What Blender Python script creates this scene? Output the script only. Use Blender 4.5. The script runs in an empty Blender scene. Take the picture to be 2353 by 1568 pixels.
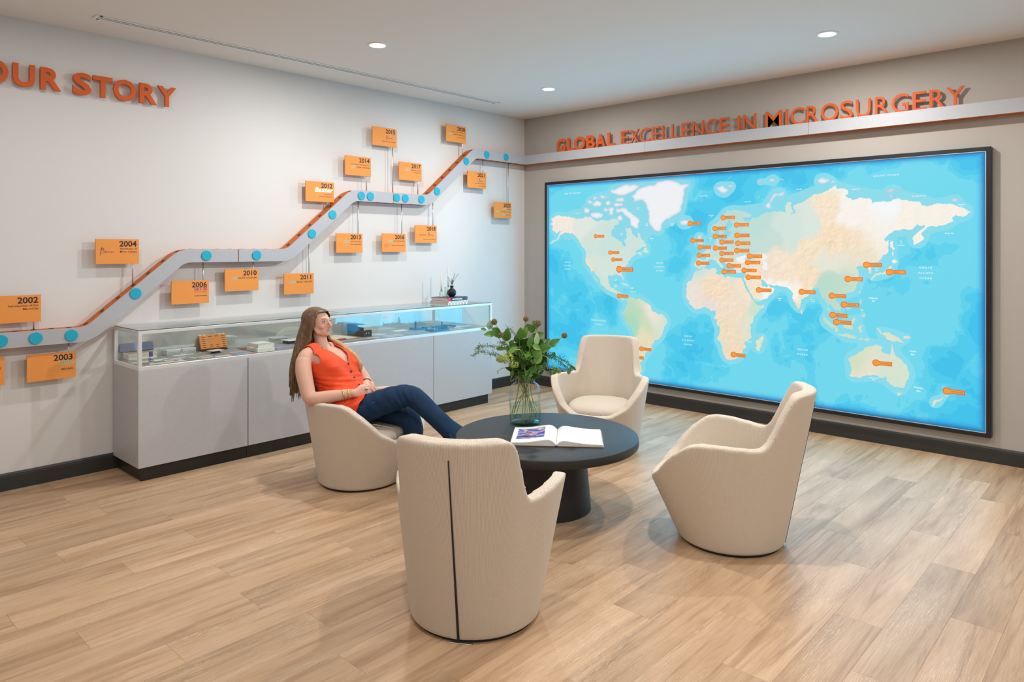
import bpy, bmesh, math, random
import numpy as np
from mathutils import Vector, Matrix, Euler
random.seed(7); np.random.seed(7)
SC = bpy.context.scene
COL = SC.collection
PI = math.pi

# ------------------------------------------------------------------ camera, world, lights, exposure
cam_d = bpy.data.cameras.new('camera'); cam = bpy.data.objects.new('camera', cam_d); COL.objects.link(cam)
cam.location = (5.486, -6.156, 1.5585)
cam.rotation_euler = (PI/2, 0, math.radians(42.713))
cam_d.sensor_width = 36.0; cam_d.lens = 25.0; cam_d.shift_y = -0.0909; cam_d.clip_start = 0.05
SC.camera = cam
SC.view_settings.view_transform = 'Standard'; SC.view_settings.look = 'None'
SC.view_settings.gamma = 1.0; SC.view_settings.use_curve_mapping = False
SC.view_settings.exposure = 0.0
world = bpy.data.worlds.new('world'); SC.world = world; world.use_nodes = True
wbg = world.node_tree.nodes['Background']
wbg.inputs[0].default_value = (0.93, 0.965, 1.0, 1); wbg.inputs[1].default_value = 0.45
DOWNLIGHT_W = 21.5
LIGHTBOX_W = 40.0
H = 3.05
def lamp(name, kind, loc, energy, color, size=0.1, rot=(0, 0, 0), size_y=None, spread=None):
    d = bpy.data.lights.new(name, kind); o = bpy.data.objects.new(name, d); COL.objects.link(o)
    o.location = loc; o.rotation_euler = rot; d.energy = energy; d.color = color
    if kind == 'AREA':
        d.shape = 'RECTANGLE' if size_y else 'DISK'; d.size = size
        if size_y: d.size_y = size_y
        if spread: d.spread = spread
    return o
# recessed downlights on their regular grid; three of them are in the picture
GRID = [(x, y) for x in (1.22, 3.74, 6.26) for y in (-1.03, -2.99, -4.95, -6.91)]
DIM = {(1.22, -4.95): 0.36, (1.22, -6.91): 0.45, (3.74, -6.91): 0.6, (6.26, -6.91): 0.6, (1.22, -2.99): 1.25, (1.22, -1.03): 0.95, (3.74, -1.03): 1.6, (3.74, -2.99): 1.4, (6.26, -2.99): 1.1, (6.26, -1.03): 1.0}
for gx, gy in GRID:
    lamp('downlight_lamp', 'AREA', (gx, gy, H - 0.012), DOWNLIGHT_W * DIM.get((gx, gy), 1.0), (1.0, 0.962, 0.915), 0.11)
# the downlight over the map is an adjustable accent light turned to the timeline wall
for ty, tz, pw in ((-3.95, 1.75, 190.0), (-1.75, 1.85, 190.0)):
    sp_ = lamp('accent_lamp', 'SPOT', (3.74, -1.03, H - 0.05), pw, (1.0, 0.962, 0.925)); sp_.data.spot_size = math.radians(36); sp_.data.spot_blend = 0.95; sp_.data.shadow_soft_size = 0.03
    sp_.rotation_euler = (Vector((0, ty, tz)) - Vector((3.74, -1.03, H - 0.05))).to_track_quat('-Z', 'Y').to_euler()
# lamp added in front of the map print to boost the light box's glow
lamp('lightbox_boost_lamp', 'AREA', (2.452, -0.066, 1.239), LIGHTBOX_W, (0.16, 0.60, 1.0), 4.1, (-PI/2, 0, 0), 2.0)

# ------------------------------------------------------------------ helpers
def s2l(c):
    c = c / 255.0
    return c / 12.92 if c <= 0.04045 else ((c + 0.055) / 1.055) ** 2.4
def rgb(r, g, b): return (s2l(r), s2l(g), s2l(b), 1.0)
MATS = {}
def mat(name, col=(0.8, 0.8, 0.8, 1), rough=0.5, metal=0.0, spec=0.5, bump=0.0, bscale=200.0, var=0.0, vscale=6.0, emit=None, estr=1.0, trans=0.0, ior=1.45, sheen=0.0, coat=0.0, stretch=None):
    """procedural material: principled with optional noise colour variation and noise bump"""
    if name in MATS: return MATS[name]
    m = bpy.data.materials.new(name); m.use_nodes = True; MATS[name] = m
    nt = m.node_tree; p = nt.nodes['Principled BSDF']
    p.inputs['Base Color'].default_value = col; p.inputs['Roughness'].default_value = rough
    p.inputs['Metallic'].default_value = metal; p.inputs['Specular IOR Level'].default_value = spec
    p.inputs['IOR'].default_value = ior; p.inputs['Transmission Weight'].default_value = trans
    p.inputs['Sheen Weight'].default_value = sheen; p.inputs['Coat Weight'].default_value = coat
    m.diffuse_color = col
    if emit:
        p.inputs['Emission Color'].default_value = emit; p.inputs['Emission Strength'].default_value = estr
    if var or bump:
        tc = nt.nodes.new('ShaderNodeTexCoord'); mp = nt.nodes.new('ShaderNodeMapping')
        nt.links.new(tc.outputs['Object'], mp.inputs[0])
        if stretch: mp.inputs['Scale'].default_value = stretch
    if var:
        n = nt.nodes.new('ShaderNodeTexNoise'); n.inputs['Scale'].default_value = vscale; n.inputs['Detail'].default_value = 5
        nt.links.new(mp.outputs[0], n.inputs['Vector'])
        mx = nt.nodes.new('ShaderNodeMix'); mx.data_type = 'RGBA'
        mx.inputs[6].default_value = tuple(c * (1 - var) for c in col[:3]) + (1,)
        mx.inputs[7].default_value = tuple(min(1, c * (1 + var)) for c in col[:3]) + (1,)
        nt.links.new(n.outputs['Fac'], mx.inputs[0]); nt.links.new(mx.outputs[2], p.inputs['Base Color'])
    if bump:
        n2 = nt.nodes.new('ShaderNodeTexNoise'); n2.inputs['Scale'].default_value = bscale; n2.inputs['Detail'].default_value = 3
        nt.links.new(mp.outputs[0], n2.inputs['Vector'])
        b = nt.nodes.new('ShaderNodeBump'); b.inputs['Strength'].default_value = bump; b.inputs['Distance'].default_value = 0.002
        nt.links.new(n2.outputs['Fac'], b.inputs['Height']); nt.links.new(b.outputs[0], p.inputs['Normal'])
    return m

class MB:
    """collects shapes; build() links them as ONE mesh object"""
    def __init__(s): s.v = []; s.f = []; s.m = []
    def add(s, vs, fs, mi=0):
        o = len(s.v); s.v += [tuple(p) for p in vs]; s.f += [tuple(i + o for i in f) for f in fs]; s.m += [mi] * len(fs); return s
    def box(s, x0, x1, y0, y1, z0, z1, b=0.0, mi=0, M=None):
        if b <= 0:
            vs = [(x, y, z) for x in (x0, x1) for y in (y0, y1) for z in (z0, z1)]
            fs = [(0, 1, 3, 2), (4, 6, 7, 5), (0, 4, 5, 1), (2, 3, 7, 6), (0, 2, 6, 4), (1, 5, 7, 3)]
        else:
            b = min(b, 0.49 * min(abs(x1 - x0), abs(y1 - y0), abs(z1 - z0)))
            bm = bmesh.new(); bmesh.ops.create_cube(bm, size=1.0)
            for v in bm.verts:
                v.co = Vector((x0 + (v.co.x + .5) * (x1 - x0), y0 + (v.co.y + .5) * (y1 - y0), z0 + (v.co.z + .5) * (z1 - z0)))
            bmesh.ops.bevel(bm, geom=bm.edges[:], offset=b, segments=1, affect='EDGES', profile=0.5)
            bm.verts.index_update(); vs = [v.co.copy() for v in bm.verts]; fs = [[v.index for v in f.verts] for f in bm.faces]; bm.free()
        if M is not None: vs = [M @ Vector(p) for p in vs]
        return s.add(vs, fs, mi)
    def lathe(s, prof, n=32, mi=0, M=None, close=True, sx=1.0, sy=1.0):
        vs = []; fs = []
        for r, z in prof:
            for k in range(n):
                a = 2 * PI * k / n; vs.append((r * sx * math.cos(a), r * sy * math.sin(a), z))
        for i in range(len(prof) - 1):
            for k in range(n):
                k2 = (k + 1) % n; fs.append((i * n + k, i * n + k2, (i + 1) * n + k2, (i + 1) * n + k))
        if close:
            if prof[0][0] > 1e-6: fs.append(tuple(range(n - 1, -1, -1)))
            if prof[-1][0] > 1e-6: fs.append(tuple((len(prof) - 1) * n + k for k in range(n)))
        if M is not None: vs = [M @ Vector(p) for p in vs]
        return s.add(vs, fs, mi)
    def tube(s, pts, rad, n=8, mi=0, caps=True, up=None, closed=False):
        """rad: scalar, list of scalars or list of (a,b) ellipse radii"""
        pts = [Vector(p) for p in pts]; N = len(pts)
        if not isinstance(rad, (list, tuple)): rad = [rad] * N
        rad = [(r, r) if not isinstance(r, (list, tuple)) else r for r in rad]
        vs = []; fs = []; ref = Vector(up) if up else None; pn = None
        for i in range(N):
            if closed: t = pts[(i + 1) % N] - pts[i - 1]
            else: t = pts[min(i + 1, N - 1)] - pts[max(i - 1, 0)]
            t.normalize()
            if pn is None:
                r = ref if ref else (Vector((0, 0, 1)) if abs(t.z) < 0.9 else Vector((1, 0, 0)))
                nrm = (r - t * r.dot(t)).normalized()
            else:
                q = ref if ref else pn
                nrm = q - t * q.dot(t)
                nrm = nrm.normalized() if nrm.length > 1e-6 else pn
            pn = nrm; bn = t.cross(nrm)
            for k in range(n):
                a = 2 * PI * k / n
                vs.append(pts[i] + nrm * (math.cos(a) * rad[i][0]) + bn * (math.sin(a) * rad[i][1]))
        R = N if closed else N - 1
        for i in range(R):
            i2 = (i + 1) % N
            for k in range(n):
                k2 = (k + 1) % n; fs.append((i * n + k, i * n + k2, i2 * n + k2, i2 * n + k))
        if caps and not closed: fs.append(tuple(range(n - 1, -1, -1))); fs.append(tuple((N - 1) * n + k for k in range(n)))
        return s.add(vs, fs, mi)
    def ball(s, c, r, n=16, m=10, mi=0, M=None):
        r = r if isinstance(r, (list, tuple)) else (r, r, r)
        vs = [(0, 0, -1)]; fs = []
        for j in range(1, m):
            ph = -PI / 2 + PI * j / m
            for k in range(n):
                a = 2 * PI * k / n; vs.append((math.cos(ph) * math.cos(a), math.cos(ph) * math.sin(a), math.sin(ph)))
        vs.append((0, 0, 1)); L = len(vs) - 1
        for k in range(n):
            k2 = (k + 1) % n; fs.append((0, 1 + k2, 1 + k)); fs.append((L, 1 + (m - 2) * n + k, 1 + (m - 2) * n + k2))
            for j in range(m - 2): fs.append((1 + j * n + k, 1 + j * n + k2, 1 + (j + 1) * n + k2, 1 + (j + 1) * n + k))
        T = (M if M is not None else Matrix.Identity(4))
        vs = [Vector(c) + (T.to_3x3() @ Vector((p[0] * r[0], p[1] * r[1], p[2] * r[2]))) for p in vs]
        return s.add(vs, fs, mi)
    def prism(s, outline, z0, z1, mi=0, M=None, mi_side=None):
        n = len(outline); vs = [(x, y, z0) for x, y in outline] + [(x, y, z1) for x, y in outline]
        if M is not None: vs = [M @ Vector(p) for p in vs]
        s.add(vs, [tuple(range(n - 1, -1, -1)), tuple(range(n, 2 * n))], mi)
        o = len(s.v) - 2 * n; ms = mi if mi_side is None else mi_side
        for k in range(n):
            k2 = (k + 1) % n; s.f.append((o + k, o + k2, o + n + k2, o + n + k)); s.m.append(ms)
        return s
    def mesh(s, name):
        me = bpy.data.meshes.new(name); me.from_pydata(s.v, [], s.f); me.update(); return me
    def build(s, name, mats, parent=None, smooth=False, angle=None, loc=None):
        me = s.mesh(name); mats = mats if isinstance(mats, (list, tuple)) else [mats]
        for m in mats: me.materials.append(m)
        if len(mats) > 1: me.polygons.foreach_set('material_index', s.m)
        return link(name, me, parent, smooth, angle, loc)
def fix_normals(me):
    bm = bmesh.new(); bm.from_mesh(me); bmesh.ops.recalc_face_normals(bm, faces=bm.faces[:]); bm.to_mesh(me); bm.free()
def link(name, me, parent=None, smooth=False, angle=None, loc=None, fix=True):
    if fix and len(me.polygons) < 60000: fix_normals(me)
    if smooth or angle:
        me.polygons.foreach_set('use_smooth', [True] * len(me.polygons))
        if angle:
            me.set_sharp_from_angle(angle=math.radians(angle))
    o = bpy.data.objects.new(name, me); COL.objects.link(o)
    if loc: o.location = loc
    if parent:
        o.parent = parent
        if parent.name in WORLD_BUILT: o.matrix_parent_inverse = WORLD_BUILT[parent.name]
    return o
def tag(o, label, cat=None, group=None, kind=None):
    if label: o['label'] = label
    if cat: o['category'] = cat
    if group: o['group'] = group
    if kind: o['kind'] = kind
    return o
WORLD_BUILT = {}
def thing(name, label, cat, loc=(0, 0, 0), rz=0.0, group=None, world=False):
    """an Empty at the thing's base; world=True when its parts are modelled in room coordinates"""
    o = bpy.data.objects.new(name, None); COL.objects.link(o); o.location = loc; o.rotation_euler = (0, 0, rz); o.empty_display_size = 0.1
    if world: WORLD_BUILT[o.name] = (Matrix.Translation(Vector(loc)) @ Matrix.Rotation(rz, 4, 'Z')).inverted()
    return tag(o, label, cat, group)
def struct(o): o['kind'] = 'structure'; return o
def dup(o, parent=None):
    c = o.copy(); COL.objects.link(c)
    if parent: c.parent = parent
    for ch in list(o.children):
        dup(ch, c)
    return c
def frame_left(x, y, z):   # text plane on the left wall: reading along +Y, facing +X
    return Matrix(((0, 0, 1, x), (1, 0, 0, y), (0, 1, 0, z), (0, 0, 0, 1)))
def frame_back(x, y, z):   # text plane on the map wall: reading along +X, facing -Y
    return Matrix(((1, 0, 0, x), (0, 0, -1, y), (0, 1, 0, z), (0, 0, 0, 1)))
CAPH = [None]
def text_mesh(body, cap, weight=0.0, extrude=0.0004, shear=0.0, spacing=1.0, line=1.0, align='LEFT', sx=1.0):
    """lettering as a mesh in its own xy plane; cap = capital height, origin at the baseline of line one"""
    def make(b):
        c = bpy.data.curves.new('lettering', 'FONT'); c.body = b; c.size = 1.0; c.resolution_u = 3
        c.offset = weight; c.shear = shear; c.space_character = spacing; c.space_line = line; c.align_x = align
        o = bpy.data.objects.new('lettering', c); COL.objects.link(o); return o
    if CAPH[0] is None:
        w0 = weight; weight = 0.0; o = make('H'); bpy.context.view_layer.update()
        CAPH[0] = o.dimensions.y; bpy.data.objects.remove(o); weight = w0
    o = make(body); k = cap / CAPH[0]
    o.data.extrude = extrude / k if k else 0
    dg = bpy.context.evaluated_depsgraph_get(); me = bpy.data.meshes.new_from_object(o.evaluated_get(dg)); 
    c = o.data; bpy.data.objects.remove(o); bpy.data.curves.remove(c)
    me.transform(Matrix.Diagonal((k * sx, k, k, 1))); return me
def text(name, body, M, cap, m, parent=None, **kw):
    me = text_mesh(body, cap, **kw); me.transform(M); me.materials.clear(); me.materials.append(m)
    return link(name, me, parent, fix=False)
def fit_text(me, x0, x1, y0, y1):
    n = len(me.vertices); a = np.empty(n * 3); me.vertices.foreach_get('co', a); a = a.reshape(-1, 3)
    for i, (lo, hi) in ((0, (x0, x1)), (1, (y0, y1))):
        mn, mx = a[:, i].min(), a[:, i].max(); a[:, i] = lo + (a[:, i] - mn) / (mx - mn) * (hi - lo)
    me.vertices.foreach_set('co', a.ravel()); me.update(); return me
def catmull(pts, n=6, closed=False):
    P = [np.array(p, float) for p in pts]; N = len(P); out = []
    R = N if closed else N - 1
    for i in range(R):
        p0 = P[(i - 1) % N] if (closed or i > 0) else 2 * P[0] - P[1]
        p1 = P[i]; p2 = P[(i + 1) % N]
        p3 = P[(i + 2) % N] if (closed or i < N - 2) else 2 * P[-1] - P[-2]
        for k in range(n):
            t = k / n; out.append(0.5 * ((2 * p1) + (-p0 + p2) * t + (2 * p0 - 5 * p1 + 4 * p2 - p3) * t * t + (-p0 + 3 * p1 - 3 * p2 + p3) * t ** 3))
    if not closed: out.append(P[-1])
    return out

def soften(mb, name, voxel, iters=2, fac=0.5):
    """unite the overlapping shapes of mb into one continuous skin"""
    me = mb.mesh(name); fix_normals(me); o = bpy.data.objects.new(name, me); COL.objects.link(o)
    r = o.modifiers.new('remesh', 'REMESH'); r.mode = 'VOXEL'; r.voxel_size = voxel; r.use_smooth_shade = True
    s = o.modifiers.new('smooth', 'SMOOTH'); s.factor = fac; s.iterations = iters
    dg = bpy.context.evaluated_depsgraph_get(); out = bpy.data.meshes.new_from_object(o.evaluated_get(dg)); bpy.data.objects.remove(o); bpy.data.meshes.remove(me)
    out.name = name; return out
# ------------------------------------------------------------------ materials of the room
M_wall = mat('wall_paint', (0.66, 0.65, 0.64, 1), 0.75, bump=0.08, bscale=260, var=0.015, vscale=1.5, spec=0.3)
M_wall2 = mat('map_wall_tone', (0.43, 0.40, 0.365, 1), 0.75, bump=0.08, bscale=260, var=0.015, vscale=1.5, spec=0.3)  # map wall set to a darker, browner tone than the left wall
M_ceil = mat('ceiling_paint', (0.80, 0.765, 0.725, 1), 0.85, bump=0.05, bscale=200, spec=0.2)
M_base = mat('charcoal_paint', (0.030, 0.031, 0.030, 1), 0.42, var=0.1, vscale=3)
M_orange = mat('orange_board', rgb(228, 148, 74), 0.6, var=0.03, vscale=20, spec=0.3)
M_orange2 = mat('orange_edge', rgb(200, 104, 36), 0.55, var=0.03, vscale=20, spec=0.3)
M_letter = mat('orange_letters', rgb(208, 94, 38), 0.55, var=0.03, vscale=20, spec=0.3)
M_alu = mat('brushed_aluminium', (0.42, 0.43, 0.46, 1), 0.5, metal=0.1, var=0.05, vscale=60, bump=0.04, bscale=900)
M_black = mat('black_plastic', (0.012, 0.012, 0.012, 1), 0.5)
M_white = mat('white_enamel', (0.80, 0.80, 0.79, 1), 0.45)
M_steel = mat('steel_rod', (0.62, 0.60, 0.57, 1), 0.28, metal=0.9)
M_teal = mat('teal_disc', rgb(16, 164, 194), 0.45, var=0.02, vscale=30)
M_frame = mat('anodised_frame', (0.80, 0.81, 0.83, 1), 0.3, metal=0.45)
M_lami = mat('grey_laminate', (0.52, 0.52, 0.535, 1), 0.45, var=0.05, vscale=40, bump=0.03, bscale=700, metal=0.15)
M_kick = mat('dark_plinth', (0.022, 0.019, 0.017, 1), 0.35)

def wood_material():
    m = bpy.data.materials.new('oak_plank'); m.use_nodes = True; nt = m.node_tree; N = nt.nodes; Lk = nt.links
    p = N['Principled BSDF']; p.inputs['Roughness'].default_value = 0.42; p.inputs['Specular IOR Level'].default_value = 0.4
    tc = N.new('ShaderNodeTexCoord'); oi = N.new('ShaderNodeObjectInfo')
    off = N.new('ShaderNodeVectorMath'); off.operation = 'MULTIPLY_ADD'
    comb = N.new('ShaderNodeCombineXYZ')
    for i in range(3): Lk.new(oi.outputs['Random'], comb.inputs[i])
    off.inputs[1].default_value = (37.0, 91.0, 53.0); Lk.new(comb.outputs[0], off.inputs[0]); Lk.new(tc.outputs['Object'], off.inputs[2])
    def mapped(scale):
        mp = N.new('ShaderNodeMapping'); mp.inputs['Scale'].default_value = scale; Lk.new(off.outputs[0], mp.inputs[0]); return mp
    def noise(scale, sc, det, dist=0.0, rough=0.55):
        n = N.new('ShaderNodeTexNoise'); n.inputs['Scale'].default_value = sc; n.inputs['Detail'].default_value = det
        n.inputs['Distortion'].default_value = dist; n.inputs['Roughness'].default_value = rough
        Lk.new(mapped(scale).outputs[0], n.inputs['Vector']); return n
    def ramp(src, stops):
        r = N.new('ShaderNodeValToRGB'); e = r.color_ramp.elements
        e[0].position, e[0].color = stops[0]; e[1].position, e[1].color = stops[-1]
        for s, c in stops[1:-1]:
            q = e.new(s); q.color = c
        Lk.new(src, r.inputs[0]); return r
    broad = noise((9, 1.0, 1), 1.0, 4, 0.6)
    base = ramp(broad.outputs['Fac'], [(0.27, rgb(168, 132, 99)), (0.44, rgb(194, 160, 126)), (0.60, rgb(206, 173, 140)), (0.8, rgb(216, 187, 156))])
    # darker heart streaks along the plank
    streak = noise((16, 0.8, 1), 1.0, 6, 1.2, 0.6)
    sr = ramp(streak.outputs['Fac'], [(0.32, (1, 1, 1, 1)), (0.46, (0, 0, 0, 1))])
    mx1 = N.new('ShaderNodeMix'); mx1.data_type = 'RGBA'; mx1.inputs[7].default_value = rgb(150, 114, 82)
    sc1 = N.new('ShaderNodeMath'); sc1.operation = 'MULTIPLY'; sc1.inputs[1].default_value = 0.55
    Lk.new(sr.outputs[0], sc1.inputs[0]); Lk.new(sc1.outputs[0], mx1.inputs[0]); Lk.new(base.outputs[0], mx1.inputs[6])
    # cathedral figure: distorted bands, limed (pale) pores
    wv = N.new('ShaderNodeTexWave'); wv.wave_type = 'BANDS'; wv.bands_direction = 'X'
    wv.inputs['Scale'].default_value = 13.0; wv.inputs['Distortion'].default_value = 16.0; wv.inputs['Detail'].default_value = 4.0; wv.inputs['Detail Scale'].default_value = 1.1; wv.inputs['Detail Roughness'].default_value = 0.6
    Lk.new(mapped((3.0, 0.42, 1)).outputs[0], wv.inputs['Vector'])
    wr = ramp(wv.outputs['Fac'], [(0.80, (0, 0, 0, 1)), (0.97, (1, 1, 1, 1))])
    gate = noise((3.5, 0.9, 1), 1.0, 2, 0.3)
    gr = ramp(gate.outputs['Fac'], [(0.48, (0, 0, 0, 1)), (0.66, (1, 1, 1, 1))])
    mul = N.new('ShaderNodeMath'); mul.operation = 'MULTIPLY'; Lk.new(wr.outputs[0], mul.inputs[0]); Lk.new(gr.outputs[0], mul.inputs[1])
    mul2 = N.new('ShaderNodeMath'); mul2.operation = 'MULTIPLY'; mul2.inputs[1].default_value = 0.5; Lk.new(mul.outputs[0], mul2.inputs[0])
    mx2 = N.new('ShaderNodeMix'); mx2.data_type = 'RGBA'; mx2.inputs[7].default_value = rgb(236, 214, 188)
    Lk.new(mul2.outputs[0], mx2.inputs[0]); Lk.new(mx1.outputs[2], mx2.inputs[6])
    # fine fibre
    fib = noise((260, 7, 1), 1.0, 3, 0.0, 0.7)
    fr = ramp(fib.outputs['Fac'], [(0.3, (0.84, 0.84, 0.84, 1)), (0.7, (1.10, 1.10, 1.10, 1))])
    mx3 = N.new('ShaderNodeMix'); mx3.data_type = 'RGBA'; mx3.blend_type = 'MULTIPLY'; mx3.inputs[0].default_value = 1.0
    Lk.new(mx2.outputs[2], mx3.inputs[6]); Lk.new(fr.outputs[0], mx3.inputs[7])
    # plank to plank tone
    hsv = N.new('ShaderNodeHueSaturation'); mr = N.new('ShaderNodeMapRange'); mr.inputs[3].default_value = 0.80; mr.inputs[4].default_value = 1.06
    Lk.new(oi.outputs['Random'], mr.inputs[0]); Lk.new(mr.outputs[0], hsv.inputs['Value']); Lk.new(mx3.outputs[2], hsv.inputs['Color'])
    hsv.inputs['Saturation'].default_value = 1.0
    Lk.new(hsv.outputs[0], p.inputs['Base Color'])
    b = N.new('ShaderNodeBump'); b.inputs['Strength'].default_value = 0.12; b.inputs['Distance'].default_value = 0.001
    Lk.new(fib.outputs['Fac'], b.inputs['Height']); Lk.new(b.outputs[0], p.inputs['Normal'])
    return m
M_wood = wood_material()
M_sub = mat('floor_joint', rgb(150, 118, 86), 0.6, var=0.1, vscale=4)

# ------------------------------------------------------------------ the room shell
struct(MB().box(-0.15, 0.0, -8.6, 0.15, 0, H).build('wall_left', M_wall))
struct(MB().box(0.0, 8.2, 0.0, 0.15, 0, H).build('wall_back', M_wall2))
struct(MB().box(0.0, 8.2, -8.75, -8.6, 0, H).build('wall_front', M_wall))
struct(MB().box(-0.15, 8.2, -8.75, 0.15, H, H + 0.1).build('ceiling', M_ceil))
floor = struct(MB().box(-0.15, 8.2, -8.75, 0.15, -0.1, -0.0012).build('floor', M_sub))
def plank_mesh(w, l, name):
    c = 0.0007
    vs = [(-w/2, -l/2, -0.0012), (w/2, -l/2, -0.0012), (w/2, l/2, -0.0012), (-w/2, l/2, -0.0012),
          (-w/2 + c, -l/2 + c, 0), (w/2 - c, -l/2 + c, 0), (w/2 - c, l/2 - c, 0), (-w/2 + c, l/2 - c, 0)]
    me = bpy.data.meshes.new(name); me.from_pydata(vs, [], [(4, 5, 6, 7), (0, 1, 5, 4), (1, 2, 6, 5), (2, 3, 7, 6), (3, 0, 4, 7)])
    me.materials.append(M_wood); me.update(); return me
PW, PL = 0.185, 1.22
full = plank_mesh(PW, PL, 'plank')
rng = random.Random(11); row = 0; x = 0.0; offs = rng.random()
nplank = 0
while x < 6.3:
    offs = (offs + 0.31 + 0.28 * rng.random()) % 1.0
    y = 0.0; first = True
    while y > -6.6:
        l = PL * offs if first else PL
        if l < 0.12: l = PL
        first = False
        if y - l < -6.9: l = y + 6.9
        # the planks the picture looks at: from the camera's side of the room inwards
        cxp, cyp = x + PW / 2, y - l / 2
        if l > 0.05:
            me = full if abs(l - PL) < 1e-6 else plank_mesh(PW, l, 'plank')
            o = link('plank', me, floor, fix=False, loc=(cxp, cyp, 0)); nplank += 1
        y -= l
    x += PW
def baseboard(name, pts_fn, length, seams):
    prof = [(0, 0), (0.013, 0), (0.013, 0.088), (0.0115, 0.094), (0.0115, 0.100), (0.006, 0.112), (0, 0.112)]
    mb = MB(); n = len(prof); vs = [pts_fn(t, o, z) for t in (0, length) for o, z in prof]
    fs = [(k, (k + 1) % n, n + (k + 1) % n, n + k) for k in range(n)] + [tuple(range(n)), tuple(range(n, 2 * n))]
    mb.add(vs, fs)
    for s in seams: mb.add([pts_fn(s + a, 0.0134, z) for a in (-0.0008, 0.0008) for z in (0.0, 0.088)], [(0, 1, 3, 2)])
    return struct(mb.build(name, M_base))
baseboard('baseboard_left', lambda t, o, z: (o, -t, z), 8.6, [4.887, 7.3])
baseboard('baseboard_back', lambda t, o, z: (t, -o, z), 8.2, [])

# slot air diffuser in the ceiling
t = thing('air_diffuser', 'long white linear slot air diffuser in the ceiling beside the timeline wall', 'air vent', (0.415, -2.75, H))
f = MB(); w = 0.045; l = 1.85
for x0, x1 in ((-w, -0.024), (-0.006, 0.006), (0.024, w)): f.box(x0, x1, -l, l, -0.006, 0.0, 0.0015)
for s in (-1, 1): f.box(-w, w, s * l - 0.02, s * l + 0.02, -0.006, 0.0, 0.0015)
f.build('diffuser_frame', M_white, t)
for x0, x1 in ((-0.024, -0.006), (0.006, 0.024)): MB().box(x0, x1, -l + 0.02, l - 0.02, -0.0015, 0.0).build('slot', M_black, t)

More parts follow.
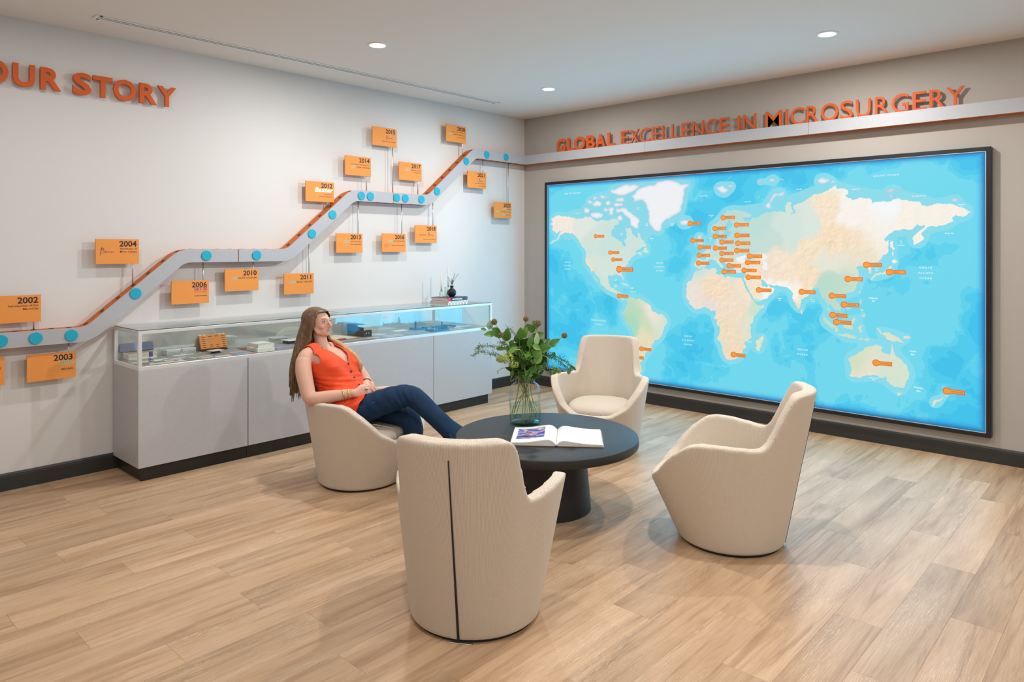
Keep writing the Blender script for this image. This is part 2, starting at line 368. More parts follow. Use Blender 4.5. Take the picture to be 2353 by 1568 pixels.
# the three downlights in view
M_lens = mat('downlight_lens', (1, 1, 1, 1), 0.5, emit=(1.0, 0.97, 0.92, 1), estr=6.0)
for (gx, gy), lab in (((1.22, -2.99), 'round recessed ceiling downlight beside the middle of the long slot diffuser'),
                      ((1.22, -1.03), 'round recessed ceiling downlight nearest the corner of the two walls'),
                      ((3.74, -1.03), 'round recessed ceiling downlight above the map, away from the corner')):
    t = thing('downlight', lab, 'ceiling light', (gx, gy, H), 0, 'recessed ceiling downlights')
    MB().lathe([(0.058, -0.001), (0.058, -0.006), (0.066, -0.0075), (0.075, -0.004), (0.077, 0.0)], 40, close=False).build('trim_ring', M_white, t, angle=40)
    MB().lathe([(0.0, -0.005), (0.058, -0.005), (0.058, -0.001)], 40, close=False).build('lens', M_lens, t, angle=40)
LAND=[[(0.0036,0.676),(0.0196,0.6871),(0.0354,0.7027),(0.0453,0.7205),(0.0566,0.7336),(0.0679,0.7386),(0.0817,0.7329),(0.0955,0.7193),(0.1064,0.7015),(0.1132,0.6839),(0.1199,0.6621),(0.1266,0.6447),(0.1306,0.6317),(0.1279,0.6143),(0.1274,0.5969),(0.1319,0.5796),(0.1386,0.5625),(0.1439,0.5454),(0.1491,0.5284),(0.1557,0.5115),(0.1622,0.4925),(0.1661,0.482),(0.1635,0.484),(0.157,0.5029),(0.1518,0.5199),(0.1478,0.5391),(0.1518,0.5371),(0.1596,0.5203),(0.1674,0.5035),(0.1752,0.4869),(0.1777,0.47),(0.1829,0.4576),(0.1931,0.4456),(0.2058,0.4382),(0.2133,0.4304),(0.2208,0.4206),(0.2282,0.4191),(0.2295,0.4219),(0.2344,0.4131),(0.2393,0.4019),(0.2455,0.3959),(0.2528,0.4024),(0.2557,0.3994),(0.254,0.4063),(0.2467,0.4027),(0.2406,0.4104),(0.2369,0.4226),(0.2356,0.435),(0.2258,0.4404),(0.2195,0.4441),(0.217,0.4502),(0.227,0.4693),(0.222,0.471),(0.2183,0.4644),(0.217,0.4538),(0.2108,0.4513),(0.2032,0.4549),(0.1994,0.4715),(0.1982,0.4884),(0.1982,0.5053),(0.2007,0.516),(0.2083,0.5206),(0.2158,0.5223),(0.2233,0.5256),(0.2307,0.523),(0.2369,0.5179),(0.2406,0.5077),(0.2437,0.4954),(0.2455,0.4997),(0.243,0.512),(0.2393,0.5243),(0.2406,0.5327),(0.2455,0.5496),(0.2503,0.5622),(0.2564,0.5749),(0.2576,0.5873),(0.2637,0.5957),(0.2697,0.6082),(0.2745,0.6186),(0.284,0.6269),(0.2911,0.6229),(0.2981,0.625),(0.2946,0.6352),(0.2864,0.6351),(0.2792,0.633),(0.284,0.6453),(0.2934,0.6535),(0.3028,0.6597),(0.3098,0.6678),(0.3086,0.6759),(0.3028,0.684),(0.2981,0.6983),(0.2934,0.7147),(0.2875,0.7353),(0.284,0.715),(0.2792,0.7089),(0.2745,0.7234),(0.2697,0.7441),(0.2625,0.7506),(0.254,0.7529),(0.2516,0.7406),(0.254,0.7239),(0.2528,0.7032),(0.2479,0.6909),(0.2503,0.6742),(0.2467,0.6618),(0.243,0.666),(0.2406,0.6868),(0.2307,0.6953),(0.2183,0.7039),(0.2108,0.7166),(0.207,0.7336),(0.2083,0.7504),(0.2158,0.7607),(0.2258,0.7708),(0.2307,0.7831),(0.2245,0.8001),(0.2158,0.8048),(0.2058,0.8012),(0.1931,0.7998),(0.1803,0.8026),(0.1674,0.7947),(0.1544,0.804),(0.1412,0.8134),(0.1279,0.8185),(0.1145,0.8106),(0.0982,0.8071),(0.0873,0.8165),(0.0734,0.8218),(0.0595,0.8271),(0.0453,0.8302),(0.0311,0.8311),(0.0196,0.8227),(0.0123,0.8096),(0.0225,0.8022),(0.0138,0.7936),(0.0094,0.7848),(0.0196,0.7753),(0.0167,0.7573),(0.0225,0.7436),(0.0311,0.7343),(0.0411,0.743),(0.0496,0.7427),(0.0425,0.725),(0.0311,0.705)],
[(0.3063,0.6596),(0.3121,0.6536),(0.3191,0.6334),(0.3121,0.6333),(0.2981,0.6352)],
[(0.2356,0.4803),(0.2455,0.4789),(0.2552,0.4713),(0.26,0.4634),(0.2503,0.4668),(0.2406,0.4744)],
[(0.2637,0.4574),(0.2721,0.4622),(0.2768,0.4564),(0.2673,0.4515)],
[(0.4457,0.7133),(0.455,0.715),(0.454,0.6978),(0.4612,0.6825),(0.4571,0.6711),(0.4467,0.6731),(0.4509,0.6902)],
[(0.4373,0.6904),(0.4436,0.6904),(0.4425,0.6769),(0.4352,0.6789)],
[(0.2552,0.3994),(0.2625,0.4125),(0.2697,0.4111),(0.2792,0.4038),(0.2911,0.407),(0.3005,0.3978),(0.3075,0.3883),(0.3168,0.3812),(0.3237,0.3699),(0.3271,0.3542),(0.3306,0.3466),(0.3419,0.34),(0.3555,0.3317),(0.3655,0.3211),(0.3677,0.3056),(0.3622,0.2909),(0.3577,0.2744),(0.3555,0.2541),(0.3532,0.2338),(0.3465,0.2187),(0.3351,0.2107),(0.3283,0.1893),(0.3237,0.1683),(0.3145,0.1503),(0.3086,0.1451),(0.3075,0.1287),(0.3005,0.115),(0.2934,0.0972),(0.2946,0.073),(0.2981,0.0493),(0.2911,0.0476),(0.284,0.0705),(0.2768,0.114),(0.2733,0.1544),(0.2721,0.1953),(0.2716,0.2323),(0.2685,0.2524),(0.2576,0.2713),(0.2503,0.291),(0.2455,0.3152),(0.2442,0.3317),(0.2491,0.3448),(0.254,0.3619),(0.2564,0.3808)],
[(0.4478,0.5581),(0.4591,0.5605),(0.4714,0.5628),(0.4896,0.5636),(0.4916,0.5524),(0.4896,0.5447),(0.4976,0.5376),(0.5075,0.5306),(0.5154,0.5236),(0.5193,0.535),(0.5271,0.5317),(0.5387,0.5268),(0.5482,0.5255),(0.553,0.5239),(0.552,0.5147),(0.5577,0.495),(0.5634,0.4735),(0.569,0.4521),(0.5727,0.4379),(0.5802,0.4206),(0.582,0.4084),(0.5894,0.411),(0.6013,0.4159),(0.6004,0.405),(0.5949,0.39),(0.5876,0.3711),(0.5783,0.3518),(0.5727,0.3329),(0.569,0.3178),(0.5709,0.3),(0.5737,0.2786),(0.5727,0.2603),(0.5653,0.2517),(0.5596,0.2434),(0.5577,0.2321),(0.5596,0.2178),(0.552,0.2054),(0.5501,0.1903),(0.5444,0.1744),(0.5367,0.1581),(0.529,0.1545),(0.5193,0.1506),(0.5154,0.1534),(0.5105,0.1748),(0.5055,0.1962),(0.5035,0.2182),(0.4976,0.2396),(0.4946,0.2541),(0.4996,0.2737),(0.5016,0.289),(0.4956,0.3144),(0.4886,0.336),(0.4906,0.3551),(0.4896,0.3738),(0.4815,0.3747),(0.4755,0.3834),(0.4673,0.3863),(0.455,0.3791),(0.4425,0.3758),(0.4342,0.3902),(0.4257,0.4009),(0.4183,0.4272),(0.4172,0.4504),(0.4172,0.4811),(0.4215,0.4969),(0.43,0.513),(0.4363,0.5287),(0.4384,0.5404),(0.4436,0.5502)],
[(0.5977,0.2754),(0.5995,0.265),(0.5967,0.2465),(0.594,0.228),(0.5903,0.2075),(0.5848,0.2064),(0.582,0.2203),(0.5839,0.237),(0.5848,0.2516),(0.5903,0.2598),(0.594,0.2694)],
[(0.4394,0.5712),(0.4384,0.5866),(0.4415,0.6059),(0.4529,0.608),(0.4653,0.6083),(0.4632,0.6196),(0.4591,0.6291),(0.4529,0.6348),(0.4612,0.6406),(0.4673,0.6501),(0.4714,0.6596),(0.4775,0.6653),(0.4836,0.6709),(0.4856,0.6822),(0.4896,0.6897),(0.4876,0.701),(0.4896,0.7085),(0.4936,0.7009),(0.4956,0.6896),(0.5055,0.6913),(0.5154,0.6949),(0.5212,0.7004),(0.5251,0.7114),(0.5232,0.7226),(0.531,0.7298),(0.5387,0.7295),(0.5482,0.7274),(0.5406,0.7332),(0.529,0.7299),(0.5212,0.7338),(0.5222,0.7449),(0.529,0.7595),(0.529,0.7743),(0.5232,0.7783),(0.5173,0.7637),(0.5114,0.7491),(0.5134,0.7341),(0.5095,0.7193),(0.5016,0.712),(0.4976,0.7271),(0.4916,0.731),(0.4856,0.7237),(0.4795,0.7277),(0.4785,0.7466),(0.4856,0.7614),(0.4956,0.776),(0.5016,0.7907),(0.5095,0.8089),(0.5212,0.823),(0.5387,0.8272),(0.5501,0.8245),(0.5596,0.8147),(0.5727,0.8011),(0.5746,0.7901),(0.5653,0.787),(0.5558,0.7912),(0.552,0.7878),(0.5596,0.7727),(0.569,0.7722),(0.5746,0.7828),(0.5839,0.7895),(0.5912,0.7927),(0.5967,0.8031),(0.6076,0.806),(0.6166,0.809),(0.6256,0.8154),(0.638,0.8146),(0.6467,0.8087),(0.6502,0.8242),(0.645,0.8316),(0.652,0.8486),(0.6589,0.848),(0.6606,0.8269),(0.6623,0.8058),(0.6571,0.7887),(0.664,0.7952),(0.6675,0.8124),(0.6623,0.8337),(0.6709,0.8434),(0.6811,0.8426),(0.6895,0.8556),(0.6995,0.8684),(0.7095,0.8811),(0.7242,0.8846),(0.7371,0.8967),(0.7467,0.9039),(0.7498,0.8935),(0.7624,0.8938),(0.7702,0.8846),(0.7702,0.8713),(0.764,0.862),(0.7799,0.8489),(0.7924,0.8534),(0.81,0.8498),(0.8135,0.8325),(0.8221,0.8355),(0.8375,0.8341),(0.851,0.8422),(0.8676,0.8388),(0.879,0.8304),(0.8952,0.829),(0.9,0.8141),(0.9126,0.8148),(0.922,0.8176),(0.9344,0.8201),(0.9481,0.8172),(0.9556,0.806),(0.9616,0.795),(0.972,0.7907),(0.9779,0.7833),(0.9706,0.7734),(0.9661,0.7702),(0.9601,0.7758),(0.9541,0.7814),(0.9511,0.7746),(0.9481,0.7677),(0.9496,0.757),(0.942,0.7503),(0.9344,0.74),(0.9251,0.7333),(0.9173,0.7354),(0.9095,0.7303),(0.9047,0.7233),(0.9016,0.7089),(0.9024,0.698),(0.8968,0.6872),(0.8952,0.6764),(0.8904,0.6655),(0.888,0.6619),(0.8855,0.6801),(0.8855,0.6984),(0.892,0.7128),(0.9,0.7271),(0.9047,0.7341),(0.9047,0.745),(0.8968,0.7417),(0.892,0.7456),(0.8839,0.735),(0.8807,0.7241),(0.8709,0.7281),(0.861,0.7248),(0.8527,0.7251),(0.846,0.7141),(0.8375,0.6957),(0.8324,0.6883),(0.8375,0.6807),(0.8443,0.6806),(0.8443,0.662),(0.8409,0.6396),(0.8341,0.617),(0.8256,0.6056),(0.8204,0.6017),(0.8152,0.594),(0.81,0.5824),(0.8135,0.5674),(0.8126,0.5522),(0.8091,0.552),(0.8065,0.5671),(0.803,0.5784),(0.7977,0.582),(0.7906,0.5836),(0.7835,0.5757),(0.7906,0.5702),(0.7871,0.5586),(0.7906,0.5434),(0.7906,0.5243),(0.7871,0.5049),(0.7817,0.4929),(0.7745,0.4808),(0.7655,0.4721),(0.7571,0.4574),(0.7505,0.4544),(0.7472,0.447),(0.7527,0.4359),(0.7582,0.4225),(0.7571,0.413),(0.7516,0.4077),(0.7494,0.4027),(0.7449,0.4116),(0.7394,0.418),(0.7349,0.4246),(0.7326,0.4172),(0.7349,0.4033),(0.7382,0.392),(0.7416,0.3806),(0.7427,0.3714),(0.7405,0.3734),(0.7371,0.3847),(0.7337,0.3961),(0.7315,0.4053),(0.7315,0.4195),(0.7292,0.4381),(0.7258,0.4496),(0.7224,0.4445),(0.719,0.4608),(0.7156,0.4772),(0.7121,0.4864),(0.716,0.4926),(0.7078,0.4868),(0.7012,0.4743),(0.6945,0.4669),(0.6878,0.4525),(0.6828,0.4416),(0.6811,0.4418),(0.6802,0.4244),(0.6777,0.4068),(0.6734,0.3959),(0.67,0.4059),(0.6666,0.4264),(0.6623,0.4504),(0.6606,0.4711),(0.6571,0.4778),(0.6485,0.4839),(0.638,0.4918),(0.6238,0.4943),(0.6166,0.4992),(0.6095,0.5022),(0.6022,0.5089),(0.5967,0.5193),(0.594,0.5119),(0.5986,0.4943),(0.6058,0.4877),(0.6131,0.4989),(0.6166,0.4885),(0.6247,0.4767),(0.6184,0.4601),(0.6076,0.4449),(0.5967,0.4331),(0.582,0.4226),(0.5783,0.4349),(0.5727,0.4561),(0.5653,0.4809),(0.5596,0.5024),(0.5558,0.5168),(0.5577,0.5279),(0.5596,0.5426),(0.5587,0.5535),(0.5482,0.5494),(0.5387,0.5526),(0.5329,0.5634),(0.5329,0.5745),(0.531,0.5818),(0.529,0.5781),(0.5212,0.5667),(0.5193,0.5778),(0.5134,0.5925),(0.5075,0.6035),(0.4996,0.6108),(0.4976,0.5995),(0.5055,0.581),(0.5075,0.5736),(0.5016,0.5697),(0.4956,0.5845),(0.4876,0.5993),(0.4815,0.6105),(0.4755,0.6066),(0.4704,0.5989),(0.4694,0.5875),(0.4632,0.572),(0.455,0.566),(0.4478,0.5638)],
[(0.8485,0.6806),(0.851,0.6768),(0.8527,0.6508),(0.8502,0.6434),(0.8476,0.662)],
[(0.8476,0.6434),(0.8502,0.6397),(0.8496,0.6285),(0.848,0.6285)],
[(0.846,0.6098),(0.8527,0.6155),(0.8568,0.6082),(0.851,0.5988),(0.8468,0.6005)],
[(0.8443,0.5893),(0.8476,0.5801),(0.8443,0.5613),(0.8358,0.5553),(0.8273,0.5511),(0.8204,0.5432),(0.8169,0.5354),(0.8152,0.541),(0.8221,0.5546),(0.8324,0.5607),(0.8409,0.5686),(0.8434,0.5799)],
[(0.7935,0.4815),(0.7933,0.4778),(0.7926,0.4751),(0.7918,0.474),(0.7909,0.4749),(0.7903,0.4775),(0.7901,0.4812),(0.7903,0.4849),(0.7909,0.4876),(0.7918,0.4887),(0.7926,0.4878),(0.7933,0.4851)],
[(0.7945,0.4472),(0.7943,0.4426),(0.7936,0.4392),(0.7926,0.4378),(0.7917,0.4389),(0.791,0.4422),(0.7907,0.4468),(0.791,0.4514),(0.7917,0.4549),(0.7926,0.4562),(0.7936,0.455),(0.7943,0.4518)],
[(0.8055,0.3936),(0.8051,0.3901),(0.804,0.3875),(0.8024,0.3863),(0.8008,0.3871),(0.7996,0.3894),(0.7992,0.3928),(0.7996,0.3963),(0.8008,0.3989),(0.8024,0.4),(0.804,0.3993),(0.8051,0.397)],
[(0.8001,0.4135),(0.7997,0.4114),(0.7988,0.4098),(0.7975,0.409),(0.7962,0.4094),(0.7953,0.4108),(0.795,0.4129),(0.7953,0.415),(0.7962,0.4166),(0.7975,0.4173),(0.7988,0.4169),(0.7997,0.4155)],
[(0.7992,0.2944),(0.7985,0.2929),(0.7966,0.2916),(0.7939,0.2908),(0.7912,0.2906),(0.7893,0.2913),(0.7886,0.2926),(0.7893,0.2941),(0.7912,0.2954),(0.7939,0.2963),(0.7966,0.2964),(0.7985,0.2957)],
[(0.8087,0.2984),(0.8081,0.2967),(0.8066,0.2953),(0.8045,0.2945),(0.8024,0.2945),(0.8008,0.2954),(0.8003,0.2969),(0.8008,0.2986),(0.8024,0.3001),(0.8045,0.3009),(0.8066,0.3008),(0.8081,0.2999)],
[(0.8798,0.3198),(0.879,0.3181),(0.8767,0.3166),(0.8736,0.3156),(0.8704,0.3155),(0.8681,0.3162),(0.8673,0.3176),(0.8681,0.3193),(0.8704,0.3208),(0.8736,0.3218),(0.8767,0.3219),(0.879,0.3212)],
[(0.7224,0.3805),(0.7304,0.3697),(0.7394,0.3521),(0.7472,0.3345),(0.7516,0.3188),(0.7483,0.3159),(0.7394,0.3356),(0.7304,0.3555),(0.7236,0.3711)],
[(0.7505,0.3115),(0.7615,0.311),(0.7724,0.3059),(0.7854,0.2989),(0.7843,0.2941),(0.7681,0.2982),(0.7527,0.3063)],
[(0.7615,0.3437),(0.7681,0.3609),(0.7768,0.3714),(0.7832,0.3815),(0.7821,0.3675),(0.7789,0.3486),(0.7778,0.3322),(0.7681,0.3293),(0.7637,0.337)],
[(0.7864,0.3428),(0.7918,0.3505),(0.8003,0.3541),(0.7939,0.3439),(0.7918,0.3367),(0.796,0.3259),(0.7928,0.3208),(0.7886,0.3316)],
[(0.8212,0.3459),(0.8294,0.3426),(0.8315,0.3272),(0.8396,0.333),(0.8497,0.3257),(0.8577,0.316),(0.8637,0.3059),(0.8696,0.2915),(0.8637,0.2948),(0.8567,0.3025),(0.8497,0.2967),(0.8457,0.3005),(0.8396,0.3084),(0.8376,0.317),(0.8294,0.3246),(0.8232,0.3371)],
[(0.7703,0.2174),(0.7789,0.2285),(0.7896,0.2376),(0.796,0.2504),(0.8045,0.2635),(0.8108,0.2692),(0.816,0.2747),(0.8212,0.2825),(0.8315,0.2799),(0.8335,0.2713),(0.8304,0.2617),(0.8376,0.2541),(0.8437,0.2487),(0.8467,0.2627),(0.8487,0.2876),(0.8517,0.2748),(0.8537,0.2596),(0.8577,0.2449),(0.8657,0.2288),(0.8706,0.2167),(0.8765,0.2048),(0.8784,0.1833),(0.8765,0.1608),(0.8716,0.1419),(0.8676,0.1298),(0.8577,0.1249),(0.8497,0.1272),(0.8437,0.1346),(0.8396,0.147),(0.8386,0.1602),(0.8355,0.1527),(0.8294,0.1489),(0.8253,0.1614),(0.8149,0.1656),(0.8045,0.1585),(0.7939,0.1491),(0.7811,0.1459),(0.7746,0.1489),(0.7768,0.1679),(0.7735,0.1903),(0.7713,0.2037)],
[(0.8567,0.1047),(0.8647,0.1069),(0.8627,0.093),(0.8587,0.0919)],
[(0.9372,0.1378),(0.9436,0.1204),(0.9399,0.1108),(0.9363,0.1076),(0.939,0.1212)],
[(0.9344,0.105),(0.9289,0.0905),(0.9233,0.076),(0.9167,0.0718),(0.9214,0.0862),(0.9289,0.0991)],
[(0.6811,0.3986),(0.6836,0.3937),(0.6836,0.385),(0.6811,0.383)]]
ICE=[[(0.2195,0.8466),(0.2258,0.8545),(0.2381,0.8557),(0.2503,0.8527),(0.26,0.8354),(0.2697,0.8285),(0.2792,0.8176),(0.2864,0.8008),(0.2946,0.7902),(0.2887,0.7803),(0.284,0.7764),(0.2887,0.7598),(0.284,0.7477),(0.2721,0.7605),(0.2625,0.7691),(0.2673,0.7854),(0.26,0.8065),(0.2479,0.8196),(0.2406,0.8326),(0.2332,0.8373),(0.2258,0.8294)],
[(0.1386,0.8308),(0.1518,0.8408),(0.1674,0.8418),(0.1803,0.8324),(0.188,0.8192),(0.1777,0.8091),(0.1622,0.8079),(0.1465,0.8152)],
[(0.1252,0.8643),(0.1386,0.8655),(0.1439,0.8521),(0.1386,0.8352),(0.1279,0.8337),(0.1226,0.8493)],
[(0.2032,0.945),(0.2183,0.9559),(0.2332,0.9667),(0.2552,0.9703),(0.2792,0.9674),(0.2958,0.9613),(0.284,0.9484),(0.2697,0.9377),(0.2576,0.9266),(0.243,0.9156),(0.2307,0.921),(0.2133,0.927),(0.2032,0.9365)],
[(0.1803,0.8835),(0.1782,0.8773),(0.1726,0.8731),(0.1648,0.872),(0.157,0.8744),(0.1512,0.8796),(0.1491,0.8862),(0.1512,0.8925),(0.157,0.8967),(0.1648,0.8977),(0.1726,0.8953),(0.1782,0.8901)],
[(0.2083,0.8833),(0.2069,0.8781),(0.2032,0.8746),(0.1982,0.8736),(0.1931,0.8754),(0.1894,0.8796),(0.188,0.885),(0.1894,0.8902),(0.1931,0.8938),(0.1982,0.8947),(0.2032,0.8928),(0.2069,0.8887)],
[(0.2479,0.8736),(0.2456,0.8692),(0.2393,0.8664),(0.2307,0.8659),(0.222,0.8678),(0.2156,0.8717),(0.2133,0.8765),(0.2156,0.8809),(0.222,0.8838),(0.2307,0.8843),(0.2393,0.8823),(0.2456,0.8784)],
[(0.217,0.851),(0.2159,0.8448),(0.2127,0.8404),(0.2083,0.839),(0.2039,0.841),(0.2006,0.8459),(0.1994,0.8523),(0.2006,0.8585),(0.2039,0.8629),(0.2083,0.8643),(0.2127,0.8622),(0.2159,0.8574)],
[(0.1994,0.8481),(0.1984,0.8428),(0.1956,0.8392),(0.1918,0.838),(0.188,0.8397),(0.1852,0.8438),(0.1842,0.8492),(0.1852,0.8544),(0.188,0.8581),(0.1918,0.8592),(0.1956,0.8575),(0.1984,0.8534)],
[(0.1648,0.9127),(0.1639,0.9096),(0.1616,0.9075),(0.1583,0.9069),(0.155,0.9081),(0.1526,0.9107),(0.1518,0.914),(0.1526,0.9171),(0.155,0.9193),(0.1583,0.9198),(0.1616,0.9186),(0.1639,0.916)],
[(0.1944,0.9184),(0.1932,0.9147),(0.1899,0.9122),(0.1854,0.9116),(0.181,0.9131),(0.1777,0.9162),(0.1765,0.9202),(0.1777,0.9239),(0.181,0.9263),(0.1854,0.9269),(0.1899,0.9254),(0.1932,0.9223)],
[(0.207,0.9129),(0.2062,0.91),(0.2039,0.9081),(0.2007,0.9076),(0.1975,0.9087),(0.1952,0.9111),(0.1944,0.9141),(0.1952,0.917),(0.1975,0.919),(0.2007,0.9194),(0.2039,0.9183),(0.2062,0.9159)],
[(0.1504,0.8926),(0.1492,0.8879),(0.1458,0.8847),(0.1412,0.8839),(0.1366,0.8855),(0.1332,0.8893),(0.1319,0.8942),(0.1332,0.8989),(0.1366,0.902),(0.1412,0.9029),(0.1458,0.9012),(0.1492,0.8974)],
[(0.2418,0.8034),(0.2406,0.7961),(0.2375,0.791),(0.2332,0.7892),(0.2289,0.7914),(0.2257,0.7969),(0.2245,0.8043),(0.2257,0.8116),(0.2289,0.8168),(0.2332,0.8185),(0.2375,0.8162),(0.2406,0.8107)],
[(0.2503,0.8983),(0.2484,0.8939),(0.243,0.8911),(0.2356,0.8905),(0.2282,0.8924),(0.2228,0.8963),(0.2208,0.9011),(0.2228,0.9055),(0.2282,0.9083),(0.2356,0.9089),(0.243,0.9069),(0.2484,0.9031)],
[(0.2138,0.8302),(0.2131,0.8239),(0.211,0.8194),(0.2083,0.8179),(0.2055,0.8198),(0.2035,0.8245),(0.2027,0.8309),(0.2035,0.8372),(0.2055,0.8417),(0.2083,0.8432),(0.211,0.8413),(0.2131,0.8366)],
[(0.2661,0.9133),(0.2768,0.9246),(0.2864,0.9399),(0.2958,0.9552),(0.3145,0.9611),(0.3328,0.9609),(0.3419,0.9718),(0.3599,0.9754),(0.3821,0.9746),(0.3995,0.9664),(0.4038,0.9561),(0.4315,0.9508),(0.4209,0.9405),(0.4124,0.9298),(0.4124,0.9065),(0.4081,0.8874),(0.4102,0.8678),(0.4038,0.8527),(0.4059,0.833),(0.3995,0.8179),(0.3864,0.8109),(0.3755,0.8037),(0.3666,0.7923),(0.3555,0.781),(0.351,0.7653),(0.3487,0.7414),(0.3442,0.7296),(0.3374,0.7358),(0.3306,0.7461),(0.3248,0.7624),(0.3191,0.7788),(0.3168,0.7991),(0.3191,0.8111),(0.3145,0.8235),(0.3191,0.8313),(0.3121,0.848),(0.3098,0.8644),(0.3028,0.8832),(0.2911,0.8884),(0.2768,0.8876),(0.2697,0.8965),(0.2768,0.902)],
[(0.3984,0.7847),(0.4059,0.7882),(0.4167,0.7876),(0.4251,0.7852),(0.4273,0.7735),(0.4188,0.7642),(0.4081,0.7628),(0.4016,0.7709)],
[(0.6031,0.835),(0.6095,0.8488),(0.6131,0.8663),(0.6202,0.8798),(0.6327,0.8892),(0.645,0.8967),(0.6502,0.8926),(0.6432,0.8828),(0.6291,0.8754),(0.6202,0.862),(0.6149,0.8447),(0.6184,0.8249),(0.6076,0.8275)],
[(0.4916,0.9304),(0.5055,0.9325),(0.5134,0.9223),(0.5271,0.9096),(0.5232,0.9026),(0.5154,0.9128),(0.5095,0.8947),(0.5016,0.903)],
[(0.5134,0.9335),(0.5251,0.9376),(0.5358,0.9345),(0.531,0.9277),(0.5193,0.9272)],
[(0.7111,0.9337),(0.7209,0.9477),(0.7323,0.9394),(0.7339,0.9257),(0.7225,0.9221)],
[(0.7339,0.9122),(0.7403,0.9249),(0.7483,0.9172),(0.7419,0.9112)],
[(0.6022,0.939),(0.6012,0.937),(0.5986,0.9357),(0.5949,0.9356),(0.5912,0.9366),(0.5886,0.9386),(0.5876,0.9408),(0.5886,0.9429),(0.5912,0.9441),(0.5949,0.9442),(0.5986,0.9432),(0.6012,0.9413)],
[(0.6256,0.9431),(0.6244,0.9397),(0.6211,0.9375),(0.6166,0.9372),(0.6122,0.9387),(0.6089,0.9417),(0.6076,0.9455),(0.6089,0.9489),(0.6122,0.9511),(0.6166,0.9514),(0.6211,0.9499),(0.6244,0.9468)],
[(0.6406,0.944),(0.64,0.9423),(0.6384,0.9412),(0.6362,0.941),(0.634,0.9418),(0.6324,0.9433),(0.6318,0.9452),(0.6324,0.9468),(0.634,0.9479),(0.6362,0.9481),(0.6384,0.9473),(0.64,0.9458)],
[(0.856,0.8751),(0.8547,0.8712),(0.851,0.8686),(0.846,0.868),(0.8409,0.8696),(0.8372,0.8731),(0.8358,0.8773),(0.8372,0.8813),(0.8409,0.8839),(0.846,0.8844),(0.851,0.8827),(0.8547,0.8793)],
[(0.8714,0.8716),(0.8705,0.8691),(0.8682,0.8674),(0.8651,0.8671),(0.862,0.8681),(0.8597,0.8702),(0.8588,0.8729),(0.8597,0.8754),(0.862,0.8771),(0.8651,0.8774),(0.8682,0.8764),(0.8705,0.8742)],
[(0.8523,0.8514),(0.8517,0.8492),(0.85,0.8477),(0.8476,0.8474),(0.8453,0.8482),(0.8436,0.85),(0.8429,0.8523),(0.8436,0.8545),(0.8453,0.8559),(0.8476,0.8563),(0.85,0.8555),(0.8517,0.8536)],
[(0.9577,0.8304),(0.957,0.8284),(0.955,0.827),(0.9523,0.8267),(0.9496,0.8275),(0.9476,0.8293),(0.9469,0.8314),(0.9476,0.8335),(0.9496,0.8349),(0.9523,0.8352),(0.955,0.8343),(0.957,0.8326)]]
WATER=[[(0.5387,0.6116),(0.5482,0.6265),(0.5634,0.6267),(0.5596,0.6083),(0.5653,0.5975),(0.5558,0.5929),(0.5482,0.5934),(0.5406,0.5951)],
[(0.594,0.6235),(0.6022,0.6307),(0.6058,0.6165),(0.6004,0.602),(0.6076,0.5843),(0.6104,0.563),(0.6022,0.5591),(0.5967,0.5732),(0.5986,0.5876),(0.594,0.6055)]]
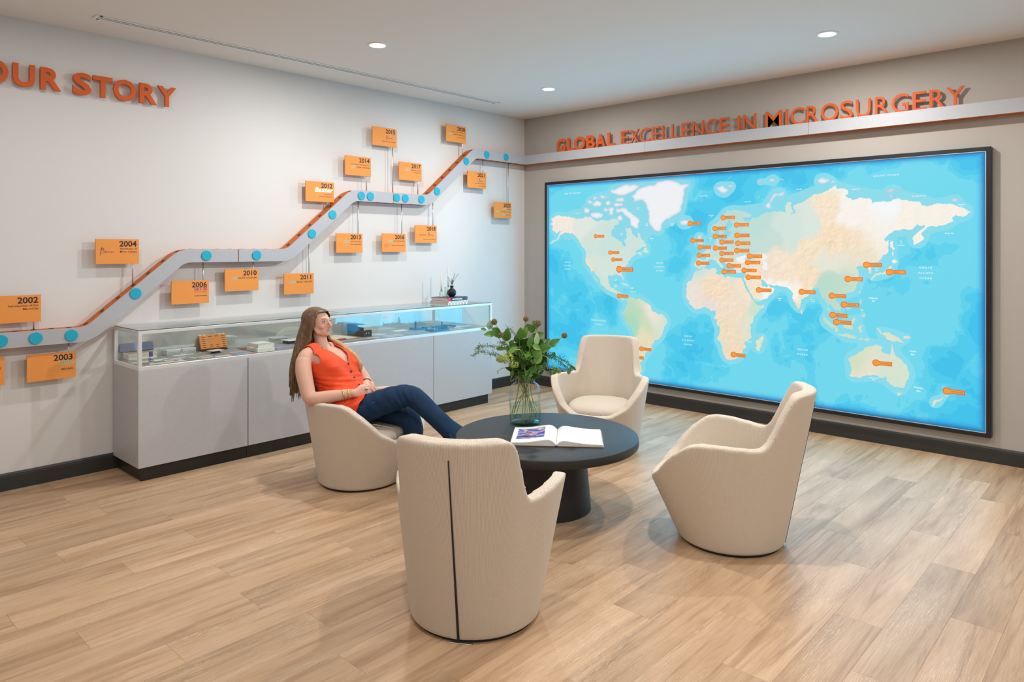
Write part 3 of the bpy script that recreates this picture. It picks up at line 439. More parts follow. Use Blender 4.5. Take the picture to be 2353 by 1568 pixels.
PINS=[('CANADA', 1.049, 1.682, 1.16, 0.0229), ('ST PAUL, MN', 1.233, 1.511, 1.347, 0.0226), ('DEERFIELD, IL', 1.272, 1.439, 1.385, 0.0225), ('BIRMINGHAM, AL', 1.346, 1.34, 1.515, 0.0357), ('COSTA RICA', 1.342, 1.067, 1.457, 0.0246), ('URUGUAY', 1.612, 0.55, 1.726, 0.0248), ('ARGENTINA', 1.526, 0.459, 1.638, 0.0241), ('ICELAND', 2.148, 1.791, 2.26, 0.0248), ('NORWAY', 2.484, 1.836, 2.599, 0.0239), ('FINLAND', 2.614, 1.767, 2.73, 0.0236), ('SWEDEN', 2.402, 1.738, 2.515, 0.0242), ('DENMARK', 2.406, 1.665, 2.519, 0.0241), ('LITHUANIA LATVIA ESTONIA', 2.619, 1.672, 2.736, 0.0256), ('UNITED KINGDOM', 2.179, 1.628, 2.291, 0.0247), ('GERMANY', 2.473, 1.612, 2.587, 0.024), ('POLAND', 2.628, 1.601, 2.744, 0.0256), ('NETHERLANDS', 2.252, 1.565, 2.364, 0.0245), ('SWITZERLAND', 2.408, 1.557, 2.521, 0.0241), ('CZECH REPUBLIC', 2.618, 1.535, 2.735, 0.0256), ('AUSTRIA', 2.472, 1.509, 2.587, 0.024), ('FRANCE', 2.243, 1.489, 2.355, 0.0245), ('UKRAINE', 2.738, 1.485, 2.853, 0.0253), ('ITALY', 2.472, 1.448, 2.585, 0.024), ('SPAIN, PORTUGAL', 2.237, 1.416, 2.348, 0.0246), ('TURKEY', 2.719, 1.429, 2.835, 0.0245), ('GREECE', 2.543, 1.397, 2.656, 0.025), ('CYPRUS', 2.686, 1.358, 2.802, 0.0246), ('MALTA', 2.495, 1.342, 2.608, 0.0251), ('ISRAEL', 2.724, 1.297, 2.84, 0.0253), ('SAUDI ARABIA', 2.822, 1.187, 2.937, 0.025), ('INDIA', 3.198, 1.186, 3.312, 0.0259), ('CHINA', 3.569, 1.306, 3.683, 0.0255), ('THAILAND', 3.444, 1.164, 3.555, 0.0259), ('SOUTH KOREA', 3.71, 1.424, 3.823, 0.0258), ('JAPAN', 3.879, 1.37, 3.994, 0.0259), ('VIETNAM', 3.54, 1.096, 3.655, 0.0263), ('MALAYSIA', 3.449, 1.005, 3.566, 0.0266), ('SINGAPORE', 3.48, 0.949, 3.597, 0.0265), ('SOUTH AFRICA', 2.585, 0.591, 2.699, 0.0261), ('AUSTRALIA', 3.781, 0.647, 3.897, 0.0269), ('NEW ZEALAND', 4.27, 0.49, 4.387, 0.0276)]
SEAS=[('ARCTIC OCEAN', 0.737, 2.151, 0.0198), ('Beaufort Sea', 0.813, 1.933, 0.0081), ('Baffin\nBay', 1.57, 1.952, 0.0084), ('Davis\nStrait', 1.674, 1.791, 0.0083), ('Denmark\nStrait', 1.959, 1.785, 0.0081), ('Labrador\nSea', 1.729, 1.646, 0.0082), ('Hudson\nBay', 1.374, 1.697, 0.0085), ('NORTH\nPACIFIC\nOCEAN', 0.671, 1.366, 0.0163), ('NORTH\nATLANTIC\nOCEAN', 1.816, 1.373, 0.0163), ('Gulf of\nMexico', 1.302, 1.231, 0.0077), ('Caribbean Sea', 1.511, 1.116, 0.0092), ('SOUTH PACIFIC\nOCEAN', 1.087, 0.776, 0.0175), ('SOUTH\nATLANTIC\nOCEAN', 2.125, 0.679, 0.0174), ('Greenland Sea', 2.284, 2.047, 0.0094), ('Norwegian\nSea', 2.367, 1.855, 0.0085), ('Barents Sea', 2.719, 1.973, 0.0089), ('Kara Sea', 3.176, 2.059, 0.0092), ('North\nSea', 2.356, 1.64, 0.0077), ('Arabian\nSea', 3.008, 1.114, 0.0087), ('Bay of\nBengal', 3.289, 1.117, 0.0084), ('INDIAN\nOCEAN', 3.201, 0.675, 0.0177), ('Mozambique\nChannel', 2.738, 0.717, 0.0059), ('Laptev Sea', 3.631, 2.033, 0.0094), ('ARCTIC OCEAN', 3.851, 2.13, 0.0168), ('East Siberian Sea', 4.084, 1.957, 0.0097), ('Chukchi\nSea', 4.36, 1.871, 0.0093), ('Bering Sea', 4.284, 1.667, 0.0094), ('Sea\nof\nOkhotsk', 3.959, 1.596, 0.009), ('NORTH\nPACIFIC\nOCEAN', 4.127, 1.368, 0.0177), ('Sea of\nJapan', 3.785, 1.387, 0.0077), ('Philippine\nSea', 3.76, 1.148, 0.012), ('Coral\nSea', 4.04, 0.753, 0.0134), ('Tasman\nSea', 4.079, 0.477, 0.0143), ('Great Australian\nBight', 3.762, 0.517, 0.0074), ('South China\nSea', 3.569, 1.064, 0.0066)]
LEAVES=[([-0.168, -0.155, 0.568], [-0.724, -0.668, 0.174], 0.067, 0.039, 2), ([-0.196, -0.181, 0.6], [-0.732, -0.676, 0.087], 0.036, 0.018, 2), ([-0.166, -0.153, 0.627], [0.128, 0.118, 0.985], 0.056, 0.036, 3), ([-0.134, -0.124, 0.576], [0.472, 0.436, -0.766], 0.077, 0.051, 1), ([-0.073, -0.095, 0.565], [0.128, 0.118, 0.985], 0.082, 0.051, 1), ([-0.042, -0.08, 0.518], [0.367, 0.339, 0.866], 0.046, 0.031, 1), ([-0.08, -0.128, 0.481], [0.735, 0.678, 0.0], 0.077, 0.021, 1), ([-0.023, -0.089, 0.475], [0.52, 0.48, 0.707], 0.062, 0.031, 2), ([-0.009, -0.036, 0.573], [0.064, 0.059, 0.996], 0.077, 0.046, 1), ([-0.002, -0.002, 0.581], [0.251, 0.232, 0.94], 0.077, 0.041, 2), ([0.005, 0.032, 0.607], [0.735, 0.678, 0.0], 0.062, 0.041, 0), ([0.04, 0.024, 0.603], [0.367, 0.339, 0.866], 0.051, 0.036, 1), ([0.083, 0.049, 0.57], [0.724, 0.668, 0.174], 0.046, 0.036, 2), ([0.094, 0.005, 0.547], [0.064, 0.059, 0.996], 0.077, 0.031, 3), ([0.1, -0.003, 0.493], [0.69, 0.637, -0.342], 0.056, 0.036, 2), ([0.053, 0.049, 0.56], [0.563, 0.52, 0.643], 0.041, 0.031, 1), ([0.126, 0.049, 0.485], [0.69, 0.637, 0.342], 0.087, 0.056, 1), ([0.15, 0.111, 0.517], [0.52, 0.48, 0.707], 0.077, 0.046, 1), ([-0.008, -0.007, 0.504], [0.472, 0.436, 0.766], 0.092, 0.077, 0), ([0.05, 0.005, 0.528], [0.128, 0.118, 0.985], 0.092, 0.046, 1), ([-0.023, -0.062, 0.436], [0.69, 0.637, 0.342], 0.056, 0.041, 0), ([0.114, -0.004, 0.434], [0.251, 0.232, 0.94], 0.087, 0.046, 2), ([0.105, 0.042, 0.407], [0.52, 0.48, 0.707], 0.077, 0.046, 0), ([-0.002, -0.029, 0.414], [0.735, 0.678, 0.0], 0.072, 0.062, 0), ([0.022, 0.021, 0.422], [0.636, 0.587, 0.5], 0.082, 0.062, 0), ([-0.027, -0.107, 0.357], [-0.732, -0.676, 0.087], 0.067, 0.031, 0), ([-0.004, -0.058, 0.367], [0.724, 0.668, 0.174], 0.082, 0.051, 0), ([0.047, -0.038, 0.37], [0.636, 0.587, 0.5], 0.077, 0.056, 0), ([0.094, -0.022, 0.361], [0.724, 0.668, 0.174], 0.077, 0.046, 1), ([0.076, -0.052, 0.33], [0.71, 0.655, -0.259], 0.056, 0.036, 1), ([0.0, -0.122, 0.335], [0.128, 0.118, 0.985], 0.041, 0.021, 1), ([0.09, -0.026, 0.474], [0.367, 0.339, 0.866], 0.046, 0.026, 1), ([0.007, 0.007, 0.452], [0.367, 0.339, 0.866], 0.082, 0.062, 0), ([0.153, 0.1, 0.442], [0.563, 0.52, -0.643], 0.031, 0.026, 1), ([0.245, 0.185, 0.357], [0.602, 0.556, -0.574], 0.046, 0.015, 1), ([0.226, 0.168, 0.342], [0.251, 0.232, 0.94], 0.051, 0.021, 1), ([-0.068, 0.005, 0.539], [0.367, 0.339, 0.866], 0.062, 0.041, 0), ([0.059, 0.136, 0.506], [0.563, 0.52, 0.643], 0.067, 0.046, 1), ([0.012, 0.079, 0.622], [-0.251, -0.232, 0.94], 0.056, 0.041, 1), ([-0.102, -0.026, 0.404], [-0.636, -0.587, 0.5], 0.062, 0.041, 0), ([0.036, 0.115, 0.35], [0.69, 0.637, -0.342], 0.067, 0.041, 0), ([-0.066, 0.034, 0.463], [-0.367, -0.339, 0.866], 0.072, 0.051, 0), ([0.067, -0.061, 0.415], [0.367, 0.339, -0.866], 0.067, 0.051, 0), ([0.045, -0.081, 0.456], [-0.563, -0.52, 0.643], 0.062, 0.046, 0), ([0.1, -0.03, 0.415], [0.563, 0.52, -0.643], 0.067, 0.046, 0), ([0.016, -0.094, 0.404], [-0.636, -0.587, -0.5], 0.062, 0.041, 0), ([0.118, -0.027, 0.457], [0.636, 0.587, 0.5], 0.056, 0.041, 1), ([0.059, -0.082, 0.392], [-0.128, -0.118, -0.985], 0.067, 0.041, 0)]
SEEDS=[([-0.145, -0.134, 0.647], 0.0195), ([-0.093, -0.126, 0.567], 0.0175), ([-0.01, 0.018, 0.664], 0.0175), ([0.079, 0.032, 0.642], 0.0221), ([0.184, 0.17, 0.56], 0.019)]
SEEDSTEM=[[[-0.142, -0.131, 0.635], [-0.102, -0.094, 0.56], [-0.064, -0.059, 0.488], [-0.023, -0.021, 0.396], [-0.008, -0.007, 0.324]], [[-0.087, -0.121, 0.554], [-0.063, -0.099, 0.508], [-0.044, -0.081, 0.467], [-0.01, -0.05, 0.396], [0.016, -0.026, 0.329]], [[-0.011, 0.017, 0.648], [-0.009, 0.019, 0.558], [-0.01, 0.018, 0.439], [-0.014, 0.015, 0.321]], [[0.076, 0.029, 0.623], [0.061, 0.015, 0.528], [0.042, -0.002, 0.426], [0.027, -0.016, 0.329]], [[0.173, 0.16, 0.55], [0.128, 0.118, 0.504], [0.068, 0.063, 0.422], [0.015, 0.014, 0.324]]]
CLUSTER=[([-0.025, -0.146, 0.43], 0.054), ([0.008, -0.115, 0.39], 0.036), ([-0.058, -0.163, 0.419], 0.031), ([0.18, 0.099, 0.345], 0.03), ([0.162, 0.081, 0.333], 0.02), ([0.057, -0.057, 0.439], 0.044)]
CSTEM=[[[-0.018, -0.139, 0.435], [0.008, -0.115, 0.476], [0.034, -0.091, 0.481], [0.047, -0.079, 0.451], [0.056, -0.071, 0.385], [0.06, -0.067, 0.34]], [[0.175, 0.093, 0.358], [0.152, 0.073, 0.404], [0.115, 0.038, 0.439], [0.078, 0.004, 0.404], [0.048, -0.024, 0.333]]]
SPRIG=[[[-0.018, -0.057, 0.406], [-0.096, -0.13, 0.434], [-0.145, -0.175, 0.453], [-0.19, -0.216, 0.464], [-0.222, -0.246, 0.439]], [[-0.018, -0.057, 0.416], [-0.07, -0.106, 0.482], [-0.123, -0.154, 0.498], [-0.183, -0.209, 0.5], [-0.207, -0.232, 0.482]], [[-0.015, -0.014, 0.442], [-0.038, -0.035, 0.524], [-0.057, -0.052, 0.581], [-0.085, -0.079, 0.612]], [[0.045, 0.042, 0.396], [0.083, 0.076, 0.434], [0.136, 0.125, 0.429], [0.185, 0.17, 0.401], [0.226, 0.209, 0.357]], [[0.058, 0.026, 0.384], [0.115, 0.078, 0.425], [0.156, 0.117, 0.414], [0.193, 0.151, 0.379], [0.223, 0.179, 0.343]], [[0.062, -0.024, 0.35], [0.092, 0.003, 0.335], [0.11, 0.02, 0.355], [0.12, 0.029, 0.362]], [[-0.038, -0.035, 0.401], [-0.076, -0.07, 0.488], [-0.098, -0.091, 0.514], [-0.117, -0.108, 0.517]], [[0.061, 0.015, 0.375], [0.098, 0.05, 0.396], [0.121, 0.071, 0.375], [0.125, 0.074, 0.355]]]
BUDSTEM=[[[0.009, -0.087, 0.351], [-0.05, -0.142, 0.364], [-0.073, -0.162, 0.351], [-0.082, -0.171, 0.336]]]
JAR=[[[-0.027, -0.025, 0.304], [-0.029, -0.026, 0.237], [-0.038, -0.035, 0.149], [-0.057, -0.052, 0.072], [-0.068, -0.063, -0.005]], [[-0.015, -0.014, 0.304], [-0.01, -0.009, 0.216], [-0.01, -0.009, 0.113], [-0.015, -0.014, 0.021]], [[-0.0, -0.0, 0.304], [0.005, 0.005, 0.216], [0.022, 0.021, 0.119], [0.034, 0.031, -0.015]], [[0.015, 0.014, 0.298], [0.03, 0.028, 0.216], [0.041, 0.038, 0.124], [0.071, 0.066, 0.052]], [[0.007, 0.007, 0.304], [0.015, 0.014, 0.206], [0.022, 0.021, 0.088], [0.021, 0.019, 0.001]], [[0.03, 0.028, 0.293], [0.022, 0.021, 0.216], [0.034, 0.031, 0.149], [0.053, 0.049, 0.113]], [[-0.034, -0.032, 0.298], [-0.015, -0.014, 0.216], [0.007, 0.007, 0.139]], [[-0.019, -0.018, 0.304], [-0.038, -0.035, 0.165], [-0.053, -0.049, 0.062]]]

# ------------------------------------------------------------------ timeline rail that climbs the left wall and turns onto the map wall
def fillet(pts, r, n=8):
    out = [Vector(pts[0])]
    for i in range(1, len(pts) - 1):
        p = Vector(pts[i]); a = (Vector(pts[i - 1]) - p).normalized(); b = (Vector(pts[i + 1]) - p).normalized()
        th = a.angle(b); d = r / math.tan(th / 2); c = p + (a + b).normalized() * (r / math.sin(th / 2))
        v0 = p + a * d - c; v1 = p + b * d - c
        for k in range(n + 1):
            v = v0.slerp(v1, k / n) if v0.length > 0 else v0
            out.append(c + v.normalized() * r)
    out.append(Vector(pts[-1])); return out
RL = [(-7.6, 0.975), (-4.562, 0.975), (-3.936, 1.500), (-3.069, 1.500), (-2.435, 2.032), (-1.536, 2.032), (-0.909, 2.558), (-0.05, 2.558)]
RC = fillet([Vector(p) for p in RL], 0.17)
def rail_at(y):
    y = min(max(y, RC[0].x + 1e-4), RC[-1].x - 1e-4)
    for a, b in zip(RC[:-1], RC[1:]):
        if a.x <= y <= b.x + 1e-9 and b.x > a.x:
            t = (y - a.x) / (b.x - a.x); return a.lerp(b, t), (b - a).normalized()
    return RC[-1], Vector((1, 0))
def rail_piece(y0, y1, x0, x1, half, end0=None, end1=None):
    ys = [y0] + [p.x for p in RC if y0 + 1e-4 < p.x < y1 - 1e-4] + [y1]
    mb = MB(); vs = []
    for y in ys:
        c, t = rail_at(y); nrm = Vector((-t.y, t.x))
        u = c + nrm * half; d = c - nrm * half
        if y == y0 or y == y1: c = Vector((y, c.y)); u.x = d.x = y
        for q, xx in ((d, x0), (u, x0), (u, x1), (d, x1)): vs.append((xx, q.x, q.y))
    n = len(ys); fs = [(0, 3, 2, 1), tuple(4 * (n - 1) + k for k in range(4))]
    for i in range(n - 1):
        for k in range(4): fs.append((4 * i + k, 4 * i + (k + 1) % 4, 4 * i + 4 + (k + 1) % 4, 4 * i + 4 + k))
    return mb.add(vs, fs)
rail = thing('timeline_rail', 'grey metal timeline rail stepping up the wall and turning the corner above the map', 'wall rail', (0, 0, 0))
cuts = [(-7.6, -3.5085), (-3.5015, -1.987), (-1.981, -0.104)]
for a, b in cuts: rail_piece(a, b, 0.104, 0.110, 0.050).build('rail_panel', M_alu, rail, angle=30)
for a, b in ((-7.6, -3.506), (-3.505, -1.985), (-1.983, -0.002)): rail_piece(a, b, 0.0, 0.104, 0.0485).build('rail_body', M_orange2, rail, angle=30)
for a, b in ((0.110, 1.688), (1.691, 3.273), (3.276, 8.19)): MB().box(a, b, -0.110, -0.104, 2.508, 2.608).build('rail_panel', M_alu, rail)
for a, b in ((0.104, 1.689), (1.690, 3.274), (3.275, 8.19)): MB().box(a, b, -0.104, 0.0, 2.5095, 2.6065).build('rail_body', M_orange2, rail)
HY = [-4.665 + 0.10133 * k for k in range(-9, 45)]
hole_me = MB().lathe([(0.0155, -0.0006), (0.0155, 0.0024), (0.013, 0.0030), (0.0, 0.0030)], 14).mesh('hole'); hole_me.materials.append(M_black)
for y in HY:
    c, tn = rail_at(y); nrm = Vector((-tn.y, tn.x)); q = None
    # the hole sits where a rod dropped straight through the rail would leave its top face
    s = 0.0485 / max(nrm.y, 0.3)
    for sgn, vis in ((1, tn.y > 0.3 or c.y < 1.6), (-1, tn.y < 0.3 and c.y > 1.9)):
        if not vis or y > -0.15: continue
        yy = y
        for _ in range(6):          # walk along the centre line until the face point is above y
            c2, t2 = rail_at(yy); n2 = Vector((-t2.y, t2.x)); p = c2 + n2 * 0.0485 * sgn; yy += (y - p.x)
        o = link('hole', hole_me, rail, fix=False); o.location = (0.055, p.x, p.y)
        up = Vector((0, n2.x, n2.y)) * sgn; o.rotation_euler = up.to_track_quat('Z', 'X').to_euler()
disc_me = MB().lathe([(0.0, 0.0), (0.037, 0.0), (0.0385, 0.0015), (0.0385, 0.006), (0.037, 0.0075), (0.0, 0.0075)], 40).mesh('marker_disc'); disc_me.materials.append(M_teal)
fix_normals(disc_me)
for y, z in [(-5.056, .975), (-4.868, .975), (-4.665, .975), (-4.264, 1.236), (-3.759, 1.5), (-3.354, 1.5), (-2.853, 1.68), (-2.649, 1.85), (-2.347, 2.031), (-2.248, 2.031), (-1.945, 2.035), (-1.842, 2.034), (-1.642, 2.034), (-1.439, 2.125), (-1.037, 2.463), (-0.734, 2.558), (-0.431, 2.559)]:
    o = link('marker_disc', disc_me, rail, fix=False); o.location = (0.110, y, z); o.rotation_euler = (0, PI / 2, 0)

# ------------------------------------------------------------------ the plaques on rods
INK = mat('dark_ink', rgb(48, 36, 38), 0.6); INK2 = mat('brown_ink', rgb(92, 62, 58), 0.6)
GEMC = mat('turquoise_ink', rgb(120, 206, 196), 0.6); WHT = mat('white_ink', (0.9, 0.9, 0.9, 1), 0.6)
PUR = mat('purple_ink', rgb(96, 44, 104), 0.6); BLU = mat('blue_ink', rgb(62, 62, 150), 0.6); RED = mat('red_ink', rgb(212, 44, 78), 0.6); REDL = mat('rose_ink', rgb(214, 110, 104), 0.6)
PX = 0.0703
def script_logo(parent, y, z, h, right=True):
    """the handwritten capital of the instrument maker's mark followed by its lower case letters"""
    def P(u, v): return (PX + 0.0003, y + u * h, z + v * h)
    mb = MB()
    mb.tube([P(0.02, -0.30), P(0.08, 0.1), P(0.15, 0.45), P(0.21, 0.72)], 0.022 * h, 6)
    mb.tube([P(x_, y_) for x_, y_ in catmull([(-0.02, .40), (.15, .50), (.34, .55), (.42, .48), (.34, .38), (.24, .33), (.40, .28), (.60, .14), (.58, .02), (.36, -.02), (.16, .04)], 4)], 0.02 * h, 6)
    mb.build('logo', PUR, parent)
    text('logo', 'iover', frame_left(PX, y + 0.62 * h, z), 0.26 * h, PUR, parent, shear=0.25, spacing=1.15, extrude=0.0002)
def plaque(year, yrod, z0, lines, label):
    """lines: (text, kind, baseline below the top edge, cap height, right offset)"""
    y0 = yrod - 0.2425; y1 = y0 + 0.280; z1 = z0 + 0.175
    t = thing('timeline_plaque', label, 'plaque', (0, yrod, z0), 0, 'orange timeline plaques', world=True)
    o = MB().box(0.060, 0.070, y0, y1, z0, z1, 0.0008).build('panel', M_orange, t); 
    c, tn = rail_at(yrod)
    top = z0 > c.y
    a, b = (c.y + 0.03, z0 + 0.10) if top else (z0 + 0.08, c.y - 0.03)
    r = MB().tube([(0.0545, yrod, a), (0.0545, yrod, b)], 0.0045, 12).build('rod', M_steel, t, smooth=True)
    me = text_mesh(year, 0.037, weight=0.024, extrude=0.0003, align='RIGHT', sx=1.06); me.transform(frame_left(PX, y1 - 0.0155, z1 - 0.0515)); me.materials.clear(); me.materials.append(INK); link('year_number', me, t, fix=False)
    for body, kind, dz, cap, dr in lines:
        F = frame_left(PX, y1 - 0.0155 - dr, z1 - dz)
        if kind == 'cap': text('caption', body, F, cap, INK2, t, weight=0.0, extrude=0.0002, align='RIGHT', sx=1.18)
        elif kind == 'bold': text('caption', body, F, cap, INK, t, weight=0.007, extrude=0.0002, align='RIGHT', sx=1.16)
        elif kind == 'gem': text('logo', body, F, cap, GEMC, t, weight=0.0, extrude=0.0002, align='RIGHT', spacing=0.92, sx=1.1)
        elif kind == 'white': text('logo', body, F, cap, WHT, t, weight=0.034, extrude=0.0002, align='RIGHT', shear=0.25, spacing=1.06, sx=1.18)
        elif kind == 'script': script_logo(t, y1 - 0.0155 - dr, z1 - dz, cap)
        elif kind == 'serif': 
            text('logo', body, F, cap, BLU, t, weight=0.004, extrude=0.0002, align='RIGHT', spacing=1.0)
            yy = y1 - 0.0155; zz = z1 - dz; sq = MB(); k = cap * 1.15
            sq.box(PX, PX + 0.0003, yy - k, yy, zz, zz + k); sq.build('logo', RED, t)
            x2 = MB(); m_ = k * 0.5
            for q in range(4):
                a_ = q * PI / 2
                x2.add([(PX + 0.0006, yy - m_ + math.cos(a_ + u) * m_ * w_, zz + m_ + math.sin(a_ + u) * m_ * w_) for u, w_ in ((0, .1), (-.35, .95), (.35, .95))], [(0, 1, 2)])
            x2.build('logo', M_orange, t)
            MB().box(PX, PX + 0.0003, yy - k - 0.008, yy - k - 0.007, zz, zz + k).build('logo', BLU, t)
        elif kind == 'ring':
            yy = y1 - 0.0155 - dr; zz = z1 - dz
            MB().tube([(PX + 0.0002, yy + math.cos(q * PI / 12) * cap, zz + math.sin(q * PI / 12) * cap) for q in range(24)], 0.0011, 6, closed=True).build('logo', REDL, t)
            text('logo', 'STILLE', frame_left(PX + 0.0004, yy, zz - 0.004), 0.008, REDL, t, weight=0.006, extrude=0.0002, align='CENTER')
    return t
Lb = 'orange plaque headed %s %s'
plaque('2001', -5.064, 0.690, [('T', 'bold', .074, .0115, 0)], Lb % ('2001', 'hanging below the lowest stretch of rail, cut by the picture edge'))
plaque('2002', -4.866, 1.079, [('Introduction of the', 'bold', .0735, .0125, 0), ('MicroClip', 'bold', .0950, .0125, 0)], Lb % ('2002', 'standing above the lowest stretch of rail'))
plaque('2003', -4.665, 0.688, [('GEM', 'gem', .0835, .0270, .002), ('BRAND', 'bold', .1180, .0120, 0)], Lb % ('2003', 'hanging under the lowest stretch of rail'))
plaque('2004', -4.264, 1.446, [('Distributor of', 'bold', .0735, .0115, 0), ('Micro Clamps', 'bold', .0945, .0115, 0), ('', 'script', .0960, .058, .237)], Lb % ('2004', 'above the first slope of rail'))
plaque('2006', -3.759, 1.138, [('S&T', 'serif', .0780, .0235, .040), ('PART OF STILLE GROUP', 'cap', .0920, .0052, 0), ('Instruments', 'bold', .1220, .0115, 0)], Lb % ('2006', 'with a blue and red logo, under the rail'))
plaque('2010', -3.354, 1.217, [('FLOW COUPLER', 'bold', .0780, .0125, 0), ('GEM', 'gem', .0830, .0210, .148)], Lb % ('2010', 'with two lines of print, hung under the second stretch'))
plaque('2011', -2.847, 1.168, [('BiPolar FORCEPS', 'bold', .0780, .0120, 0), ('GEM', 'gem', .0830, .0210, .155)], Lb % ('2011', "above the seated woman's head"))
plaque('2012', -2.645, 1.960, [('Baxter', 'white', .0880, .0360, .002), ('Acquisition', 'cap', .1130, .0105, 0), ('Advanced Surgery', 'cap', .1330, .0105, 0)], Lb % ('2012', 'with bold white lettering, over the second slope'))
plaque('2013', -2.342, 1.515, [('MICROTRAY', 'cap', .0790, .0115, 0), ('GEM', 'gem', .0840, .0210, .120), ('line expanded', 'cap', .1020, .0115, 0)], Lb % ('2013', 'hanging on a long rod under the third stretch'))
plaque('2014', -2.249, 2.216, [('International Expansion for:', 'cap', .0770, .0105, 0), ('FLOW COUPLER', 'bold', .1030, .0115, 0), ('GEM', 'gem', .1070, .0210, .138)], Lb % ('2014', 'above the third stretch of rail'))
plaque('2015', -1.951, 2.516, [('', 'script', .1010, .050, .108), ('Titanium Instruments', 'cap', .1330, .0105, 0)], Lb % ('2015', 'highest on the longest rod'))
plaque('2016', -1.841, 1.521, [('MICROSUTURE', 'cap', .0780, .0115, 0), ('GEM', 'gem', .0840, .0210, .134), ('Surgical Instruments', 'cap', .1180, .0110, 0), ('', 'ring', .1150, .022, .215)], Lb % ('2016', 'with a round red logo'))
plaque('2017', -1.641, 2.214, [('DERMACLOSE', 'cap', .0780, .0115, 0), ('GEM', 'gem', .0830, .0210, .126), ('Acquisition', 'cap', .0980, .0110, 0)], Lb % ('2017', 'above the right end of the third stretch'))
plaque('2018', -1.444, 1.608, [('', 'script', .1010, .048, .100), ('Acquisition of', 'cap', .0990, .0105, .112), ('Microvascular Clamps', 'cap', .1430, .0105, 0)], Lb % ('2018', 'hanging below the foot of the last slope'))
plaque('2020', -1.037, 2.652, [('Launch of FC Monitor M2', 'cap', .0740, .0105, 0), ('DERMACLOSE enters', 'cap', .1000, .0105, 0), ('GEM', 'gem', .1040, .0190, .176), ('the EU Market', 'cap', .1280, .0105, 0)], Lb % ('2020', 'standing above the last slope'))
plaque('2021', -0.737, 2.196, [('', 'script', .1000, .050, .100), ('SuperMicro Titanium', 'cap', .1270, .0105, 0), ('Instruments', 'cap', .1520, .0105, 0)], Lb % ('2021', 'hanging on a short rod under the top stretch'))
plaque('2025', -0.335, 1.889, [('ZIPCLIP', 'cap', .0800, .0115, 0), ('GEM', 'gem', .0830, .0190, .066), ('FC Monitor M2 in EU', 'cap', .1100, .0105, 0), ('GEM', 'gem', .1130, .0190, .178), ('FlowNow', 'cap', .1420, .0115, 0), ('GEM', 'gem', .1460, .0190, .080)], Lb % ('2025', 'on a long rod nearest the room corner'))

# ------------------------------------------------------------------ raised letters
t = thing('wall_lettering', 'large bold orange raised letters reading OUR STORY high on the timeline wall', 'sign', (0, -4.5, 2.6), world=True)
for ch, a, b in [('O', -5.151, -4.999), ('U', -4.977, -4.854), ('R', -4.825, -4.705), ('S', -4.638, -4.523), ('T', -4.514, -4.391), ('O', -4.386, -4.235), ('R', -4.213, -4.092), ('Y', -4.088, -3.955)]:
    me = text_mesh(ch, 0.145, weight=0.034, extrude=0.010); e = 0.003 if ch in 'OSU' else 0
    fit_text(me, a, b, 2.605 - e, 2.751 + (e if ch != 'U' else 0)); me.transform(Matrix(((0, 0, 1, 0.034), (1, 0, 0, 0), (0, 1, 0, 0), (0, 0, 0, 1))))
    me.materials.clear(); me.materials.append(M_letter); o = link('letter', me, t, fix=False)
t = thing('wall_lettering', 'orange raised letters reading GLOBAL EXCELLENCE IN MICROSURGERY standing on the rail above the map', 'sign', (2.45, -0.05, 2.61), world=True)
for i, (ch, a, b) in enumerate([('G', 0.516, 0.644), ('L', 0.667, 0.766), ('O', 0.763, 0.909), ('B', 0.926, 1.039), ('A', 1.046, 1.174), ('L', 1.199, 1.291), ('E', 1.364, 1.461), ('X', 1.47, 1.59), ('C', 1.592, 1.708), ('E', 1.73, 1.824), ('L', 1.843, 1.934), ('L', 1.95, 2.04), ('E', 2.058, 2.152), ('N', 2.174, 2.291), ('C', 2.315, 2.427), ('E', 2.449, 2.543), ('I', 2.623, 2.644), ('N', 2.675, 2.794), ('M', 2.882, 3.025), ('I', 3.057, 3.078), ('C', 3.102, 3.218), ('R', 3.237, 3.337), ('O', 3.356, 3.494), ('S', 3.509, 3.608), ('U', 3.631, 3.741), ('R', 3.773, 3.872), ('G', 3.892, 4.012), ('E', 4.04, 4.132), ('R', 4.154, 4.255), ('Y', 4.266, 4.381)]):
    me = text_mesh(ch, 0.145, weight=0.034 if i < 6 else 0.002, extrude=0.007); e = 0.003 if ch in 'GOCS' else 0
    fit_text(me, a, b, 2.612 - e * 0.5, 2.755 + e); me.transform(Matrix(((1, 0, 0, 0), (0, 0, -1, -0.045), (0, 1, 0, 0), (0, 0, 0, 1))))
    me.materials.clear(); me.materials.append(M_letter); o = link('letter', me, t, fix=False)

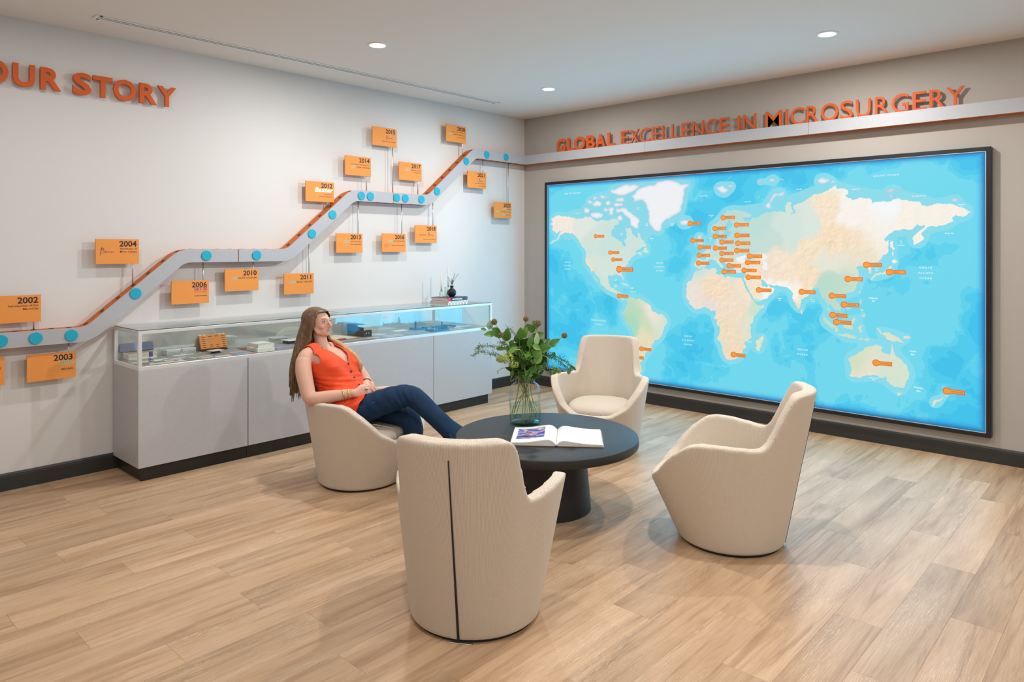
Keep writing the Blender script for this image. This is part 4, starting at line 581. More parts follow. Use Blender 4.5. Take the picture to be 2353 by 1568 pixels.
# ------------------------------------------------------------------ back-lit world map
def fbm(h, w, cells, octaves=4, seed=0, gain=0.5):
    r = np.random.RandomState(seed); out = np.zeros((h, w)); amp = 1.0; tot = 0
    for o in range(octaves):
        ny = max(2, int(cells * h / w)) + 2; nx = cells + 2; g = r.rand(ny + 1, nx + 1)
        yy = np.linspace(0, ny - 1.001, h); xx = np.linspace(0, nx - 1.001, w)
        iy = yy.astype(int); ix = xx.astype(int); fy = yy - iy; fx = xx - ix
        fy = fy * fy * (3 - 2 * fy); fx = fx * fx * (3 - 2 * fx)
        a = g[iy][:, ix] * (1 - fx) + g[iy][:, ix + 1] * fx; b = g[iy + 1][:, ix] * (1 - fx) + g[iy + 1][:, ix + 1] * fx
        out += amp * (a * (1 - fy)[:, None] + b * fy[:, None]); tot += amp; amp *= gain; cells *= 2
    return out / tot
def inside(poly, U, V):
    r = np.zeros(U.shape, bool); n = len(poly); us = [p[0] for p in poly]; vs = [p[1] for p in poly]
    m = (U > min(us) - .01) & (U < max(us) + .01) & (V > min(vs) - .01) & (V < max(vs) + .01)
    u = U[m]; v = V[m]; q = np.zeros(u.shape, bool)
    for i in range(n):
        (x1, y1), (x2, y2) = poly[i], poly[i - 1]
        if y1 == y2: continue
        c = ((y1 > v) != (y2 > v)) & (u < (x2 - x1) * (v - y1) / (y2 - y1) + x1); q ^= c
    r[m] = q; return r
def blur(a, k):
    for ax in (0, 1):
        for _ in range(2):
            p = np.pad(a, [(k + 1, k) if i == ax else (0, 0) for i in (0, 1)], mode='edge'); c = np.cumsum(p, axis=ax)
            n = a.shape[ax]
            a = (np.take(c, range(2 * k + 1, 2 * k + 1 + n), axis=ax) - np.take(c, range(0, n), axis=ax)) / (2 * k + 1)
    return a
def map_colours(w, h):
    U, V = np.meshgrid((np.arange(w) + .5) / w, (np.arange(h) + .5) / h)
    asp = 4.132 / 2.044
    wu = (fbm(h, w, 90, 4, 1) - .5) * 0.010; wv = (fbm(h, w, 90, 4, 2) - .5) * 0.010 * asp
    Uw = U + wu; Vw = V + wv
    land = np.zeros((h, w), bool); ice = np.zeros((h, w), bool); wat = np.zeros((h, w), bool)
    for p in LAND: land |= inside(p, Uw, Vw)
    for p in ICE: ice |= inside(p, Uw, Vw)
    for p in WATER: wat |= inside(p, Uw, Vw)
    land &= ~wat
    C = lambda r, g, b: np.array([s2l(r), s2l(g), s2l(b)])
    # sea: steps of depth
    both = (land | ice | wat).astype(float)
    near = blur(both, int(w * 0.009)); far = blur(both, int(w * 0.04))
    d = fbm(h, w, 9, 6, 5, 0.55)
    ridge = np.abs(fbm(h, w, 7, 5, 8, 0.5) - .5)
    dp = d - 0.5 + far * 0.55 - (0.035 - np.minimum(ridge, .035)) * -2.2
    col = np.empty((h, w, 3)); col[:] = C(72, 206, 242)
    col[dp > -0.02] = C(90, 213, 243); col[dp > 0.055] = C(110, 220, 243); col[dp < -0.13] = C(58, 198, 240)
    col[near > 0.075] = C(134, 224, 242); col[(far > 0.30) & (V > 0.70)] = C(138, 222, 238)
    north = np.clip((V - 0.80) / 0.15, 0, 1)[..., None]; 
    # land: relief tints by region
    ctr = [(.055, .75, (250, 238, 226)), (.10, .73, (228, 236, 228)), (.14, .66, (212, 232, 224)), (.20, .66, (206, 231, 224)), (.105, .60, (250, 226, 200)), (.115, .50, (248, 224, 196)), (.14, .50, (252, 232, 208)), (.165, .50, (212, 232, 214)), (.20, .57, (216, 234, 224)), (.15, .42, (250, 222, 192)), (.19, .33, (206, 226, 200)),
           (.205, .28, (244, 222, 190)), (.222, .26, (170, 222, 190)), (.235, .22, (152, 216, 184)), (.26, .22, (172, 224, 194)), (.285, .18, (236, 226, 192)), (.245, .12, (192, 226, 196)), (.215, .12, (252, 232, 206)), (.23, .06, (216, 232, 204)),
           (.36, .42, (244, 232, 220)), (.42, .42, (242, 230, 218)), (.46, .40, (240, 226, 214)), (.40, .335, (208, 232, 214)), (.44, .30, (196, 230, 208)), (.455, .24, (206, 230, 206)), (.475, .20, (226, 230, 210)), (.49, .30, (246, 226, 198)), (.45, .12, (250, 228, 202)), (.465, .08, (248, 224, 194)), (.53, .15, (246, 224, 196)),
           (.39, .58, (218, 236, 222)), (.44, .63, (206, 232, 224)), (.50, .66, (194, 228, 220)), (.54, .72, (186, 224, 216)), (.58, .76, (192, 226, 220)), (.56, .66, (198, 226, 220)), (.60, .68, (202, 226, 218)), (.52, .55, (226, 232, 216)), (.56, .56, (244, 228, 206)), (.60, .58, (248, 230, 206)), (.64, .56, (250, 232, 208)), (.61, .47, (254, 250, 244)), (.65, .47, (254, 248, 238)), (.57, .50, (250, 232, 206)), (.50, .47, (250, 226, 198)), (.52, .42, (246, 228, 206)),
           (.66, .74, (214, 232, 224)), (.70, .76, (222, 234, 226)), (.74, .80, (250, 232, 206)), (.78, .82, (252, 246, 238)), (.84, .84, (248, 250, 252)), (.88, .78, (252, 244, 232)), (.70, .66, (250, 230, 202)), (.74, .70, (250, 228, 198)), (.69, .54, (250, 228, 200)), (.72, .50, (190, 224, 208)), (.72, .60, (234, 234, 218)), (.60, .40, (206, 230, 208)), (.60, .33, (232, 232, 208)), (.66, .40, (244, 228, 200)), (.69, .34, (190, 228, 204)), (.70, .22, (188, 228, 200)), (.76, .20, (214, 228, 198)),
           (.78, .10, (248, 228, 208)), (.82, .10, (252, 230, 208)), (.84, .12, (214, 232, 212)), (.80, .03, (250, 224, 202))]
    acc = np.zeros((h, w, 3)); ws = np.zeros((h, w))
    un = U + (fbm(h, w, 26, 5, 11) - .5) * .05; vn = V + (fbm(h, w, 26, 5, 12) - .5) * .09
    for cu, cv, c3 in ctr:
        k = 1.0 / (((un - cu)) ** 2 + ((vn - cv) / asp) ** 2 + 2e-5) ** 3.4; acc += k[..., None] * C(*c3); ws += k
    lc = acc / ws[..., None]
    rel = fbm(h, w, 70, 5, 21, 0.62); gx = np.gradient(rel, axis=1) * w / 70; gy = np.gradient(rel, axis=0) * w / 70
    sh = np.clip(1.0 + (gx * -0.9 + gy * 0.9) * 0.10, 0.80, 1.12)
    rough = np.clip((lc[..., 0] - lc[..., 1]) * 4.0, 0.10, 1.0)
    lc = lc * (1 + (sh - 1) * rough)[..., None]
    vein = np.clip(1 - np.abs(fbm(h, w, 46, 4, 31) - .5) * 30, 0, 1) * np.clip(rough - .15, 0, 1)
    lc = lc * (1 - vein[..., None] * 0.16) + vein[..., None] * 0.16 * C(222, 176, 134)
    ns = np.clip((V - 0.86) / .07, 0, 1)[..., None] * 0.45
    lc = lc * (1 - ns) + C(236, 244, 248) * ns
    col[land] = lc[land]
    ic = np.empty((h, w, 3)); ic[:] = C(243, 245, 248); rim = blur(ice.astype(float), max(1, int(w * .004)))
    tex = np.clip(1 - (1 - rim) * (0.5 + fbm(h, w, 160, 3, 41)) * 0.55, 0.6, 1)
    ic = ic * tex[..., None] ** np.array([1.3, .9, .55]); col[ice] = ic[ice]
    col[wat] = C(244, 247, 250)
    # the print is lit from behind; towards the frame the light thins out
    e = np.minimum(np.minimum(U * asp, (1 - U) * asp) * 1.0, np.minimum(V, 1 - V)) * 2.044
    eu = np.minimum(U * 1.4, (1 - U)) * 4.132; ev = np.minimum(V, (1 - V) * 1.2) * 2.044
    k = np.clip(np.minimum(eu, ev) / 0.075, 0, 1); k = k * k * (3 - 2 * k)
    rim = C(0, 160, 240)
    col = col * (k ** 0.9)[..., None] + (1 - k ** 0.9)[..., None] * rim * (0.45 + 0.75 * k)[..., None]
    return np.clip(col, 0, 1)
MX0, MX1, MZ0, MZ1 = 0.386, 4.518, 0.217, 2.261
lb = thing('map_lightbox', 'wide back-lit world map light box in a black frame with orange markers', 'light box', (2.452, 0, 0.187), world=True)
fr = MB()
for x0, x1, z0, z1 in ((0.356, MX0, 0.187, 2.291), (MX1, 4.548, 0.187, 2.291), (MX0, MX1, 0.187, MZ0), (MX0, MX1, MZ1, 2.291)): fr.box(x0, x1, -0.060, 0.0, z0, z1, 0.001)
M_lbf = mat('black_frame', (0.018, 0.019, 0.022, 1), 0.38, metal=0.3)
fr.build('frame', M_lbf, lb)
ed = MB(); g = 0.004
for x0, x1, z0, z1 in ((MX0, MX0 + g, MZ0, MZ1), (MX1 - g, MX1, MZ0, MZ1), (MX0, MX1, MZ0, MZ0 + g), (MX0, MX1, MZ1 - g, MZ1)): ed.box(x0, x1, -0.055, -0.049, z0, z1)
ed.build('edge_strip', M_frame, lb)
NW, NH = 920, 456
cc = map_colours(NW, NH)
xs = np.linspace(MX0, MX1, NW + 1); zs = np.linspace(MZ0, MZ1, NH + 1)
XX, ZZ = np.meshgrid(xs, zs); co = np.stack([XX, np.full_like(XX, -0.05), ZZ], -1).reshape(-1, 3)
ii = (np.arange(NH)[:, None] * (NW + 1) + np.arange(NW)[None, :]).ravel()
quads = np.stack([ii, ii + 1, ii + NW + 2, ii + NW + 1], -1).astype(np.int32)
me = bpy.data.meshes.new('map_print'); me.vertices.add(len(co)); me.vertices.foreach_set('co', co.ravel())
me.loops.add(quads.size); me.loops.foreach_set('vertex_index', quads.ravel()); me.polygons.add(len(quads))
me.polygons.foreach_set('loop_start', np.arange(0, quads.size, 4, dtype=np.int32)); me.update(calc_edges=True)
at = me.attributes.new('print', 'FLOAT_COLOR', 'FACE')
c4 = np.ones((len(quads), 4), np.float32); c4[:, :3] = cc.reshape(-1, 3); at.data.foreach_set('color', c4.ravel())
m = bpy.data.materials.new('backlit_print'); m.use_nodes = True; nt = m.node_tree
an = nt.nodes.new('ShaderNodeAttribute'); an.attribute_name = 'print'; p = nt.nodes['Principled BSDF']
p.inputs['Base Color'].default_value = (0.02, 0.02, 0.02, 1); p.inputs['Roughness'].default_value = 0.5; p.inputs['Specular IOR Level'].default_value = 0.1
nt.links.new(an.outputs['Color'], p.inputs['Emission Color']); p.inputs['Emission Strength'].default_value = 0.93
me.materials.append(m); o = link('map_print', me, lb, fix=False)
M_maptext = mat('lit_white_lettering', (0.02, 0.02, 0.02, 1), 0.4, emit=(1, 1, 1, 1), estr=0.88)
for body, x, z, cap in SEAS:
    big = body == body.upper(); n = body.count('\n'); lead = 2.1 if big else 1.25
    me = text_mesh(body, cap * (0.74 if big else 1.0), weight=0.014, extrude=0.0002, shear=0.28, spacing=1.5 if big else 1.0, line=lead, align='CENTER')
    a = np.empty(len(me.vertices) * 3); me.vertices.foreach_get('co', a); a = a.reshape(-1, 3); mid = (a[:, 1].max() + a[:, 1].min()) / 2
    me.transform(Matrix.Translation((0, -mid, 0))); me.transform(frame_back(x, -0.0506, z)); me.materials.clear(); me.materials.append(M_maptext)
    link('sea_name', me, lb, fix=False)
M_pin = mat('lit_amber_marker', (0.25, 0.10, 0.02, 1), 0.4, emit=rgb(232, 144, 44), estr=0.85)
M_pine = mat('lit_amber_rim', (0.25, 0.06, 0.01, 1), 0.4, emit=rgb(200, 92, 24), estr=0.9)
M_pint = mat('marker_ink', (0.05, 0.05, 0.06, 1), 0.5, emit=rgb(150, 120, 110), estr=0.6)
for body, x, z, xe, r in PINS:
    hb = r * 0.62; a0 = math.asin(0.62)
    def outl(R, hbar, xend):
        aa = math.asin(min(.95, hbar / R)); pts = [(x + R * math.cos(q), z + R * math.sin(q)) for q in np.linspace(aa, 2 * PI - aa, 22)]
        return pts + [(xend, z - hbar), (xend, z + hbar)]
    mb = MB(); F = Matrix(((1, 0, 0, 0), (0, 0, -1, 0), (0, 1, 0, 0), (0, 0, 0, 1)))
    mb.prism(outl(r, hb, xe), 0.0503, 0.0535, 0, F); mb.prism(outl(r * .78, hb * .66, xe - r * .22), 0.0534, 0.0540, 1, F)
    pin = mb.build('map_marker', [M_pine, M_pin], lb)
    L_ = xe - x - r * 1.25; me = text_mesh(body, hb * 0.62, weight=0.012, extrude=0.0001)
    a = np.empty(len(me.vertices) * 3); me.vertices.foreach_get('co', a); a = a.reshape(-1, 3); wd = a[:, 0].max() - a[:, 0].min()
    k = min(1.0, L_ * 0.92 / wd); me.transform(Matrix.Diagonal((k, 1, 1, 1))); me.transform(frame_back(x + r * 1.05, -0.0542, z - hb * 0.31)); me.materials.clear(); me.materials.append(M_pint)
    link('place_name', me, pin, fix=False)

# ------------------------------------------------------------------ glass
def pane_material(name, tint, ior=1.5, rough=0.0, refl=1.0):
    m = bpy.data.materials.new(name); m.use_nodes = True; nt = m.node_tree; N = nt.nodes; Lk = nt.links
    N.remove(N['Principled BSDF']); out = N['Material Output']
    tr = N.new('ShaderNodeBsdfTransparent'); tr.inputs[0].default_value = tint
    gl = N.new('ShaderNodeBsdfGlossy'); gl.inputs['Roughness'].default_value = rough
    fr = N.new('ShaderNodeFresnel'); fr.inputs[0].default_value = ior; ge = N.new('ShaderNodeNewGeometry')
    inv = N.new('ShaderNodeMath'); inv.operation = 'SUBTRACT'; inv.inputs[0].default_value = 1.0; Lk.new(ge.outputs['Backfacing'], inv.inputs[1])
    mu = N.new('ShaderNodeMath'); mu.operation = 'MULTIPLY'; Lk.new(fr.outputs[0], mu.inputs[0]); Lk.new(inv.outputs[0], mu.inputs[1])
    m2 = N.new('ShaderNodeMath'); m2.operation = 'MULTIPLY'; m2.inputs[1].default_value = refl; Lk.new(mu.outputs[0], m2.inputs[0])
    mx = N.new('ShaderNodeMixShader'); Lk.new(m2.outputs[0], mx.inputs[0]); Lk.new(tr.outputs[0], mx.inputs[1]); Lk.new(gl.outputs[0], mx.inputs[2])
    Lk.new(mx.outputs[0], out.inputs[0]); return m
M_pane = pane_material('clear_glass', (0.965, 0.985, 0.975, 1), 1.75)
M_paneedge = mat('glass_edge', rgb(60, 92, 84), 0.2)
M_mirror = mat('tinted_mirror', (0.60, 0.63, 0.615, 1), 0.03, metal=0.5, spec=0.5)

# ------------------------------------------------------------------ the display case along the left wall
CX, CY0, CY1, CZ0, CZ1, CT = 0.480, -4.377, -1.030, 0.095, 0.742, 1.006
case = thing('display_case', 'long grey display counter with a glass showcase top standing against the left wall', 'display case', (0.24, -2.70, 0), world=True)
for a, b in ((CY0 + 0.03, -3.6135), (-3.6105, -1.805), (-1.802, CY1 - 0.03)):
    MB().box(0.014, CX - 0.028, a, b, 0.0, CZ0, 0.001).build('plinth', M_kick, case)
seam = [CY0, -3.6135, -1.8035, CY1]
body = MB(); body.box(0.014, CX - 0.020, CY0 + 0.018, CY1 - 0.018, CZ0 + 0.001, CZ1 - 0.001); body.build('carcass', M_black, case)
for i in range(3):
    a, b = seam[i] + (0.003 if i else 0.0), seam[i + 1] - (0.003 if i < 2 else 0.0)
    MB().box(CX - 0.019, CX, a, b, CZ0, CZ1, 0.0008).build('front_panel', M_lami, case)
for a, b in ((CY0, CY0 + 0.018), (CY1 - 0.018, CY1)): MB().box(0.014, CX - 0.0195, a, b, CZ0, CZ1, 0.0008).build('end_panel', M_lami, case)
FW = 0.024
def rail_bar(x0, x1, y0, y1, z0, z1): MB().box(x0, x1, y0, y1, z0, z1, 0.0015).build('frame_bar', M_frame, case)
for z0, z1 in ((CZ1, CZ1 + 0.026), (CT - 0.022, CT)):
    rail_bar(CX - FW, CX, CY0, CY1, z0, z1); rail_bar(0.014, 0.014 + FW, CY0, CY1, z0, z1)
    for y0, y1 in ((CY0, CY0 + FW), (CY1 - FW, CY1)): rail_bar(0.014 + FW, CX - FW, y0, y1, z0, z1)
for x0, y0 in ((CX - FW, CY0), (CX - FW, CY1 - FW), (0.014, CY0), (0.014, CY1 - FW)): rail_bar(x0, x0 + FW, y0, y0 + FW, CZ1 + 0.026, CT - 0.022)
SZ = 0.772
MB().box(0.039, CX - FW - 0.001, CY0 + FW, CY1 - FW, SZ - 0.012, SZ, 0.001).build('deck', mat('grey_deck', (0.30, 0.295, 0.285, 1), 0.45, var=0.04, vscale=15), case)
for a, b in ((CY0 + FW, -2.704), (-2.700, CY1 - FW)): MB().box(0.030, 0.036, a, b, CZ1 + 0.026, CT - 0.022).build('back_mirror', M_mirror, case)
MB().box(CX - 0.015, CX - 0.010, CY0 + FW, CY1 - FW, CZ1 + 0.02, CT - 0.016).build('front_glass', M_pane, case)
for y in (CY0 + 0.010, CY1 - 0.015): MB().box(0.038, CX - FW, y, y + 0.005, CZ1 + 0.02, CT - 0.016).build('end_glass', M_pane, case)
for a, b in ((CY0 + 0.006, -2.703), (-2.701, CY1 - 0.006)): MB().box(0.018, CX - 0.006, a, b, CT - 0.0002, CT + 0.0055).build('top_glass', M_pane, case)
ge = MB()
for x0, x1, y0, y1 in ((CX - 0.0062, CX - 0.0052, CY0 + .006, CY1 - .006), (0.018, CX - .006, CY0 + .0055, CY0 + .0065), (0.018, CX - .006, -2.7032, -2.7008)): ge.box(x0, x1, y0, y1, CT + 0.0003, CT + 0.0052)
ge.build('glass_edge', M_paneedge, case)

# ------------------------------------------------------------------ what lies in the showcase
PAPER = mat('white_card', (0.78, 0.77, 0.74, 1), 0.6, var=0.02, vscale=40)
CREAM = mat('cream_card', (0.74, 0.69, 0.58, 1), 0.6, var=0.05, vscale=40)
GRY = mat('grey_tray', (0.42, 0.42, 0.42, 1), 0.4, metal=0.3)
def noise_print(name, stops, scale=30.0, rough=0.5, stretch=(1, 1, 1), detail=4):
    m = bpy.data.materials.new(name); m.use_nodes = True; nt = m.node_tree; p = nt.nodes['Principled BSDF']; p.inputs['Roughness'].default_value = rough
    tc = nt.nodes.new('ShaderNodeTexCoord'); mp = nt.nodes.new('ShaderNodeMapping'); mp.inputs['Scale'].default_value = stretch; nt.links.new(tc.outputs['Object'], mp.inputs[0])
    n = nt.nodes.new('ShaderNodeTexNoise'); n.inputs['Scale'].default_value = scale; n.inputs['Detail'].default_value = detail; nt.links.new(mp.outputs[0], n.inputs['Vector'])
    r = nt.nodes.new('ShaderNodeValToRGB'); e = r.color_ramp.elements; e[0].position, e[0].color = stops[0]; e[1].position, e[1].color = stops[-1]
    for s_, c_ in stops[1:-1]: q = e.new(s_); q.color = c_
    nt.links.new(n.outputs['Fac'], r.inputs[0]); nt.links.new(r.outputs[0], p.inputs['Base Color']); return m
P_blue = noise_print('blue_print', [(0.3, rgb(90, 150, 190)), (0.5, rgb(120, 176, 206)), (0.7, rgb(198, 214, 222))], 34)
P_pink = noise_print('pink_print', [(0.3, rgb(196, 128, 132)), (0.6, rgb(220, 176, 172)), (0.8, rgb(180, 190, 214))], 22)
P_grey = noise_print('grey_print', [(0.35, rgb(90, 92, 96)), (0.55, rgb(176, 178, 180)), (0.7, rgb(214, 214, 212))], 60)
P_mix = noise_print('mixed_print', [(0.3, rgb(120, 140, 176)), (0.5, rgb(206, 206, 214)), (0.7, rgb(206, 168, 160))], 30)
def sheet(name, label, cat, cx, cy, w, d, rz, m, h=0.002, group=None, prints=(), z=SZ):
    """flat card or booklet: w across (along the case), d deep; prints = (u0, u1, v0, v1, material) patches in its own plane"""
    t = thing(name, label, cat, (cx, cy, z), PI / 2 + rz, group)
    MB().box(-w / 2, w / 2, -d / 2, d / 2, 0.0, h, min(0.0008, h / 3)).build('card', m, t)
    for u0, u1, v0, v1, pm in prints: MB().box(u0 * w, u1 * w, v0 * d, v1 * d, h, h + 0.0003).build('print', pm, t)
    return t
NAVY = mat('navy_lacquer', rgb(44, 50, 96), 0.45); NAVY2 = mat('slate_blue_lid', rgb(84, 88, 128), 0.4)
# open instrument box in the near corner
t = thing('instrument_box', 'open box with a slate blue lid in the near corner of the showcase', 'box', (0.11, -4.235, SZ), PI / 2)
MB().box(-.095, .095, -.055, .055, 0, .045, .003).build('tray', CREAM, t)
MB().box(-.085, .085, -.045, .045, .0452, .0458).build('lining', mat('tray_lining', rgb(150, 140, 128), .8), t)
Ml = Matrix.Translation((0, .058, .046)) @ Matrix.Rotation(math.radians(20), 4, 'X').inverted()
MB().box(-.115, .115, -.006, .006, 0, .10, .004, M=Ml).build('lid', NAVY2, t)
MB().box(-.012, .012, -.0072, -.006, .005, .095, M=Ml).build('ribbon', mat('blue_ribbon', rgb(96, 132, 178), .4), t)
# marker bottle
t = thing('reagent_bottle', 'small white bottle with a purple cap beside the front corner post of the showcase', 'bottle', (0.385, -4.262, SZ))
MB().lathe([(0, 0), (.0135, 0), (.0155, .002), (.0155, .040), (.0145, .044), (.008, .047), (.008, .05)], 24).build('body', PAPER, t, angle=35)
MB().lathe([(.0120, .047), (.0128, .048), (.0118, .076), (.010, .079), (0, .079)], 24).build('cap', mat('purple_cap', rgb(84, 58, 150), .35), t, angle=35)
MB().lathe([(.01575, .008), (.01575, .036)], 24, close=False).build('label_band', noise_print('bottle_label', [(.35, rgb(40, 50, 110)), (.48, rgb(60, 70, 130)), (.52, rgb(225, 225, 230)), (.8, rgb(235, 235, 235))], 180), t, smooth=True)
REDP = mat('red_print', rgb(190, 60, 52), .5); ORP = mat('amber_print', rgb(222, 160, 70), .5); BLP = mat('dark_print', rgb(60, 60, 72), .5)
sheet('product_card', 'plain white card lying along the front rail below the purple capped bottle', 'card', .435, -4.225, .13, .045, 0, PAPER)
sheet('product_card', 'narrow white card in front of the open blue lidded box', 'card', .30, -4.29, .14, .035, .05, PAPER)
sheet('product_card', 'blank white card tucked behind the folded leaflet with a red heading', 'card', .285, -4.16, .11, .06, .1, PAPER)
sheet('product_leaflet', 'white leaflet with a red heading and a small coloured mark', 'leaflet', .372, -4.105, .115, .150, -.12, PAPER, prints=[(-.40, .40, .22, .32, REDP), (-.36, .36, .02, .06, BLP), (-.12, .02, -.36, -.22, REDP), (.02, .14, -.36, -.24, mat('violet_print', rgb(110, 90, 170), .5))])
sheet('product_leaflet', 'grey marbled leaflet between the red headed leaflet and the amber one', 'leaflet', .345, -3.985, .105, .13, .05, P_grey, prints=[(-.1, .42, -.42, -.05, CREAM)])
sheet('product_leaflet', 'cream leaflet with fine lines of print near a curved clip', 'leaflet', .375, -3.885, .10, .11, .15, CREAM, prints=[(-.4, .4, .28, .40, BLP), (-.3, .3, 0, .03, BLP), (-.3, .3, -.2, -.17, BLP)])
t = thing('curved_clip', 'small chrome curved clip lying behind the cream leaflet', 'clip', (.29, -3.905, SZ))
MB().tube([(0, .03 * math.cos(a), .012 + .010 * math.sin(a * 2)) for a in np.linspace(0, PI, 9)], .0022, 8).build('wire', M_steel, t, smooth=True)
# perforated sterilising tray
t = thing('sterilising_tray', 'low white metal tray with two rows of punched holes', 'tray', (.085, -3.945, SZ), PI / 2)
WT = mat('white_metal', (.70, .72, .73, 1), .35, metal=.2); tr = MB()
tr.box(-.105, .105, -.03, -.027, 0, .033, .0006); tr.box(-.105, .105, .027, .03, 0, .033, .0006); tr.box(-.105, -.102, -.027, .027, 0, .033, .0006); tr.box(.102, .105, -.027, .027, 0, .033, .0006); tr.box(-.102, .102, -.027, .027, 0, .003)
tr.build('body', WT, t); MB().box(-.108, .108, -.033, .03, .033, .037, .001).build('lid', WT, t)
hm = MB().lathe([(.0024, 0), (.0024, .0005), (0, .0005)], 8).mesh('perforation'); hm.materials.append(M_black)
for i in range(15):
    for j in range(2):
        o = link('perforation', hm, t, fix=False); o.location = (-.096 + i * .0135 + j * .0066, -.0302, .010 + j * .010); o.rotation_euler = (PI / 2, 0, 0)
MB().box(-.006, .006, -.0345, -.033, .026, .040, .001).build('latch', M_steel, t)
sheet('product_card', 'narrow white strip in front of the punched white tray', 'card', .165, -3.955, .15, .03, .0, PAPER)
# orange slotted case leaning back
t = thing('slotted_case', 'orange slotted instrument case propped up and leaning back', 'case', (.065, -3.69, SZ), PI / 2)
Mt = Matrix.Translation((0, -.03, .012)) @ Matrix.Rotation(math.radians(24), 4, 'X').inverted()
OC = mat('orange_plastic', rgb(206, 122, 36), .4)
MB().box(-.105, .105, -.008, .008, 0, .112, .004, M=Mt).build('lid', OC, t)
MB().box(-.10, .10, -.045, .02, 0, .010, .002).build('stand', mat('smoked_acrylic', rgb(70, 66, 60), .3), t)
slots = [(x_, z_) for x_ in (-.088, .066) for z_ in np.linspace(.014, .096, 6)] + [(x_, .098) for x_ in (-.034, .014)] + [(x_, z_) for x_ in (-.034, .014) for z_ in (.014, .03)]
sm = MB().box(0, .026, -.0086, -.008, -.0022, .0022).mesh('slot'); sm.materials.append(M_black)
for x_, z_ in slots:
    o = link('slot', sm, t, fix=False); o.matrix_local = Mt @ Matrix.Translation((x_, 0, z_))
for x_ in (-.09, -.06, .06, .09): MB().box(x_ - .008, x_ + .008, -.004, .004, .111, .117, .001, M=Mt).build('hinge_clip', WT, t)
sheet('swatch_card', 'cream card raised on a small dark blue stand', 'card', .235, -3.745, .10, .085, .1, CREAM, z=SZ + .018, prints=[(-.3, .3, .1, .14, BLP)])
t = thing('card_stand', 'dark blue round stand under the raised cream card', 'stand', (.235, -3.745, SZ)); MB().lathe([(.034, 0), (.036, .002), (.026, .0165), (0, .0165)], 24).build('dish', NAVY, t, angle=40)
sheet('product_card', 'white card with one dark rule along the front rail right of the cream leaflet', 'card', .425, -3.785, .125, .055, .06, PAPER, prints=[(-.4, .4, -.06, .02, BLP)])
sheet('product_leaflet', 'leaflet with a blue picture in a pink border', 'leaflet', .375, -3.62, .13, .16, -.02, P_pink, prints=[(-.40, .40, -.36, .34, P_blue)])
sheet('product_leaflet', 'dark red leaflet half hidden behind the stacked white boxes', 'leaflet', .20, -3.49, .09, .13, -.1, mat('maroon_print', rgb(150, 52, 66), .5))
# boxes
t = thing('product_box', 'white carton at the bottom of the stack in the showcase', 'carton', (.365, -3.455, SZ), PI / 2 - .05, 'white cartons'); MB().box(-.068, .068, -.095, .095, 0, .026, .001).build('carton', PAPER, t)
MB().box(-.04, .06, -.0956, -.095, .004, .022).build('print', noise_print('carton_print', [(.45, rgb(228, 226, 222)), (.62, rgb(226, 224, 220)), (.68, rgb(150, 140, 150))], 120), t)
t = thing('product_box', 'white carton on top of the stack in the showcase', 'carton', (.335, -3.435, SZ + .0262), PI / 2 - .02, 'white cartons'); MB().box(-.066, .066, -.085, .085, 0, .028, .001).build('carton', PAPER, t)
MB().box(-.045, .06, -.0856, -.085, .004, .024).build('print', noise_print('carton_print', [(.45, rgb(228, 226, 222)), (.62, rgb(226, 224, 220)), (.66, rgb(110, 150, 200))], 120), t)
sheet('product_card', 'white card lying on the stacked white cartons', 'card', .315, -3.44, .10, .10, .05, PAPER, z=SZ + .0545)
sheet('product_leaflet', 'purple and blue leaflet right of the white cartons', 'leaflet', .36, -3.28, .11, .13, -.1, noise_print('violet_leaflet', [(.3, rgb(120, 96, 170)), (.5, rgb(150, 170, 214)), (.7, rgb(190, 120, 140))], 20))
sheet('swatch_card', 'white card raised on a navy box behind the seated woman', 'card', .15, -3.06, .15, .13, .05, PAPER, z=SZ + .0245)
t = thing('card_stand', 'flat navy box under the raised white card behind the seated woman', 'stand', (.15, -3.06, SZ), PI / 2); MB().box(-.06, .06, -.05, .05, 0, .024, .003).build('block', NAVY, t)
# open notebook
t = thing('notebook', 'open notebook with a red cover lying in the middle of the showcase', 'notebook', (.20, -2.66, SZ), PI / 2 + .12)
RC_ = mat('red_cover', rgb(178, 70, 58), .5); MB().box(-.135, .135, -.115, .115, 0, .004, .001).build('cover', RC_, t)
for s_ in (-1, 1):
    pr = [(.002 * s_, .006), (.02 * s_, .019), (.05 * s_, .022), (.09 * s_, .017), (.128 * s_, .008), (.128 * s_, .0042), (.002 * s_, .0042)]
    MB().prism(pr, -.108, .108, 0, Matrix(((1, 0, 0, 0), (0, 0, 1, 0), (0, 1, 0, 0), (0, 0, 0, 1)))).build('page_block', CREAM, t)
MB().box(-.134, -.002, -.1162, -.110, .004, .016).build('cover', RC_, t)
# surgical scissors and forceps
def instrument(label, cx, cy, rz, kind):
    t = thing('surgical_instrument', label, 'instrument', (cx, cy, SZ), rz, 'steel instruments on the deck'); 
    if kind == 'scissors':
        for s_ in (-1, 1):
            MB().tube([(-.07, .012 * s_, .006), (-.02, .004 * s_, .006), (0, 0, .006), (.05, -.006 * s_, .006)], [.003, .0035, .004, .0012], 8).build('blade', M_steel, t, smooth=True)
            MB().tube([(-.085 + .016 * math.cos(a), .016 * s_ + .011 * math.sin(a), .006) for a in np.linspace(0, 2 * PI, 14, endpoint=False)], .0025, 6, closed=True).build('ring', M_steel, t, smooth=True)
    else:
        for s_ in (-1, 1): MB().tube([(-.07, 0, .006), (-.04, .006 * s_, .007), (.0, .007 * s_, .007), (.06, .001 * s_, .006)], [(.002, .004), (.002, .005), (.002, .004), (.001, .001)], 8).build('arm', M_steel, t, smooth=True)
    return t
